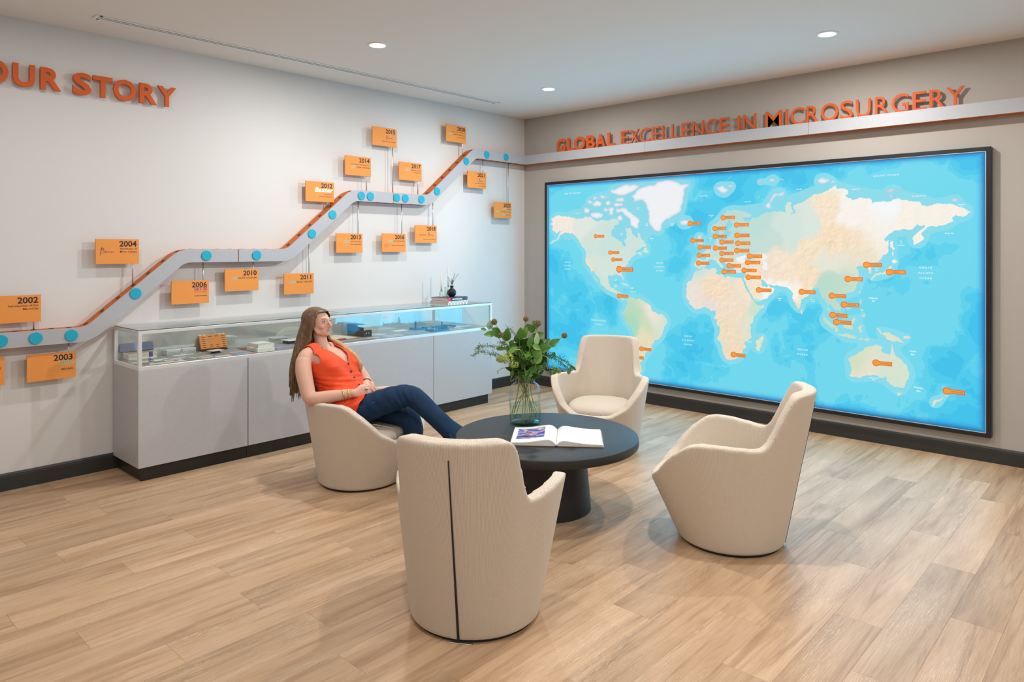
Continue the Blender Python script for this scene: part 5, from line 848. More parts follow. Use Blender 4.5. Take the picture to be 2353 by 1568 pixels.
instrument('steel scissors lying by the front rail before the red notebook', .425, -2.755, 1.35, 'scissors')
instrument('fine steel forceps right of the scissors at the front rail', .435, -2.63, 1.5, 'forceps')
instrument('fine steel forceps in front of the black and blue box', .43, -2.50, 1.62, 'forceps')
# black and blue box
t = thing('instrument_box', 'black box with an open bright blue lid near the middle of the showcase', 'box', (.165, -2.40, SZ), 0)
BB = mat('black_box', (.02, .019, .018, 1), .4); BL = mat('bright_blue', rgb(20, 104, 184), .4)
b_ = MB(); b_.box(-.13, .115, -.045, -.040, 0, .085, .001); b_.box(-.13, .115, .040, .045, 0, .055, .001); b_.box(.110, .115, -.04, .04, 0, .06, .001); b_.box(-.13, -.125, -.04, .04, 0, .085, .001); b_.box(-.125, .11, -.04, .04, 0, .004); b_.build('body', BB, t)
MB().prism([(-.131, .050), (-.131, .103), (.02, .103), (.075, .062), (.03, .045), (-.04, .040)], .0452, .0485, 0, Matrix(((1, 0, 0, 0), (0, 0, -1, 0), (0, 1, 0, 0), (0, 0, 0, 1)))).build('lid_flap', BL, t)
MB().box(-.125, .03, -.039, .039, .100, .103, .001).build('lid', BL, t)
MB().box(-.06, .105, -.03, .03, .052, .056, .001).build('insert', CREAM, t)
for y_ in (-.012, .014): MB().box(.115, .1156, y_ - .003, y_ + .003, .026, .036).build('stud', PAPER, t)
sheet('product_card', 'white card in front of the open black and blue box', 'card', .375, -2.405, .10, .06, .05, PAPER)
sheet('product_leaflet', 'pale printed leaflet right of the black and blue box near the mirror', 'leaflet', .20, -2.26, .16, .13, .1, P_mix)
sheet('product_leaflet', 'pale printed leaflet right of the black and blue box near the front rail', 'leaflet', .385, -2.20, .22, .10, .0, P_mix)
sheet('product_leaflet', 'blue printed leaflet in front of the first blue tray', 'leaflet', .385, -1.93, .24, .11, .0, P_blue)
sheet('product_card', 'white card beside the mirror left of the blue instrument trays', 'card', .13, -1.93, .16, .07, .02, PAPER, h=.006)
# blue silicone trays with posts and instruments
TB = mat('blue_silicone', rgb(46, 132, 186), .4); TB2 = mat('deep_blue', rgb(28, 92, 148), .45)
def tray(label, cx, cy, w, d, post=None, rack=True, seed=1):
    t = thing('instrument_tray', label, 'tray', (cx, cy, SZ), PI / 2, 'blue instrument trays')
    tb = MB(); tb.box(-w/2, w/2, -d/2, d/2, 0, .006, .001)
    for x0, x1, y0, y1 in ((-w/2, w/2, -d/2, -d/2 + .005), (-w/2, w/2, d/2 - .005, d/2), (-w/2, -w/2 + .005, -d/2 + .005, d/2 - .005), (w/2 - .005, w/2, -d/2 + .005, d/2 - .005)): tb.box(x0, x1, y0, y1, .006, .018, .001)
    tb.build('body', TB, t); r = random.Random(seed)
    if rack:
        for k in range(9):
            x_, y_ = r.uniform(-w * .4, w * .4), r.uniform(-d * .35, d * .35); a = r.uniform(-.5, .5)
            MB().tube([(x_ - .02 * math.cos(a), y_ - .02 * math.sin(a), .016), (x_, y_, .022), (x_ + .02 * math.cos(a), y_ + .02 * math.sin(a), .016)], .0022, 6).build('clip', M_steel, t, smooth=True)
        for sx_ in (-1, 1): MB().box(sx_ * w * .47 - .002, sx_ * w * .47 + .002, -d / 2, -d / 2 + .004, .018, .040).build('peg', M_steel, t)
    if post is not None:
        MB().box(post - .006, post + .006, -.004, .004, .006, .078, .002).build('post', TB2, t)
    return t
tray('blue instrument tray with an upright loop, leftmost of the blue trays', .16, -1.715, .15, .11, -.04, True, 2)
t = thing('wire_loop', 'thin wire loop standing around the post of the leftmost blue tray', 'loop', (.16, -1.755, SZ + .006), PI / 2)
MB().tube([(-.014, 0, 0), (-.013, 0, .05), (-.006, 0, .078), (.006, 0, .078), (.013, 0, .05), (.014, 0, 0)], .0014, 6).build('wire', TB2, t, smooth=True)
tray('blue instrument tray with a tall central post near the front rail', .365, -1.66, .19, .13, .06, True, 3)
t = thing('probe', 'thin tan probe leaning against the tall blue post', 'probe', (.33, -1.68, SZ + .018)); MB().tube([(.0, -.06, 0), (.03, .075, .062)], .0018, 6).build('shaft', mat('tan_plastic', rgb(206, 164, 104), .5), t, smooth=True)
tray('low blue instrument tray without posts behind the others', .20, -1.49, .14, .10, None, True, 5)
t = thing('tool_roll', 'rolled deep blue tool wrap lying beside the trays', 'roll', (.26, -1.40, SZ)); MB().tube([(-.10, -.02, .011), (.06, .02, .011)], .011, 14).build('wrap', TB2, t, angle=40)
sheet('booklet', 'white booklet at the far end of the blue trays', 'booklet', .27, -1.36, .13, .14, .1, PAPER, h=.010)
sheet('product_leaflet', 'pale printed leaflet along the front rail at the far end', 'leaflet', .40, -1.46, .20, .08, .0, P_mix)
sheet('product_leaflet', 'blue printed leaflet by the far end glass near the mirror', 'leaflet', .14, -1.20, .20, .12, .05, P_blue)
sheet('product_leaflet', 'white leaflet with pale print by the far end glass', 'leaflet', .30, -1.22, .16, .10, -.05, P_mix)
sheet('product_leaflet', 'tan printed leaflet in the far front corner of the showcase', 'leaflet', .41, -1.13, .12, .07, 0, noise_print('tan_print', [(.3, rgb(190, 150, 120)), (.6, rgb(220, 200, 180)), (.75, rgb(180, 100, 80))], 30))

# ------------------------------------------------------------------ on top of the case
TZ = CT + 0.0055
bz = thing('book', 'thick book with a checked white spine at the bottom of the pile on the showcase', 'book', (.325, -1.475, TZ), PI / 2 + .13, 'books on the showcase')
PGS = mat('page_edges', (.52, .47, .42, 1), .8, var=.08, vscale=200, stretch=(1, 1, 40))
def closed_book(t, w, d, h, cover, spine_parts):
    MB().box(-w/2 + .004, w/2 - .006, -d/2 + .004, d/2 - .004, .003, h - .003).build('page_block', PGS, t)
    MB().box(-w/2, w/2, -d/2, d/2, 0, .003, .0008).build('cover', cover, t); MB().box(-w/2, w/2, -d/2, d/2, h - .003, h, .0008).build('cover', cover, t)
    for a, b, m in spine_parts: MB().box(a, b, -d/2 - .003, -d/2 + .001, 0, h, .0008).build('spine', m, t)
CHK = mat('white_cloth', (.78, .78, .76, 1), .6)
bm_ = bpy.data.materials.new('checked_cloth'); bm_.use_nodes = True; nt = bm_.node_tree; tc = nt.nodes.new('ShaderNodeTexCoord'); ck = nt.nodes.new('ShaderNodeTexChecker'); ck.inputs['Scale'].default_value = 44; ck.inputs[1].default_value = (.82, .82, .80, 1); ck.inputs[2].default_value = (.50, .50, .48, 1)
nt.links.new(tc.outputs['Object'], ck.inputs[0]); nt.links.new(ck.outputs[0], nt.nodes['Principled BSDF'].inputs[0])
# spine faces the room: local -y points to +x of the room
closed_book(bz, .30, .235, .036, CHK, [(-.15, .15, bm_)])
bk = thing('book', 'dark slate book with a red band lying on top of the pile', 'book', (.315, -1.46, TZ + .0362), PI / 2 + .10, 'books on the showcase')
SLATE = mat('slate_cover', rgb(52, 66, 84), .45); closed_book(bk, .285, .22, .034, mat('violet_cover', rgb(70, 58, 96), .4), [(-.1425, -.105, mat('red_band', rgb(222, 66, 78), .45)), (-.105, .1425, SLATE)])
text('spine_title', 'ARCHITREASURES', Matrix(((1, 0, 0, -.082), (0, 0, -1, -.1132), (0, 1, 0, .0105), (0, 0, 0, 1))), .0125, WHT, bk, weight=.035, sx=1.0)
MB().lathe([(.005, 0), (.005, .0004), (0, .0004)], 14, M=Matrix(((1, 0, 0, .122), (0, 0, -1, -.1131), (0, 1, 0, .017), (0, 0, 0, 1)))).build('spine_mark', mat('pale_teal_mark', rgb(150, 206, 214), .5), bk)
KZ = TZ + .0704
t = thing('bud_vase', 'small round black vase standing on the pile of books', 'vase', (.335, -1.445, KZ))
MB().lathe([(0, 0), (.020, 0), (.026, .003), (.040, .020), (.0445, .040), (.040, .060), (.028, .074), (.016, .081), (.0145, .088), (.017, .100), (.0205, .108), (.018, .108), (.0125, .092)], 36, close=False).build('body', mat('black_glaze', (.006, .006, .007, 1), .06, spec=.7), t, angle=50)
sp = thing('sprig', 'thin grey green twigs and leaves standing in the small black vase', 'sprig', (.335, -1.445, KZ + .06))
LFG = mat('sage_leaf', rgb(108, 134, 96), .5, var=.15, vscale=30); rr = random.Random(3)
for ex, ey, ez in ((.0, .085, .155), (.0, .045, .165), (.01, -.06, .13), (-.02, .02, .11)):
    pts = catmull([(0, 0, 0), (ex * .2, ey * .2, ez * .45), (ex * .6, ey * .55, ez * .75), (ex, ey, ez)], 5)
    MB().tube(pts, .0011, 5).build('twig', LFG, sp)
    lm = MB()
    for p in pts[6:]:
        for s_ in (-1, 1):
            q = Vector(p); dv = Vector((rr.uniform(-.004, .004), s_ * .006, .008)); lm.add([q, q + dv * .5 + Vector((.0015, .0015, 0)), q + dv, q + dv * .5 - Vector((.0015, .0015, 0))], [(0, 1, 2, 3)])
    o = lm.build('leaflets', LFG, sp); o['kind'] = 'stuff'
for (yy, zz, l_) in ((.0, .075, .042), (.012, .10, .03)):
    lm = MB(); pr = [(0, 0), (.3, .34), (.6, .30), (.85, .12), (1, 0)]
    lm.add([(w_ * l_ * .8 * 0 + .004, yy + s_ * w_ * l_ * .9, zz + u_ * l_ - .02) for s_ in (-1, 1) for u_, w_ in pr], [(0, 1, 6, 5), (1, 2, 7, 6), (2, 3, 8, 7), (3, 4, 9, 8)]); lm.build('leaf', mat('dark_leaf', rgb(58, 84, 52), .5), sp)
CRY = pane_material('crystal', (.93, .95, .96, 1), 1.55, .02, 1.6)
IRI = noise_print('iridescent_glass', [(.35, rgb(150, 226, 238)), (.5, rgb(214, 236, 230)), (.62, rgb(250, 178, 130)), (.75, rgb(214, 206, 222))], 14, .12)
WAX = mat('ivory_wax', (.82, .76, .62, 1), .5)
def candle(label_c, label_h, x_, y_, hold, h):
    t = thing('candle_holder', label_h, 'candle holder', (x_, y_, KZ), 0, 'crystal candle holders')
    MB().box(-.014, .014, -.014, .014, 0, hold, .002).build('block', CRY, t)
    MB().lathe([(.0125, hold), (.0125, hold + .016), (.0085, hold + .016), (.0085, hold + .001)], 20).build('cup', CRY, t, angle=40)
    t = thing('taper_candle', label_c, 'candle', (x_, y_, KZ + hold), 0, 'ivory taper candles')
    MB().lathe([(0, 0.0012), (.0078, .0012), (.0072, h * .5), (.0050, h * .96), (.002, h), (0, h)], 18).build('wax', WAX, t, smooth=True); MB().tube([(0, 0, h - .002), (.0004, 0, h + .006)], .0007, 5).build('wick', M_black, t)
candle('shorter ivory taper candle, in the lower crystal holder', 'low clear crystal holder under the shorter candle', .245, -1.50, .048, .205)
candle('taller ivory taper candle, behind the black bud vase', 'tall clear crystal holder under the taller candle', .235, -1.40, .088, .205)
for lab, x_, y_, h_ in (('short iridescent blue glass block at the left edge of the books', .285, -1.545, .052), ('taller iridescent glass block with an orange glow beside the black vase', .295, -1.485, .096)):
    t = thing('glass_block', lab, 'glass block', (x_, y_, KZ), .2, 'iridescent glass blocks'); MB().box(-.012, .012, -.012, .012, 0, h_, .0015).build('block', IRI, t)

# ------------------------------------------------------------------ the four lounge chairs
def weave_material():
    m = bpy.data.materials.new('cream_weave'); m.use_nodes = True; nt = m.node_tree; N = nt.nodes; Lk = nt.links; p = N['Principled BSDF']
    p.inputs['Roughness'].default_value = 0.9; p.inputs['Specular IOR Level'].default_value = 0.15; p.inputs['Sheen Weight'].default_value = 0.12
    uv = N.new('ShaderNodeUVMap'); uv.uv_map = 'weave'
    def wave(dirn, sc):
        w = N.new('ShaderNodeTexWave'); w.wave_type = 'BANDS'; w.bands_direction = dirn; w.inputs['Scale'].default_value = sc; w.inputs['Distortion'].default_value = 1.5; w.inputs['Detail'].default_value = 1.0; w.inputs['Detail Scale'].default_value = 3.0
        Lk.new(uv.outputs[0], w.inputs['Vector']); return w
    a, b = wave('X', 62.0), wave('Y', 75.0)
    mu = N.new('ShaderNodeMath'); mu.operation = 'ADD'; Lk.new(a.outputs['Fac'], mu.inputs[0])
    hb = N.new('ShaderNodeMath'); hb.operation = 'MULTIPLY'; hb.inputs[1].default_value = 0.55; Lk.new(b.outputs['Fac'], hb.inputs[0]); Lk.new(hb.outputs[0], mu.inputs[1])
    nz = N.new('ShaderNodeTexNoise'); nz.inputs['Scale'].default_value = 260; nz.inputs['Detail'].default_value = 2; Lk.new(uv.outputs[0], nz.inputs['Vector'])
    s = N.new('ShaderNodeMath'); s.operation = 'ADD'; Lk.new(mu.outputs[0], s.inputs[0]); Lk.new(nz.outputs['Fac'], s.inputs[1])
    r = N.new('ShaderNodeValToRGB'); e = r.color_ramp.elements; e[0].position = 0.3; e[0].color = FABRIC_LO; e[1].position = 0.85; e[1].color = FABRIC_HI
    dv = N.new('ShaderNodeMath'); dv.operation = 'DIVIDE'; dv.inputs[1].default_value = 2.5; Lk.new(s.outputs[0], dv.inputs[0]); Lk.new(dv.outputs[0], r.inputs[0]); Lk.new(r.outputs[0], p.inputs['Base Color'])
    bp = N.new('ShaderNodeBump'); bp.inputs['Strength'].default_value = 0.20; bp.inputs['Distance'].default_value = 0.002; Lk.new(s.outputs[0], bp.inputs['Height']); Lk.new(bp.outputs[0], p.inputs['Normal'])
    return m
FABRIC_LO = (0.545, 0.46, 0.37, 1); FABRIC_HI = (0.76, 0.68, 0.585, 1)
M_weave = weave_material()
RXB, RYB, ZD = 0.270, 0.275, 0.82
CTRL = [(0, .420, 0, .318), (22, .402, .148, .325), (42, .350, .258, .388), (58, .262, .338, .492), (72, .172, .374, .557), (80, .112, .379, .570), (92, .035, .369, .568), (106, -.070, .336, .558), (116, -.150, .297, .549), (121, -.188, .276, .554), (124, -.222, .263, .600), (127, -.270, .253, .700), (130, -.312, .247, .778), (133, -.336, .240, .813), (139, -.360, .216, .824), (148, -.382, .172, .826), (158, -.406, .122, .825), (168, -.424, .065, .825), (180, -.430, 0, .825)]
ph = np.array([c[0] for c in CTRL], float); CB = np.array([(RXB * math.cos(math.radians(c[0])), RYB * math.sin(math.radians(c[0]))) for c in CTRL])
CC = np.array([(c[1], c[2]) for c in CTRL]); CR = np.array([c[3] for c in CTRL]); CD = CB + (CC - CB) * (ZD / CR)[:, None]
fine = np.arange(-60, 240.01, 0.25); fa = np.abs(np.where(fine > 180, 360 - fine, fine)); sg = np.where((fine < 0) | (fine > 180), -1, 1)
def smooth1(a, sig):
    k = np.exp(-0.5 * (np.arange(-40, 41) * 0.25 / sig) ** 2); k /= k.sum(); return np.convolve(np.pad(a, 40, mode='edge'), k, mode='valid')
FDx = smooth1(np.interp(fa, ph, CD[:, 0]), 4.0); FDy = smooth1(np.interp(fa, ph, CD[:, 1]) * sg, 4.0); FR = smooth1(np.interp(fa, ph, CR), 0.8)
def chairS(phi, z):
    a = math.radians(phi); b = np.array([RXB * math.cos(a), RYB * math.sin(a)]); d = np.array([np.interp(phi, fine, FDx), np.interp(phi, fine, FDy)])
    q = b + (d - b) * (z / ZD); return np.array([q[0], q[1], z])
def chairR(phi): return float(np.interp(phi, fine, FR))
half = np.arange(0, 180.01, 0.25); rim = np.array([chairS(q, chairR(q)) for q in half]); sl = np.concatenate([[0], np.cumsum(np.linalg.norm(np.diff(rim, axis=0), axis=1))])
NH_ = 96; phis = np.interp(np.linspace(0, sl[-1], NH_ + 1), sl, half)
PHI = list(phis) + [360 - q for q in phis[1:-1][::-1]]
def chair_shell():
    """a thick upholstered shell: outer skin up to the sweeping rim, inner skin set in by the padding, rounded by soften()"""
    outer = []; inn = []
    for q in PHI:
        s_ = -1 if q > 180 else 1; qq = 360 - q if q > 180 else q; e = 0.5
        R = chairR(qq) + 0.006; C = chairS(qq, R)
        nn = np.cross(chairS(qq + e, R) - chairS(qq - e, R), chairS(qq, R + .01) - chairS(qq, R - .01)); nn /= np.linalg.norm(nn)
        if nn @ (np.array([0.0, 0, R]) - C) < 0: nn = -nn
        nn[2] *= .3; nn /= np.linalg.norm(nn); t = 0.060 + 0.012 * np.clip((qq - 128) / 20, 0, 1)
        outer.append([chairS(qq, 0.012 + (R - 0.012) * k / 16) * [1, s_, 1] for k in range(17)])
        a = math.radians(qq); I = C + nn * t; S = np.array([0.035 + 0.292 * math.cos(a), 0.282 * math.sin(a), 0.275])
        inn.append([(I * (1 - k / 9) + S * (k / 9)) * [1, s_, 1] for k in range(10)])
    n = len(PHI); m_ = 27; vs = [tuple(p) for o_, i_ in zip(outer, inn) for p in list(o_) + list(i_)]
    fs = [(i * m_ + j, ((i + 1) % n) * m_ + j, ((i + 1) % n) * m_ + j + 1, i * m_ + j + 1) for i in range(n) for j in range(m_ - 1)]
    fs += [tuple(i * m_ for i in range(n - 1, -1, -1)), tuple(i * m_ + m_ - 1 for i in range(n))]
    mb = MB().add(vs, fs); me = soften(mb, 'shell', 0.0085, 14, .5)
    co = np.empty(len(me.vertices) * 3); me.vertices.foreach_get('co', co); co = co.reshape(-1, 3)
    u = np.arctan2(co[:, 1], co[:, 0] + .02) * .34; v = co[:, 2] + .35 * np.hypot(co[:, 0], co[:, 1])
    li = np.empty(len(me.loops), np.int32); me.loops.foreach_get('vertex_index', li); lu = u[li]; lv = v[li]
    st_ = np.array([p.loop_start for p in me.polygons]); tot = np.array([p.loop_total for p in me.polygons]); 
    pid = np.repeat(np.arange(len(st_)), tot); mx_ = np.full(len(st_), -9.0); np.maximum.at(mx_, pid, lu); lu = np.where((mx_[pid] - lu) > .6, lu + 2 * PI * .34, lu)
    ul = me.uv_layers.new(name='weave'); ul.data.foreach_set('uv', np.stack([lu, lv], -1).ravel()); return me
def cushion_mesh():
    mb = MB(); n = 56; prof = [(0.0, -.030), (.75, -.030), (.90, -.026), (.975, -.012), (1.0, .006), (.985, .024), (.93, .040), (.82, .052), (.62, .060), (.35, .064), (0.0, .065)]
    vs = []; fs = []
    for r_, z_ in prof[1:-1]:
        for k in range(n):
            a = 2 * PI * k / n; ca, sa = math.cos(a), math.sin(a); q = (abs(ca) ** 2.5 + abs(sa) ** 2.5) ** (-1 / 2.5)
            vs.append((0.045 + .262 * r_ * ca * q, .252 * r_ * sa * q, .318 + z_ + 0.012 * r_ * ca * 0))
    m_ = len(prof) - 2
    for j in range(m_ - 1):
        for k in range(n): fs.append((j * n + k, j * n + (k + 1) % n, (j + 1) * n + (k + 1) % n, (j + 1) * n + k))
    fs.append(tuple(range(n - 1, -1, -1))); vs.append((.045, 0, .318 + .065)); L_ = len(vs) - 1
    for k in range(n): fs.append(((m_ - 1) * n + k, (m_ - 1) * n + (k + 1) % n, L_))
    me = bpy.data.meshes.new('cushion'); me.from_pydata(vs, [], fs); me.update(); ul = me.uv_layers.new(name='weave'); d = []
    for f_ in fs:
        for vi in f_: d += [vs[vi][0], vs[vi][1] + vs[vi][2]]
    ul.data.foreach_set('uv', d); return me
def make_chair():
    t = thing('lounge_chair', 'x', 'chair')
    me = chair_shell(); me.materials.append(M_weave); link('shell', me, t, smooth=True)
    me = cushion_mesh(); me.materials.append(M_weave); link('cushion', me, t, smooth=True)
    # zip down the middle of the back
    mb = MB(); vs = []; N_ = 24
    for k in range(N_ + 1):
        z = 0.016 + (0.765 - 0.016) * k / N_; hw = 0.0052 - 0.0030 * k / N_
        for y_ in (-hw, hw):
            c = chairS(180 + math.degrees(y_ / 0.3), z); vs.append((c[0] - 0.0022, y_, z))
        c = chairS(180, z); vs.append((c[0] + 0.004, 0, z))
    fs = []
    for k in range(N_):
        a = 3 * k; fs += [(a, a + 1, a + 4, a + 3), (a + 1, a + 2, a + 5, a + 4), (a + 2, a, a + 3, a + 5)]
    mb.add(vs, fs); mb.build('zip', M_black, t)
    MB().lathe([(0.0, 0.0), (.93, 0.0), (.95, .003), (.95, .013), (0.0, .013)], 48, sx=RXB, sy=RYB).build('foot_ring', M_black, t, angle=40)
    MB().box(-.272, -.225, -.055, .035, 0.0, .004, .0008).build('glide_plate', M_steel, t)
    return t
chair = make_chair()
CH = [(3.754, -2.542, -159.7, 'cream woven lounge chair seen side on between table and map'),
      (3.293, -4.014, 121.8, 'cream woven lounge chair with its zipped back turned to the viewer'),
      (1.489, -3.330, 17.4, 'cream woven lounge chair with the woman sitting in it'),
      (2.235, -1.597, -65.3, 'cream woven lounge chair facing the viewer, behind the round table')]
for i, (x, y, a, lab) in enumerate(CH):
    c = chair if i == 0 else dup(chair)
    c.location = (x, y, 0); c.rotation_euler = (0, 0, math.radians(a)); tag(c, lab, 'chair', 'cream lounge chairs')

# ------------------------------------------------------------------ round table
M_tab = mat('blackened_oak', (0.016, 0.0165, 0.018, 1), 0.46, spec=0.55, bump=0.9, bscale=22, var=0.25, vscale=20, stretch=(1.2, 9, 3))
TX, TY, TT = 2.735, -2.870, 0.44
t = thing('coffee_table', 'round black stained coffee table with a thick top on a tapered drum base', 'table', (TX, TY, 0))
MB().lathe([(0, .386), (.535, .386), (.545, .390), (.548, .397), (.548, .432), (.546, .437), (.541, .440), (.30, .440), (0, .440)], 96).build('table_top', M_tab, t, angle=50)
MB().lathe([(0, 0), (.262, 0), (.267, .004), (.233, .386), (0, .386)], 64).build('pedestal', M_tab, t, angle=50)

# ------------------------------------------------------------------ open book
t = thing('art_book', 'large open picture book lying on the black round table', 'book', (2.850, -2.912, TT), math.radians(38.0))
MX_ = Matrix(((1, 0, 0, 0), (0, 0, 1, 0), (0, 1, 0, 0), (0, 0, 0, 1)))
COV = mat('olive_cover', rgb(120, 108, 72), .5); PG = mat('white_page', (.84, .83, .81, 1), .55); DKS = mat('dark_spine', (.02, .02, .025, 1), .4)
for s_ in (-1, 1): MB().box(min(s_ * .004, s_ * .268), max(s_ * .004, s_ * .268), -.176, .176, 0, .004, .001).build('cover', COV, t)
MB().box(-.010, .010, -.176, .176, .0002, .006, .001).build('spine', DKS, t)
def page_z(u, s_):
    tpl = catmull([(0, .010), (.012, .022), (.030, .034 if s_ < 0 else .031), (.055, .0375 if s_ < 0 else .032), (.10, .031 if s_ < 0 else .026), (.16, .022 if s_ < 0 else .019), (.22, .0185 if s_ < 0 else .016), (.262, .018 if s_ < 0 else .0155)], 6)
    return float(np.interp(u, [p[0] for p in tpl], [p[1] for p in tpl]))
us = [0, .004, .009, .015, .022, .03, .04, .052, .066, .082, .10, .12, .14, .165, .19, .215, .24, .258]
for s_ in (-1, 1):
    top = [(s_ * (u + .001), page_z(u, s_)) for u in us]; end = [(s_ * .2635, .0042), (s_ * .012, .0042), (s_ * .001, .0062)]
    MB().prism(top + end, -.170, .170, 0, MX_).build('page_block', PG, t, angle=40)
    lines = MB()
    for k in range(3): lines.tube([(s_ * (u + .001), -.1702, .0045 + (page_z(u, s_) - .005) * (k + 1) / 4) for u in us[2:]], .0005, 4)
    o = lines.build('page_edge', mat('page_line', (.45, .40, .36, 1), .8), t); o['kind'] = 'stuff'
PIC = noise_print('colour_picture', [(.30, rgb(24, 34, 60)), (.42, rgb(44, 56, 150)), (.50, rgb(92, 100, 196)), (.55, rgb(224, 208, 206)), (.60, rgb(206, 140, 92)), (.68, rgb(60, 44, 60))], 15, .35, (1, 2.2, 1), 5)
mb = MB(); uu = np.linspace(.070, .232, 12); vs = [(-(u + .001), v, page_z(u, -1) + .0006) for u in uu for v in (-.095, .128)]
mb.add(vs, [(2 * k, 2 * k + 1, 2 * k + 3, 2 * k + 2) for k in range(11)]); mb.build('picture', PIC, t)
INKG = mat('grey_print_ink', rgb(150, 148, 150), .6)
mb = MB(); r_ = random.Random(4)
def mark(u0, u1, v): mb.add([(u + .001, v + d_, page_z(u, 1) + .0005) for u in (u0, u1) for d_ in (-.0016, .0016)], [(0, 1, 3, 2)])
for v, lo, hi in ((-.105, .135, .205), (-.120, .15, .225)):
    u = lo
    while u < hi: w_ = r_.uniform(.003, .011); mark(u, u + w_, v); u += w_ + .003
for u in (.040, .047): mark(u, u + .003, .125)
o = mb.build('printed_lines', INKG, t); o['kind'] = 'stuff'

# ------------------------------------------------------------------ vase with cut stems
VX, VY = 2.470, -2.765
t = thing('glass_vase', 'clear pale green glass jar with water, holding the green bouquet', 'vase', (VX, VY, TT))
def jar_material():
    m = bpy.data.materials.new('pale_green_glass'); m.use_nodes = True; nt = m.node_tree; N = nt.nodes; Lk = nt.links; N.remove(N['Principled BSDF']); out = N['Material Output']
    lw = N.new('ShaderNodeLayerWeight'); lw.inputs[0].default_value = 0.35
    rp = N.new('ShaderNodeValToRGB'); e = rp.color_ramp.elements; e[0].position = 0.25; e[0].color = (.995, .999, .997, 1); e[1].position = 0.98; e[1].color = (.52, .74, .70, 1); Lk.new(lw.outputs['Facing'], rp.inputs[0])
    tr = N.new('ShaderNodeBsdfTransparent'); Lk.new(rp.outputs[0], tr.inputs[0]); gl = N.new('ShaderNodeBsdfGlossy'); gl.inputs['Roughness'].default_value = 0.015
    ge = N.new('ShaderNodeNewGeometry'); fr = N.new('ShaderNodeFresnel'); fr.inputs[0].default_value = 1.5
    iv = N.new('ShaderNodeMath'); iv.operation = 'SUBTRACT'; iv.inputs[0].default_value = 1.0; Lk.new(ge.outputs['Backfacing'], iv.inputs[1]); mu = N.new('ShaderNodeMath'); mu.operation = 'MULTIPLY'; Lk.new(fr.outputs[0], mu.inputs[0]); Lk.new(iv.outputs[0], mu.inputs[1])
    mx = N.new('ShaderNodeMixShader'); Lk.new(mu.outputs[0], mx.inputs[0]); Lk.new(tr.outputs[0], mx.inputs[1]); Lk.new(gl.outputs[0], mx.inputs[2]); Lk.new(mx.outputs[0], out.inputs[0]); return m
M_jar = jar_material()
jar = MB(); jar.lathe([(0, .004), (.088, .004), (.096, .008), (.1, .018), (.1, .205), (.0985, .222), (.092, .238), (.080, .250), (.068, .258), (.0615, .266), (.060, .276), (.060, .292), (.0625, .298), (.0635, .304), (.061, .309), (.0575, .306)], 64, close=False); jar.build('body', M_jar, t, smooth=True)
MB().lathe([(0, .012), (.060, .012), (.0905, .010), (.093, .006), (.088, .0015), (.06, .0), (0, .002)], 48).build('base', pane_material('thick_green_glass', (.66, .88, .83, 1), 1.5, .02), t, smooth=True)
MB().lathe([(0, .014), (.092, .015), (.0955, .024), (.0955, .124)], 48, close=False).build('water', pane_material('water_body', (.86, .955, .92, 1), 1.12), t, smooth=True)
MB().lathe([(0, .124), (.0955, .124)], 48, close=False).build('water_surface', pane_material('water_top', (.86, .93, .91, 1), 1.33, .01), t)
bq = thing('bouquet', 'loose bouquet of broad green leaves, seed pods and pale green flowers in the glass jar', 'flowers', (VX, VY, TT))
LG = [mat('leaf_dark', rgb(46, 80, 26), .42, var=.2, vscale=25, spec=.4), mat('leaf_green', rgb(66, 108, 34), .42, var=.2, vscale=25, spec=.4), mat('leaf_bright', rgb(98, 140, 52), .42, var=.2, vscale=25, spec=.4), mat('leaf_silver', rgb(150, 176, 140), .5, var=.15, vscale=25)]  # four leaf tones, dark green to silvery, picked per leaf
M_stem = mat('green_stem', rgb(120, 146, 70), .5, var=.2, vscale=30); M_stem2 = mat('brown_stem', rgb(104, 92, 56), .6, var=.2, vscale=30)
vd = Vector((5.486 - VX, -6.156 - VY, 1.0)).normalized(); rl = random.Random(8)
core = random.Random(21); EXTRA = []
for k in range(34):
    a = core.uniform(0, 2 * PI); rr_ = core.uniform(.02, .115); z_ = core.uniform(.31, .50); d_ = Vector((math.cos(a), math.sin(a), core.uniform(-.5, 1.0))).normalized()
    EXTRA.append(([rr_ * math.cos(a), rr_ * math.sin(a), z_], list(d_), core.uniform(.085, .125), core.uniform(.055, .08), core.choice([0, 0, 0, 1, 1])))
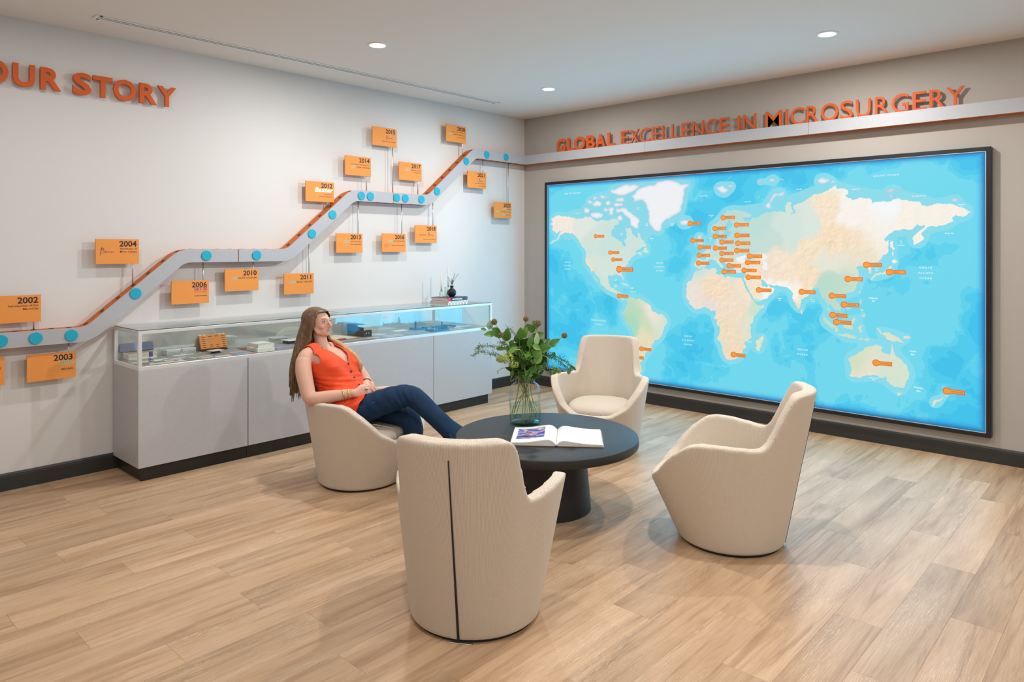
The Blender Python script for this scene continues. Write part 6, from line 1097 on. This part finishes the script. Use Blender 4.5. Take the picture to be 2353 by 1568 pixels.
for c, ax, ln, wd, ci in LEAVES + EXTRA:
    ax = Vector(ax); side = ax.cross(vd).normalized(); nrm = side.cross(ax).normalized()
    tilt = rl.uniform(-.6, .6); side = (side * math.cos(tilt) + nrm * math.sin(tilt)); nrm = side.cross(ax).normalized()
    if nrm.dot(vd) < 0: nrm = -nrm
    c = Vector(c); ln *= 1.10; wd *= 1.22; vs = []; bend = rl.uniform(.05, .22) * ln; n_ = 7
    ax2 = (ax + nrm * rl.uniform(-.35, .35)).normalized()
    for k in range(n_ + 1):
        u = k / n_; w_ = wd * .5 * (math.sin(PI * u ** .85) ** .8) * (1 - .25 * u) if 0 < k < n_ else 0.0
        p = c + ax2 * (u - .5) * ln - nrm * bend * (u - .3) ** 2 * 2
        for s_ in (-1, -.5, 0, .5, 1): vs.append(p + side * w_ * s_ * 1.08 + nrm * (abs(s_) ** 1.3 * w_ * .28 + rl.uniform(-.0012, .0012)))
    fs = [(5 * k + j, 5 * k + j + 1, 5 * k + 6 + j, 5 * k + 5 + j) for k in range(n_) for j in range(4)]
    MB().add(vs, fs).build('leaf', LG[ci], bq, smooth=True)
    if math.hypot(c.x, c.y) > .20: continue
    root = c - ax2 * ln * .5; MB().tube(catmull([root + ax2 * .004, root - ax2 * .02 + Vector((0, 0, -.01)), root * .55 + Vector((0, 0, .13)), Vector((rl.uniform(-.03, .03), rl.uniform(-.03, .03), .27))], 4), .0016, 5).build('leaf_stalk', M_stem, bq, smooth=True)
M_pod = mat('seed_pod', rgb(158, 138, 100), .8); M_pod2 = mat('seed_pod_pit', rgb(84, 68, 46), .9)
for c, r_ in SEEDS:
    mb = MB(); mb.ball(c, r_ * .84, 14, 10, 1); c = Vector(c); N_ = 46
    for k in range(N_):
        z = 1 - 2 * (k + .5) / N_; a = k * 2.39996; d = Vector((math.cos(a) * math.sqrt(1 - z * z), math.sin(a) * math.sqrt(1 - z * z), z))
        q = d.to_track_quat('Z', 'X').to_matrix().to_4x4(); q.translation = c + d * r_ * .80
        mb.lathe([(r_ * .10, 0), (r_ * .24, r_ * .20), (r_ * .19, r_ * .20), (r_ * .06, r_ * .05)], 6, 0, q, close=False)
    mb.build('seed_head', [M_pod, M_pod2], bq)
for l in SEEDSTEM: MB().tube(catmull(l, 5), .0017, 6).build('stem', M_stem, bq, smooth=True)
for l in CSTEM: MB().tube(catmull(l, 6), .0026, 8).build('stem', mat('lime_stem', rgb(164, 178, 84), .5), bq, smooth=True)
for l in BUDSTEM: MB().tube(catmull(l, 6), .0013, 6).build('stem', M_stem2, bq, smooth=True)
JR = [Vector((.0, .0, 0))]
for i, l in enumerate(JAR):
    pts = []
    for q in l:
        q = Vector(q); q.z = max(q.z, .018); k = math.hypot(q.x, q.y); lim = .084 if q.z < .22 else .05
        if k > lim: q.x *= lim / k; q.y *= lim / k
        off = (i % 3 - 1) * .022; d2 = Vector((.81, -.58, 0)) * off; q2 = q + d2
        if math.hypot(q2.x, q2.y) < .09: q = q2
        pts.append(q)
    MB().tube(catmull(pts, 5), .0034 if i in (0, 2) else .0022, 8).build('stem', M_stem if i % 3 else mat('pale_stem', rgb(150, 166, 96), .5), bq, smooth=True)
for i in range(12):
    a = rl.uniform(0, 2 * PI); b = a + rl.uniform(2.2, 4.0); r0 = rl.uniform(.02, .05); r1 = rl.uniform(.04, .08); zb = rl.choice([.02, .03, .08, .13])
    MB().tube(catmull([(r0 * math.cos(a), r0 * math.sin(a), .33), (.5 * r0 * math.cos(a), .5 * r0 * math.sin(a), .24), (.5 * r1 * math.cos(b), .5 * r1 * math.sin(b), .5 * (.24 + zb)), (r1 * math.cos(b), r1 * math.sin(b), zb)], 5), rl.uniform(.0012, .0024), 6).build('stem', M_stem if i % 2 else M_stem2, bq, smooth=True)
M_flo = mat('lime_flower', rgb(168, 182, 84), .6, var=.25, vscale=60); M_flo2 = mat('green_umbel', rgb(110, 150, 58), .6, var=.25, vscale=60)
for i, (c, R_) in enumerate(CLUSTER):
    mb = MB(); c = Vector(c)
    for k in range(int(90 + 60 * R_ / .02)):
        d = Vector((rl.gauss(0, 1), rl.gauss(0, 1), rl.gauss(0, .8))).normalized(); p = c + Vector((d.x * R_, d.y * R_, d.z * R_ * .72)) * rl.uniform(.65, 1.0)
        e1 = d.orthogonal().normalized(); e2 = d.cross(e1); s_ = rl.uniform(.0025, .0048); a0 = rl.uniform(0, PI)
        for q in range(4):
            a = a0 + q * PI / 2; u1 = (e1 * math.cos(a) + e2 * math.sin(a)); u2 = (e1 * math.cos(a + .6) + e2 * math.sin(a + .6)); u0 = (e1 * math.cos(a - .6) + e2 * math.sin(a - .6))
            mb.add([p, p + u0 * s_ + d * .001, p + u1 * s_ * 1.5 + d * .002, p + u2 * s_ + d * .001], [(0, 1, 2, 3)])
    o = mb.build('flower_head', M_flo if i < 3 else M_flo2, bq); o['kind'] = 'stuff'
M_air = mat('grey_green_sprig', rgb(112, 140, 96), .6, var=.2, vscale=40); M_air2 = mat('dark_sprig', rgb(54, 88, 44), .5, var=.2, vscale=40)
for i, l in enumerate(SPRIG):
    pts = catmull(l, 10); m = M_air2 if i in (3, 4) else M_air
    MB().tube(pts, .0009, 5).build('sprig_stem', m, bq)
    mb = MB()
    for k, p in enumerate(pts[8:]):
        p = Vector(p)
        for q in range(5 if i in (3, 4) else 4):
            d = Vector((rl.gauss(0, .6), rl.gauss(0, .6), rl.gauss(-.45, .7))).normalized(); L_ = rl.uniform(.006, .016) * (1.3 if i in (0, 1) else 1.0); s_ = d.orthogonal().normalized() * L_ * .16
            m1 = p + d * L_ * .55; mb.add([p, m1 + s_, p + d * L_, m1 - s_], [(0, 1, 2, 3)])
            if q == 0:
                d2 = Vector((rl.gauss(0, 1), rl.gauss(0, 1), rl.gauss(0, 1))).normalized(); e_ = p + d2 * .022
                for w in range(4):
                    d3 = (d2 + Vector((rl.gauss(0, .6), rl.gauss(0, .6), rl.gauss(-.4, .6)))).normalized(); b_ = p + d2 * .022 * (w + 1) / 4; s3 = d3.orthogonal().normalized() * .0016; mb.add([b_, b_ + d3 * .005 + s3, b_ + d3 * .011, b_ + d3 * .005 - s3], [(0, 1, 2, 3)])
    o = mb.build('sprig_leaflets', m, bq); o['kind'] = 'stuff'
mb = MB()
for k in range(6): mb.ball(Vector(BUDSTEM[0][-1]) + Vector((rl.uniform(-.008, .008), rl.uniform(-.008, .008), rl.uniform(-.006, .01))), .0032, 8, 6)
o = mb.build('buds', M_flo, bq); o['kind'] = 'stuff'
PDX, PDY, PDZ = 0.0, 0.0, 0.0

# ------------------------------------------------------------------ the seated woman (modelled in her chair's own axes: x forward, y to her left)
def ring_rows(rings, n=40):
    """rings: (centre, front offset, back offset, half width, bust)"""
    vs = []
    for c, ff, fb, rs, bust in rings:
        for k in range(n):
            a = 2 * PI * k / n; ca, sa = math.cos(a), math.sin(a); f = ff if ca >= 0 else fb
            sq = 1.0 if ca > 0 else 1.0; p = Vector(c) + Vector(f) * abs(ca) ** .9 + Vector((0, rs * (abs(sa) ** .85) * (1 if sa > 0 else -1), 0))
            if bust and ca > 0: p += Vector((1, 0, .15)) * bust * (math.exp(-((abs(a if a < PI else a - 2 * PI) - .75) / .42) ** 2))
            vs.append(tuple(p))
    return vs
def loft_faces(m, n, close=True):
    fs = [(j * n + k, j * n + (k + 1) % n, (j + 1) * n + (k + 1) % n, (j + 1) * n + k) for j in range(m - 1) for k in range(n)]
    if close: fs += [tuple(range(n - 1, -1, -1)), tuple((m - 1) * n + k for k in range(n))]
    return fs
def V3(*a): return Vector(a)
RINGS = [((-.060, 0, .535), (.130, 0, .045), (-.175, 0, -.050), .182, 0), ((-.105, 0, .580), (.105, 0, .030), (-.165, 0, -.040), .168, 0), ((-.140, 0, .630), (.092, 0, .022), (-.160, 0, -.03), .158, 0), ((-.172, 0, .690), (.085, 0, .022), (-.150, 0, -.03), .166, .004), ((-.205, 0, .745), (.090, 0, .026), (-.130, 0, -.03), .176, .030), ((-.235, 0, .790), (.082, 0, .032), (-.100, 0, -.03), .176, .024), ((-.270, 0, .826), (.064, 0, .030), (-.080, 0, -.025), .168, .006), ((-.300, 0, .852), (.044, 0, .018), (-.060, 0, -.018), .140, 0), ((-.318, 0, .868), (.030, 0, .010), (-.045, 0, -.010), .110, 0)]
def shrink(r, d):
    c, f, b, w, bu = r; return (c, tuple(V3(*f) * (1 - d / V3(*f).length)), tuple(V3(*b) * (1 - d / V3(*b).length)), w - d, bu)
body = MB()
inner = [shrink(r, .010) for r in RINGS]; body.add(ring_rows(inner), loft_faces(len(inner), 40))
body.ball((-.06, 0, .475), (.105, .145, .075))
# shoulders, neck
for s_ in (-1, 1): body.tube(catmull([(-.320, s_ * .05, .868), (-.322, s_ * .12, .853), (-.322, s_ * .175, .826), (-.312, s_ * .195, .795)], 4), [.034, .036, .038, .040, .042, .044, .046, .048, .049, .050, .050, .050, .049][:13], 12)
body.tube(catmull([(-.312, 0, .845), (-.330, 0, .885), (-.343, 0, .930), (-.352, 0, .975)], 4), [.060, .055, .051, .048, .046, .045, .044, .044, .044, .045, .046, .047, .048], 18)
# head: cranium, face, jaw, nose, lips, brow, cheeks
body.ball((-.378, 0, 1.050), (.096, .074, .084), 24, 16); body.ball((-.326, 0, 1.025), (.053, .058, .078), 20, 14)
body.ball((-.312, 0, .985), (.042, .048, .040), 18, 12); body.ball((-.290, 0, .968), (.022, .024, .019), 14, 10)
body.tube([(-.345, -.050, 1.005), (-.325, -.047, .978), (-.295, -.020, .966)], [.018, .017, .014], 10); body.tube([(-.345, .050, 1.005), (-.325, .047, .978), (-.295, .020, .966)], [.018, .017, .014], 10)
body.tube([(-.279, 0, 1.062), (-.266, 0, 1.044), (-.250, 0, 1.026), (-.246, 0, 1.018)], [.0075, .0085, .0100, .0095], 10); body.ball((-.257, 0, 1.014), (.013, .0145, .0085))
body.tube([(-.2925, -.040, 1.070), (-.280, -.018, 1.071), (-.279, .018, 1.071), (-.2925, .040, 1.070)], [.0055, .007, .007, .0055], 8)
for s_ in (-1, 1): body.ball((-.300, s_ * .036, 1.018), (.021, .020, .020)); body.ball((-.372, s_ * .073, 1.030), (.017, .007, .028))
body.ball((-.273, 0, .9965), (.0105, .021, .0055)); body.ball((-.275, 0, .9865), (.0105, .019, .0062))
# arms
RA = catmull([(-.315, -.200, .800), (-.285, -.232, .740), (-.235, -.262, .655), (-.190, -.282, .588), (-.150, -.276, .583), (-.060, -.215, .595), (.015, -.158, .605), (.060, -.128, .610)], 4)
body.ball((-.318, -.194, .798), .0535, 16, 12); body.ball((-.318, .194, .798), .0535, 16, 12); body.tube(RA, list(np.interp(np.linspace(0, 1, len(RA)), [0, .15, .35, .46, .55, .68, .85, 1], [.052, .054, .048, .044, .044, .041, .032, .0265])), 16)
LA = catmull([(-.315, .200, .800), (-.270, .245, .730), (-.205, .270, .650), (-.150, .262, .596), (-.110, .225, .598), (-.060, .150, .615), (-.022, .095, .625)], 4)
body.tube(LA, list(np.interp(np.linspace(0, 1, len(LA)), [0, .2, .45, .58, .7, .85, 1], [.052, .052, .045, .042, .040, .033, .026])), 16)
def hand(W, d, lat, nrm, bends, thumb, L=.082):
    """palm from the wrist W along d; lat runs across the knuckles from little finger to index; nrm is the back of the hand"""
    W, d, lat, nrm = Vector(W), Vector(d).normalized(), Vector(lat).normalized(), Vector(nrm).normalized()
    body.tube([W - d * .012, W + d * .02, W + d * .05, W + d * L], [(.020, .026), (.017, .034), (.0155, .040), (.0125, .040)], 14, up=nrm)
    for i, (o, l) in enumerate(((-.030, .058), (-.0105, .072), (.0095, .078), (.029, .070))):
        K = W + d * (L - .004 - abs(o - .005) * .18) + lat * o; pts = [K - d * .02, K]; dirn = d.copy(); p = K
        for f_, b in zip((.46, .31, .25), bends):
            ax = lat; dirn = (Matrix.Rotation(b, 3, ax) @ dirn).normalized(); p = p + dirn * l * f_; pts.append(p)
        body.tube(catmull(pts, 3), list(np.interp(np.linspace(0, 1, 13), [0, .3, 1], [.0088, .0090, .0066])), 9); body.ball(pts[-1], .0064, 8, 6)
    tb = W + d * .022 + lat * .028 - nrm * .004; pts = [tb]
    for v in thumb: pts.append(pts[-1] + d * v[0] + lat * v[1] + nrm * v[2])
    body.tube(catmull(pts, 3), list(np.linspace(.0125, .0078, 3 * (len(pts) - 1) + 1)), 9); body.ball(pts[-1], .0078, 8, 6)
# left hand lies on the lap, right hand rests across it
hand((-.022, .095, .625), (.70, -.66, -.05), (.45, .42, .40), (.35, .25, .85), (.45, .55, .35), [(.03, .012, -.004), (.028, .0, -.006), (.02, -.006, -.006)])
hand((.060, -.128, .610), (.56, .82, .10), (-.25, .05, .95), (.80, -.55, .20), (.75, .85, .55), [(.030, .010, -.012), (.028, -.004, -.012), (.018, -.008, -.010)])
# legs inside the trousers, down to the ankles
body.tube([(-.03, -.10, .475), (.20, -.065, .548), (.385, -.012, .592), (.56, .03, .49), (.78, .07, .315)], [.060, .050, .038, .034, .028], 14)
body.tube([(-.03, .10, .465), (.18, .10, .450), (.335, .088, .425), (.365, .083, .27), (.370, .08, .075)], [.060, .050, .038, .034, .028], 14)
bme = soften(body, 'person', .0044, 7, .5)
M_skin = mat('skin', (0.70, 0.42, 0.32, 1), .5, var=.06, vscale=18, spec=.2, bump=.05, bscale=220)
M_skin.node_tree.nodes['Principled BSDF'].inputs['Subsurface Weight'].default_value = 0.12
M_skin.node_tree.nodes['Principled BSDF'].inputs['Subsurface Radius'].default_value = (.012, .005, .003)
M_lip = mat('lips', (0.58, 0.25, 0.22, 1), .4); M_brow = mat('brow', (0.30, 0.17, 0.11, 1), .8)
for m in (M_skin, M_lip, M_brow): bme.materials.append(m)
mi = []
for p in bme.polygons:
    x, y, z = p.center; k = 0
    if x > -.283 and abs(y) < .020 - .25 * max(0, abs(z - .9915) - .003) and .9835 < z < .9990: k = 1
    mi.append(k)
bme.polygons.foreach_set('material_index', mi); bme.polygons.foreach_set('use_smooth', [True] * len(bme.polygons))
pa = math.radians(17.4); PM = Matrix.Translation((1.489 + PDX, -3.330 + PDY, PDZ)) @ Matrix.Rotation(pa, 4, 'Z')
person = bpy.data.objects.new('person', bme); COL.objects.link(person); person.matrix_world = PM
tag(person, 'long haired woman in an orange red vest and dark jeans sitting with crossed legs', 'person')
# eyes
M_eyew = mat('eye_white', (.62, .57, .55, 1), .3); M_iris = mat('iris', (.05, .035, .025, 1), .2)
for s_ in (-1, 1):
    mb = MB(); mb.ball((-.2925, s_ * .0295, 1.0520), (.0095, .0130, .0078), 14, 10, 0); mb.ball((-.2858, s_ * .0290, 1.0520), (.0046, .0064, .0062), 12, 8, 1)
    mb.tube([(-.2880, s_ * .0175, 1.0525), (-.2818, s_ * .0270, 1.0597), (-.2880, s_ * .0420, 1.0560)], [.0013, .0018, .0013], 6, 1); mb.build('eye', [M_eyew, M_iris], person, smooth=True)
    MB().tube(catmull([(-.2805, s_ * .0125, 1.0715), (-.2795, s_ * .024, 1.0748), (-.2855, s_ * .036, 1.0738), (-.2950, s_ * .046, 1.0690)], 4), list(np.linspace(.0024, .0010, 13)), 6).build('eyebrow', M_brow, person, smooth=True)
    MB().tube(catmull([(-.2868, s_ * .0165, 1.0560), (-.2812, s_ * .0270, 1.0618), (-.2868, s_ * .0430, 1.0580)], 4), .0032, 8).build('eyelid', M_skin, person, smooth=True)
    MB().tube(catmull([(-.2862, s_ * .0165, 1.0495), (-.2815, s_ * .0275, 1.0450), (-.2870, s_ * .0425, 1.0480)], 4), .0028, 8).build('eyelid', M_skin, person, smooth=True)
# vest
M_vest = mat('orange_red_cloth', (0.86, 0.085, 0.022, 1), .65, var=.06, vscale=14, spec=.25, bump=.12, bscale=30, sheen=.1)
hem = ((-.050, 0, .488), (.135, 0, .060), (-.165, 0, -.065), .196, 0)
vb = MB(); VR = [hem] + [shrink(r, -.007) for r in RINGS]; vb.add(ring_rows(VR, 56), loft_faces(len(VR), 56))
for s_ in (-1, 1): vb.tube(catmull([(-.318, s_ * .02, .868), (-.322, s_ * .08, .868), (-.322, s_ * .125, .856), (-.320, s_ * .165, .836)], 4), list(np.linspace(.040, .050, 13)), 14)
vm = soften(vb, 'vest', .0042, 5, .5); bm = bmesh.new(); bm.from_mesh(vm)
def cut(v):
    x, y, z = v.co; ay = abs(y)
    vz = min(1.0, max(0.0, (z - .785) / .10))
    if x > -.315 and z > .785 and ay < .010 + .066 * vz ** .75: return True          # the V of the neck
    if x <= -.315 and z > .872 - .4 * max(0, -.34 - x) and ay < .076: return True      # back of the neck
    return z > .792 and ay > .178 - .030 * min(1, (z - .792) / .075)   # armholes
bmesh.ops.delete(bm, geom=[v for v in bm.verts if cut(v)], context='VERTS')
for _ in range(14):      # clean the cut edges
    nw = {}
    for v in bm.verts:
        e = [q for q in v.link_edges if q.is_boundary]
        if len(e) == 2: nw[v] = (v.co * .5 + (e[0].other_vert(v).co + e[1].other_vert(v).co) * .25)
    for v, c in nw.items(): v.co = c
bm.normal_update()
for v in bm.verts:        # gathers and soft creases
    x, y, z = v.co; t_ = math.atan2(y, x + .16); am = .0036 * math.exp(-((z - .60) / .045) ** 2); cr = .0030 * math.exp(-((z - .665) / .045) ** 2)
    v.co += v.normal * (am * math.sin(16 * t_ + 1.1) + cr * math.sin(z * 190 + 3.0 * t_) + .0022 * math.sin(60 * z + 5 * t_))
bm.to_mesh(vm); bm.free(); vm.materials.append(M_vest); o = link('vest', vm, person, smooth=True, fix=False)
sol = o.modifiers.new('cloth', 'SOLIDIFY'); sol.thickness = .003; sol.offset = 1.0
TH = [(-.06, -.098, .462, .092), (.02, -.094, .475, .090), (.08, -.088, .492, .087), (.15, -.074, .522, .084), (.22, -.058, .552, .080)]
def thigh(x, s_):
    return [float(np.interp(x, [q[0] for q in TH], [q[i] for q in TH])) * (s_ if i == 1 else 1) for i in (1, 2, 3)]
for s_ in (1, -1):        # tails of the vest draped over the thighs
    vs = []; na, nb = 26, 16
    for i in range(na):
        al = math.radians(108 - 150 * i / (na - 1)); u = i / (na - 1)
        xe = float(np.interp(u, [0, .15, .35, .6, .8, 1], [.085, .118, .132, .118, .090, .045])) - (.05 if s_ < 0 else 0)
        for j in range(nb):
            x = -.16 + (xe + .16) * j / (nb - 1); cy, cz, r = thigh(x, s_); w_ = .010 + .006 * math.sin(7 * u * PI + 2) * (j / nb) ** 2 + (.006 * (j / nb) ** 6)
            vs.append((x, cy - s_ * math.cos(al) * (r + w_), cz + math.sin(al) * (r + w_)))
    mb = MB().add(vs, [(i * nb + j, i * nb + j + 1, (i + 1) * nb + j + 1, (i + 1) * nb + j) for i in range(na - 1) for j in range(nb - 1)])
    o = mb.build('vest_tail', M_vest, person, smooth=True); sol = o.modifiers.new('cloth', 'SOLIDIFY'); sol.thickness = .003; sol.offset = 0
A = np.array(ring_rows([shrink(r, -.009) for r in RINGS], 8)).reshape(len(RINGS), 8, 3)
M_btn = mat('horn_button', (.035, .028, .026, 1), .3)
for z in (.772, .722, .680, .634):
    p = Vector((float(np.interp(z, A[:, 0, 2], A[:, 0, 0])) + .0035, 0, z)); up = Vector((1, -.05, .35)).normalized().to_track_quat('Z', 'X').to_matrix().to_4x4(); up.translation = p
    MB().lathe([(0, 0), (.0085, 0), (.0088, .002), (.0075, .0036), (.0055, .0028), (0, .0028)], 20, M=up).build('button', M_btn, person, angle=40)
# jeans
M_jean = mat('dark_denim', (0.012, 0.036, 0.088, 1), .75, var=.35, vscale=9, spec=.2, bump=.25, bscale=420, stretch=(1, 1, 1))
jn = MB(); jn.ball((-.06, 0, .468), (.132, .172, .092), 24, 16)
RT = catmull([(-.06, -.098, .462), (.08, -.088, .492), (.22, -.058, .552), (.335, -.022, .590), (.405, .0, .597), (.455, .010, .570), (.53, .022, .508), (.62, .040, .432), (.685, .053, .378), (.728, .060, .340)], 4)
jn.tube(RT, list(np.interp(np.linspace(0, 1, len(RT)), [0, .12, .3, .42, .50, .58, .70, .82, .92, 1], [.088, .088, .080, .070, .0655, .064, .060, .060, .070, .082])), 22)
LT = catmull([(-.05, .098, .468), (.10, .100, .462), (.23, .094, .450), (.315, .088, .436), (.360, .085, .385), (.368, .083, .30), (.370, .082, .20), (.372, .081, .11), (.374, .080, .050)], 4)
jn.tube(LT, list(np.interp(np.linspace(0, 1, len(LT)), [0, .2, .4, .5, .6, .75, .9, 1], [.086, .082, .070, .066, .064, .066, .080, .094])), 22)
jm = soften(jn, 'jeans', .0065, 4, .5)
co = np.empty(len(jm.vertices) * 3); jm.vertices.foreach_get('co', co); co = co.reshape(-1, 3); nr = np.empty(len(jm.vertices) * 3); jm.vertices.foreach_get('normal', nr); nr = nr.reshape(-1, 3)
kn = np.exp(-((co[:, 0] - .39) / .07) ** 2) * np.exp(-((co[:, 2] - .55) / .09) ** 2) + .6 * np.exp(-((co[:, 0] - .05) / .06) ** 2)
co += nr * (.0032 * kn * np.sin(co[:, 0] * 150 + co[:, 2] * 90 + co[:, 1] * 40))[:, None] + nr * (.0015 * np.sin(co[:, 0] * 60 + co[:, 2] * 75))[:, None]
jm.vertices.foreach_set('co', co.ravel()); jm.materials.append(M_jean); link('jeans', jm, person, smooth=True, fix=False)
sm_ = MB(); P_ = [Vector(p) for p in RT[5:]]; R_ = np.interp(np.linspace(0, 1, len(RT)), [0, .12, .3, .42, .50, .58, .70, .82, .92, 1], [.088, .088, .080, .070, .0655, .064, .060, .060, .070, .082])[5:]
sm_.tube([p + Vector((0, -.96, .22)).normalized() * r * .985 for p, r in zip(P_, R_)], .0012, 5); sm_.build('side_seam', mat('pale_stitch', rgb(86, 116, 146), .8), person, smooth=True)
# boots
M_boot = mat('dark_boot', (.02, .018, .017, 1), .4)
def boot(M):
    b = MB(); b.tube([M @ Vector(p) for p in ((-.01, 0, .12), (-.005, 0, .06), (.02, 0, .038), (.08, 0, .034), (.14, 0, .026), (.165, 0, .022))], [(.036, .034), (.036, .034), (.040, .036), (.034, .040), (.025, .038), (.014, .022)], 16)
    b.tube([M @ Vector(p) for p in ((-.035, 0, .0), (-.03, 0, .045))], [(.024, .024), (.03, .028)], 12); b.tube([M @ Vector(p) for p in ((.03, 0, .008), (.10, 0, .006), (.165, 0, .010))], [(.010, .034), (.006, .040), (.006, .022)], 12); b.build('boot', M_boot, person, smooth=True)
boot(Matrix.Translation((.375, .08, 0)) @ Matrix.Rotation(.15, 4, 'Z'))
boot(Matrix.Translation((.752, .068, .225)) @ Matrix.Rotation(.45, 4, 'Y') @ Matrix.Rotation(.1, 4, 'Z'))
# hair: a close cap, a long curtain down the back and a lighter lock over the left shoulder
def hair_mat(name, c0, c1):
    m = noise_print(name, [(.30, c0), (.50, tuple((a + b) / 2 for a, b in zip(c0, c1))), (.72, c1)], 40, .40, (4, 4, .28), 5)
    nt = m.node_tree; n = [q for q in nt.nodes if q.type == 'TEX_NOISE'][0]; b = nt.nodes.new('ShaderNodeBump'); b.inputs['Strength'].default_value = .45; b.inputs['Distance'].default_value = .004
    nt.links.new(n.outputs['Fac'], b.inputs['Height']); nt.links.new(b.outputs[0], nt.nodes['Principled BSDF'].inputs['Normal']); return m
M_hair = hair_mat('brown_hair', rgb(62, 45, 32), rgb(140, 108, 76)); M_hair2 = hair_mat('blonde_lock', rgb(158, 120, 72), rgb(226, 192, 140))
hb = MB(); hb.ball((-.390, 0, 1.062), (.102, .087, .088), 32, 22); hb.ball((-.345, 0, 1.092), (.064, .070, .048), 20, 14)
BK = catmull([(-.405, 0, 1.05), (-.425, -.012, .985), (-.436, -.036, .91), (-.440, -.062, .84), (-.446, -.092, .765), (-.442, -.120, .69), (-.430, -.142, .625), (-.415, -.158, .572)], 4)
tb = np.linspace(0, 1, len(BK)); kp = np.linspace(0, 1, 8)
hb.tube(BK, list(zip(np.interp(tb, kp, [.075, .062, .054, .048, .038, .028, .018, .006]).tolist(), np.interp(tb, kp, [.085, .086, .088, .086, .078, .064, .046, .020]).tolist())), 20, up=(1, 0, .1))
for s_ in (-1, 1):
    F_ = catmull([(-.312, s_ * .050, 1.098), (-.338, s_ * .072, 1.060), (-.356, s_ * .081, 1.010), (-.366, s_ * .086, .950), (-.382, s_ * .096, .890), (-.405, s_ * .115, .835)] if s_ < 0 else [(-.312, .050, 1.098), (-.338, .072, 1.060), (-.352, .080, 1.010), (-.354, .083, .950), (-.346, .084, .900), (-.330, .086, .875)], 4)
    hb.tube(F_, list(np.interp(np.linspace(0, 1, len(F_)), [0, .25, .5, .8, 1], [.012, .018, .022, .022, .016])), 12)
hm_ = soften(hb, 'hair', .0055, 6); bm = bmesh.new(); bm.from_mesh(hm_)
def face_clear(v):
    x, y, z = v.co; line = -.347 + .50 * max(0, z - 1.05)
    return (x > line and z < 1.116 and abs(y) < .062 + .02 * (z < 1.0)) or (x > -.322 + .35 * max(0, z - 1.06) and z < 1.118)
bmesh.ops.delete(bm, geom=[v for v in bm.verts if face_clear(v)], context='VERTS')
for _ in range(10):
    nw = {}
    for v in bm.verts:
        e = [q for q in v.link_edges if q.is_boundary]
        if len(e) == 2: nw[v] = (v.co * .5 + (e[0].other_vert(v).co + e[1].other_vert(v).co) * .25)
    for v, c in nw.items(): v.co = c
bm.to_mesh(hm_); bm.free(); hm_.materials.append(M_hair); link('hair', hm_, person, smooth=True, fix=False)
rh = random.Random(6); st = MB(); BV = [Vector(q) for q in BK]
wid = np.interp(tb, kp, [.080, .080, .084, .084, .080, .070, .056, .036]); thk = np.interp(tb, kp, [.070, .060, .052, .046, .036, .027, .018, .010])
for k in range(110):      # long strands over the surface of the curtain
    an = rh.uniform(PI * .45, PI * 1.75); end = rh.randint(22, len(BK) - 1); pts = []
    for i in range(3, end, 3):
        a = an + .10 * math.sin(i * .3 + k); pts.append(BV[i] + Vector((math.cos(a) * thk[i] * 1.0, math.sin(a) * wid[i] * 1.0, 0)))
    pts.append(pts[-1] + Vector((.006 * rh.uniform(-1, 1) + .008, -.010, -.035 - .03 * rh.random())))
    c = catmull(pts, 3); n2 = len(c); st.tube(c, [(.0008 + .0022 * math.sin(PI * (i + .5) / n2) ** .6, .0010 + .0032 * math.sin(PI * (i + .5) / n2) ** .6) for i in range(n2)], 6)
o = st.build('hair_strands', M_hair, person, smooth=True); o['kind'] = 'stuff'
st = MB()
for k in range(60):
    u = rh.random(); sh = rh.uniform(-.006, .006); pts = [(-.352 + .012 * u, .080, .975), (-.338 + .02 * u, .086 + sh, .925), (-.306 + .03 * u + sh, .094 + sh, .905), (-.240 + .036 * u + sh, .102 + sh, .876 - .012 * u), (-.172 + .045 * u + sh * .5, .106 + sh, .828 - .012 * u), (-.122 + .045 * u + sh * .4, .108 + sh, .770 - .012 * u), (-.104 + .03 * u, .106 + sh, rh.uniform(.690, .725))]
    c = catmull(pts, 5); n2 = len(c); st.tube(c, [(.0014 + .0040 * math.sin(PI * (i + .5) / n2) ** .6, .0016 + .0060 * math.sin(PI * (i + .5) / n2) ** .6) for i in range(n2)], 7)
o = st.build('front_lock', M_hair2, person, smooth=True); o['label'] = 'blonde lock over the left shoulder'
# jewellery
GOLD = mat('gold', (.80, .56, .20, 1), .25, metal=1.0)
def bangle(c, ax, r, tr, m=GOLD):
    q = Vector(ax).normalized().to_track_quat('Z', 'X').to_matrix(); MB().tube([Vector(c) + q @ Vector((r * math.cos(a), r * math.sin(a), 0)) for a in np.linspace(0, 2 * PI, 28, endpoint=False)], tr, 8, closed=True).build('bracelet', m, person, smooth=True)
ax = (.60, .46, .08)
bangle((.000, -.169, .602), (.6, .42, .25), .0385, .0040); bangle((.020, -.154, .605), (.6, .46, .02), .0350, .0026); bangle((.038, -.142, .607), (.55, .5, .12), .0325, .0018)
bangle((-.052, .140, .618), (.5, -.7, .1), .037, .0016); bangle((-.036, .116, .622), (.5, -.7, .1), .033, .0030, mat('dark_beads', (.05, .04, .04, 1), .3))
MB().ball((.1105, -.080, .634), (.010, .010, .008), 12, 8).build('ring', M_steel, person, smooth=True)
MB().tube([(-.335 + .062 * math.cos(a), .060 * math.sin(a), .893 - .026 * math.cos(a)) for a in np.linspace(-PI, PI, 30, endpoint=False)], .0020, 6, closed=True).build('necklace', GOLD, person, smooth=True)
MB().tube(catmull([(-.32, -.062, .895), (-.268, -.035, .862), (-.243, 0, .842), (-.268, .035, .862), (-.32, .062, .895)], 6), .0011, 6).build('necklace', mat('dark_chain', (.06, .05, .045, 1), .4), person, smooth=True)
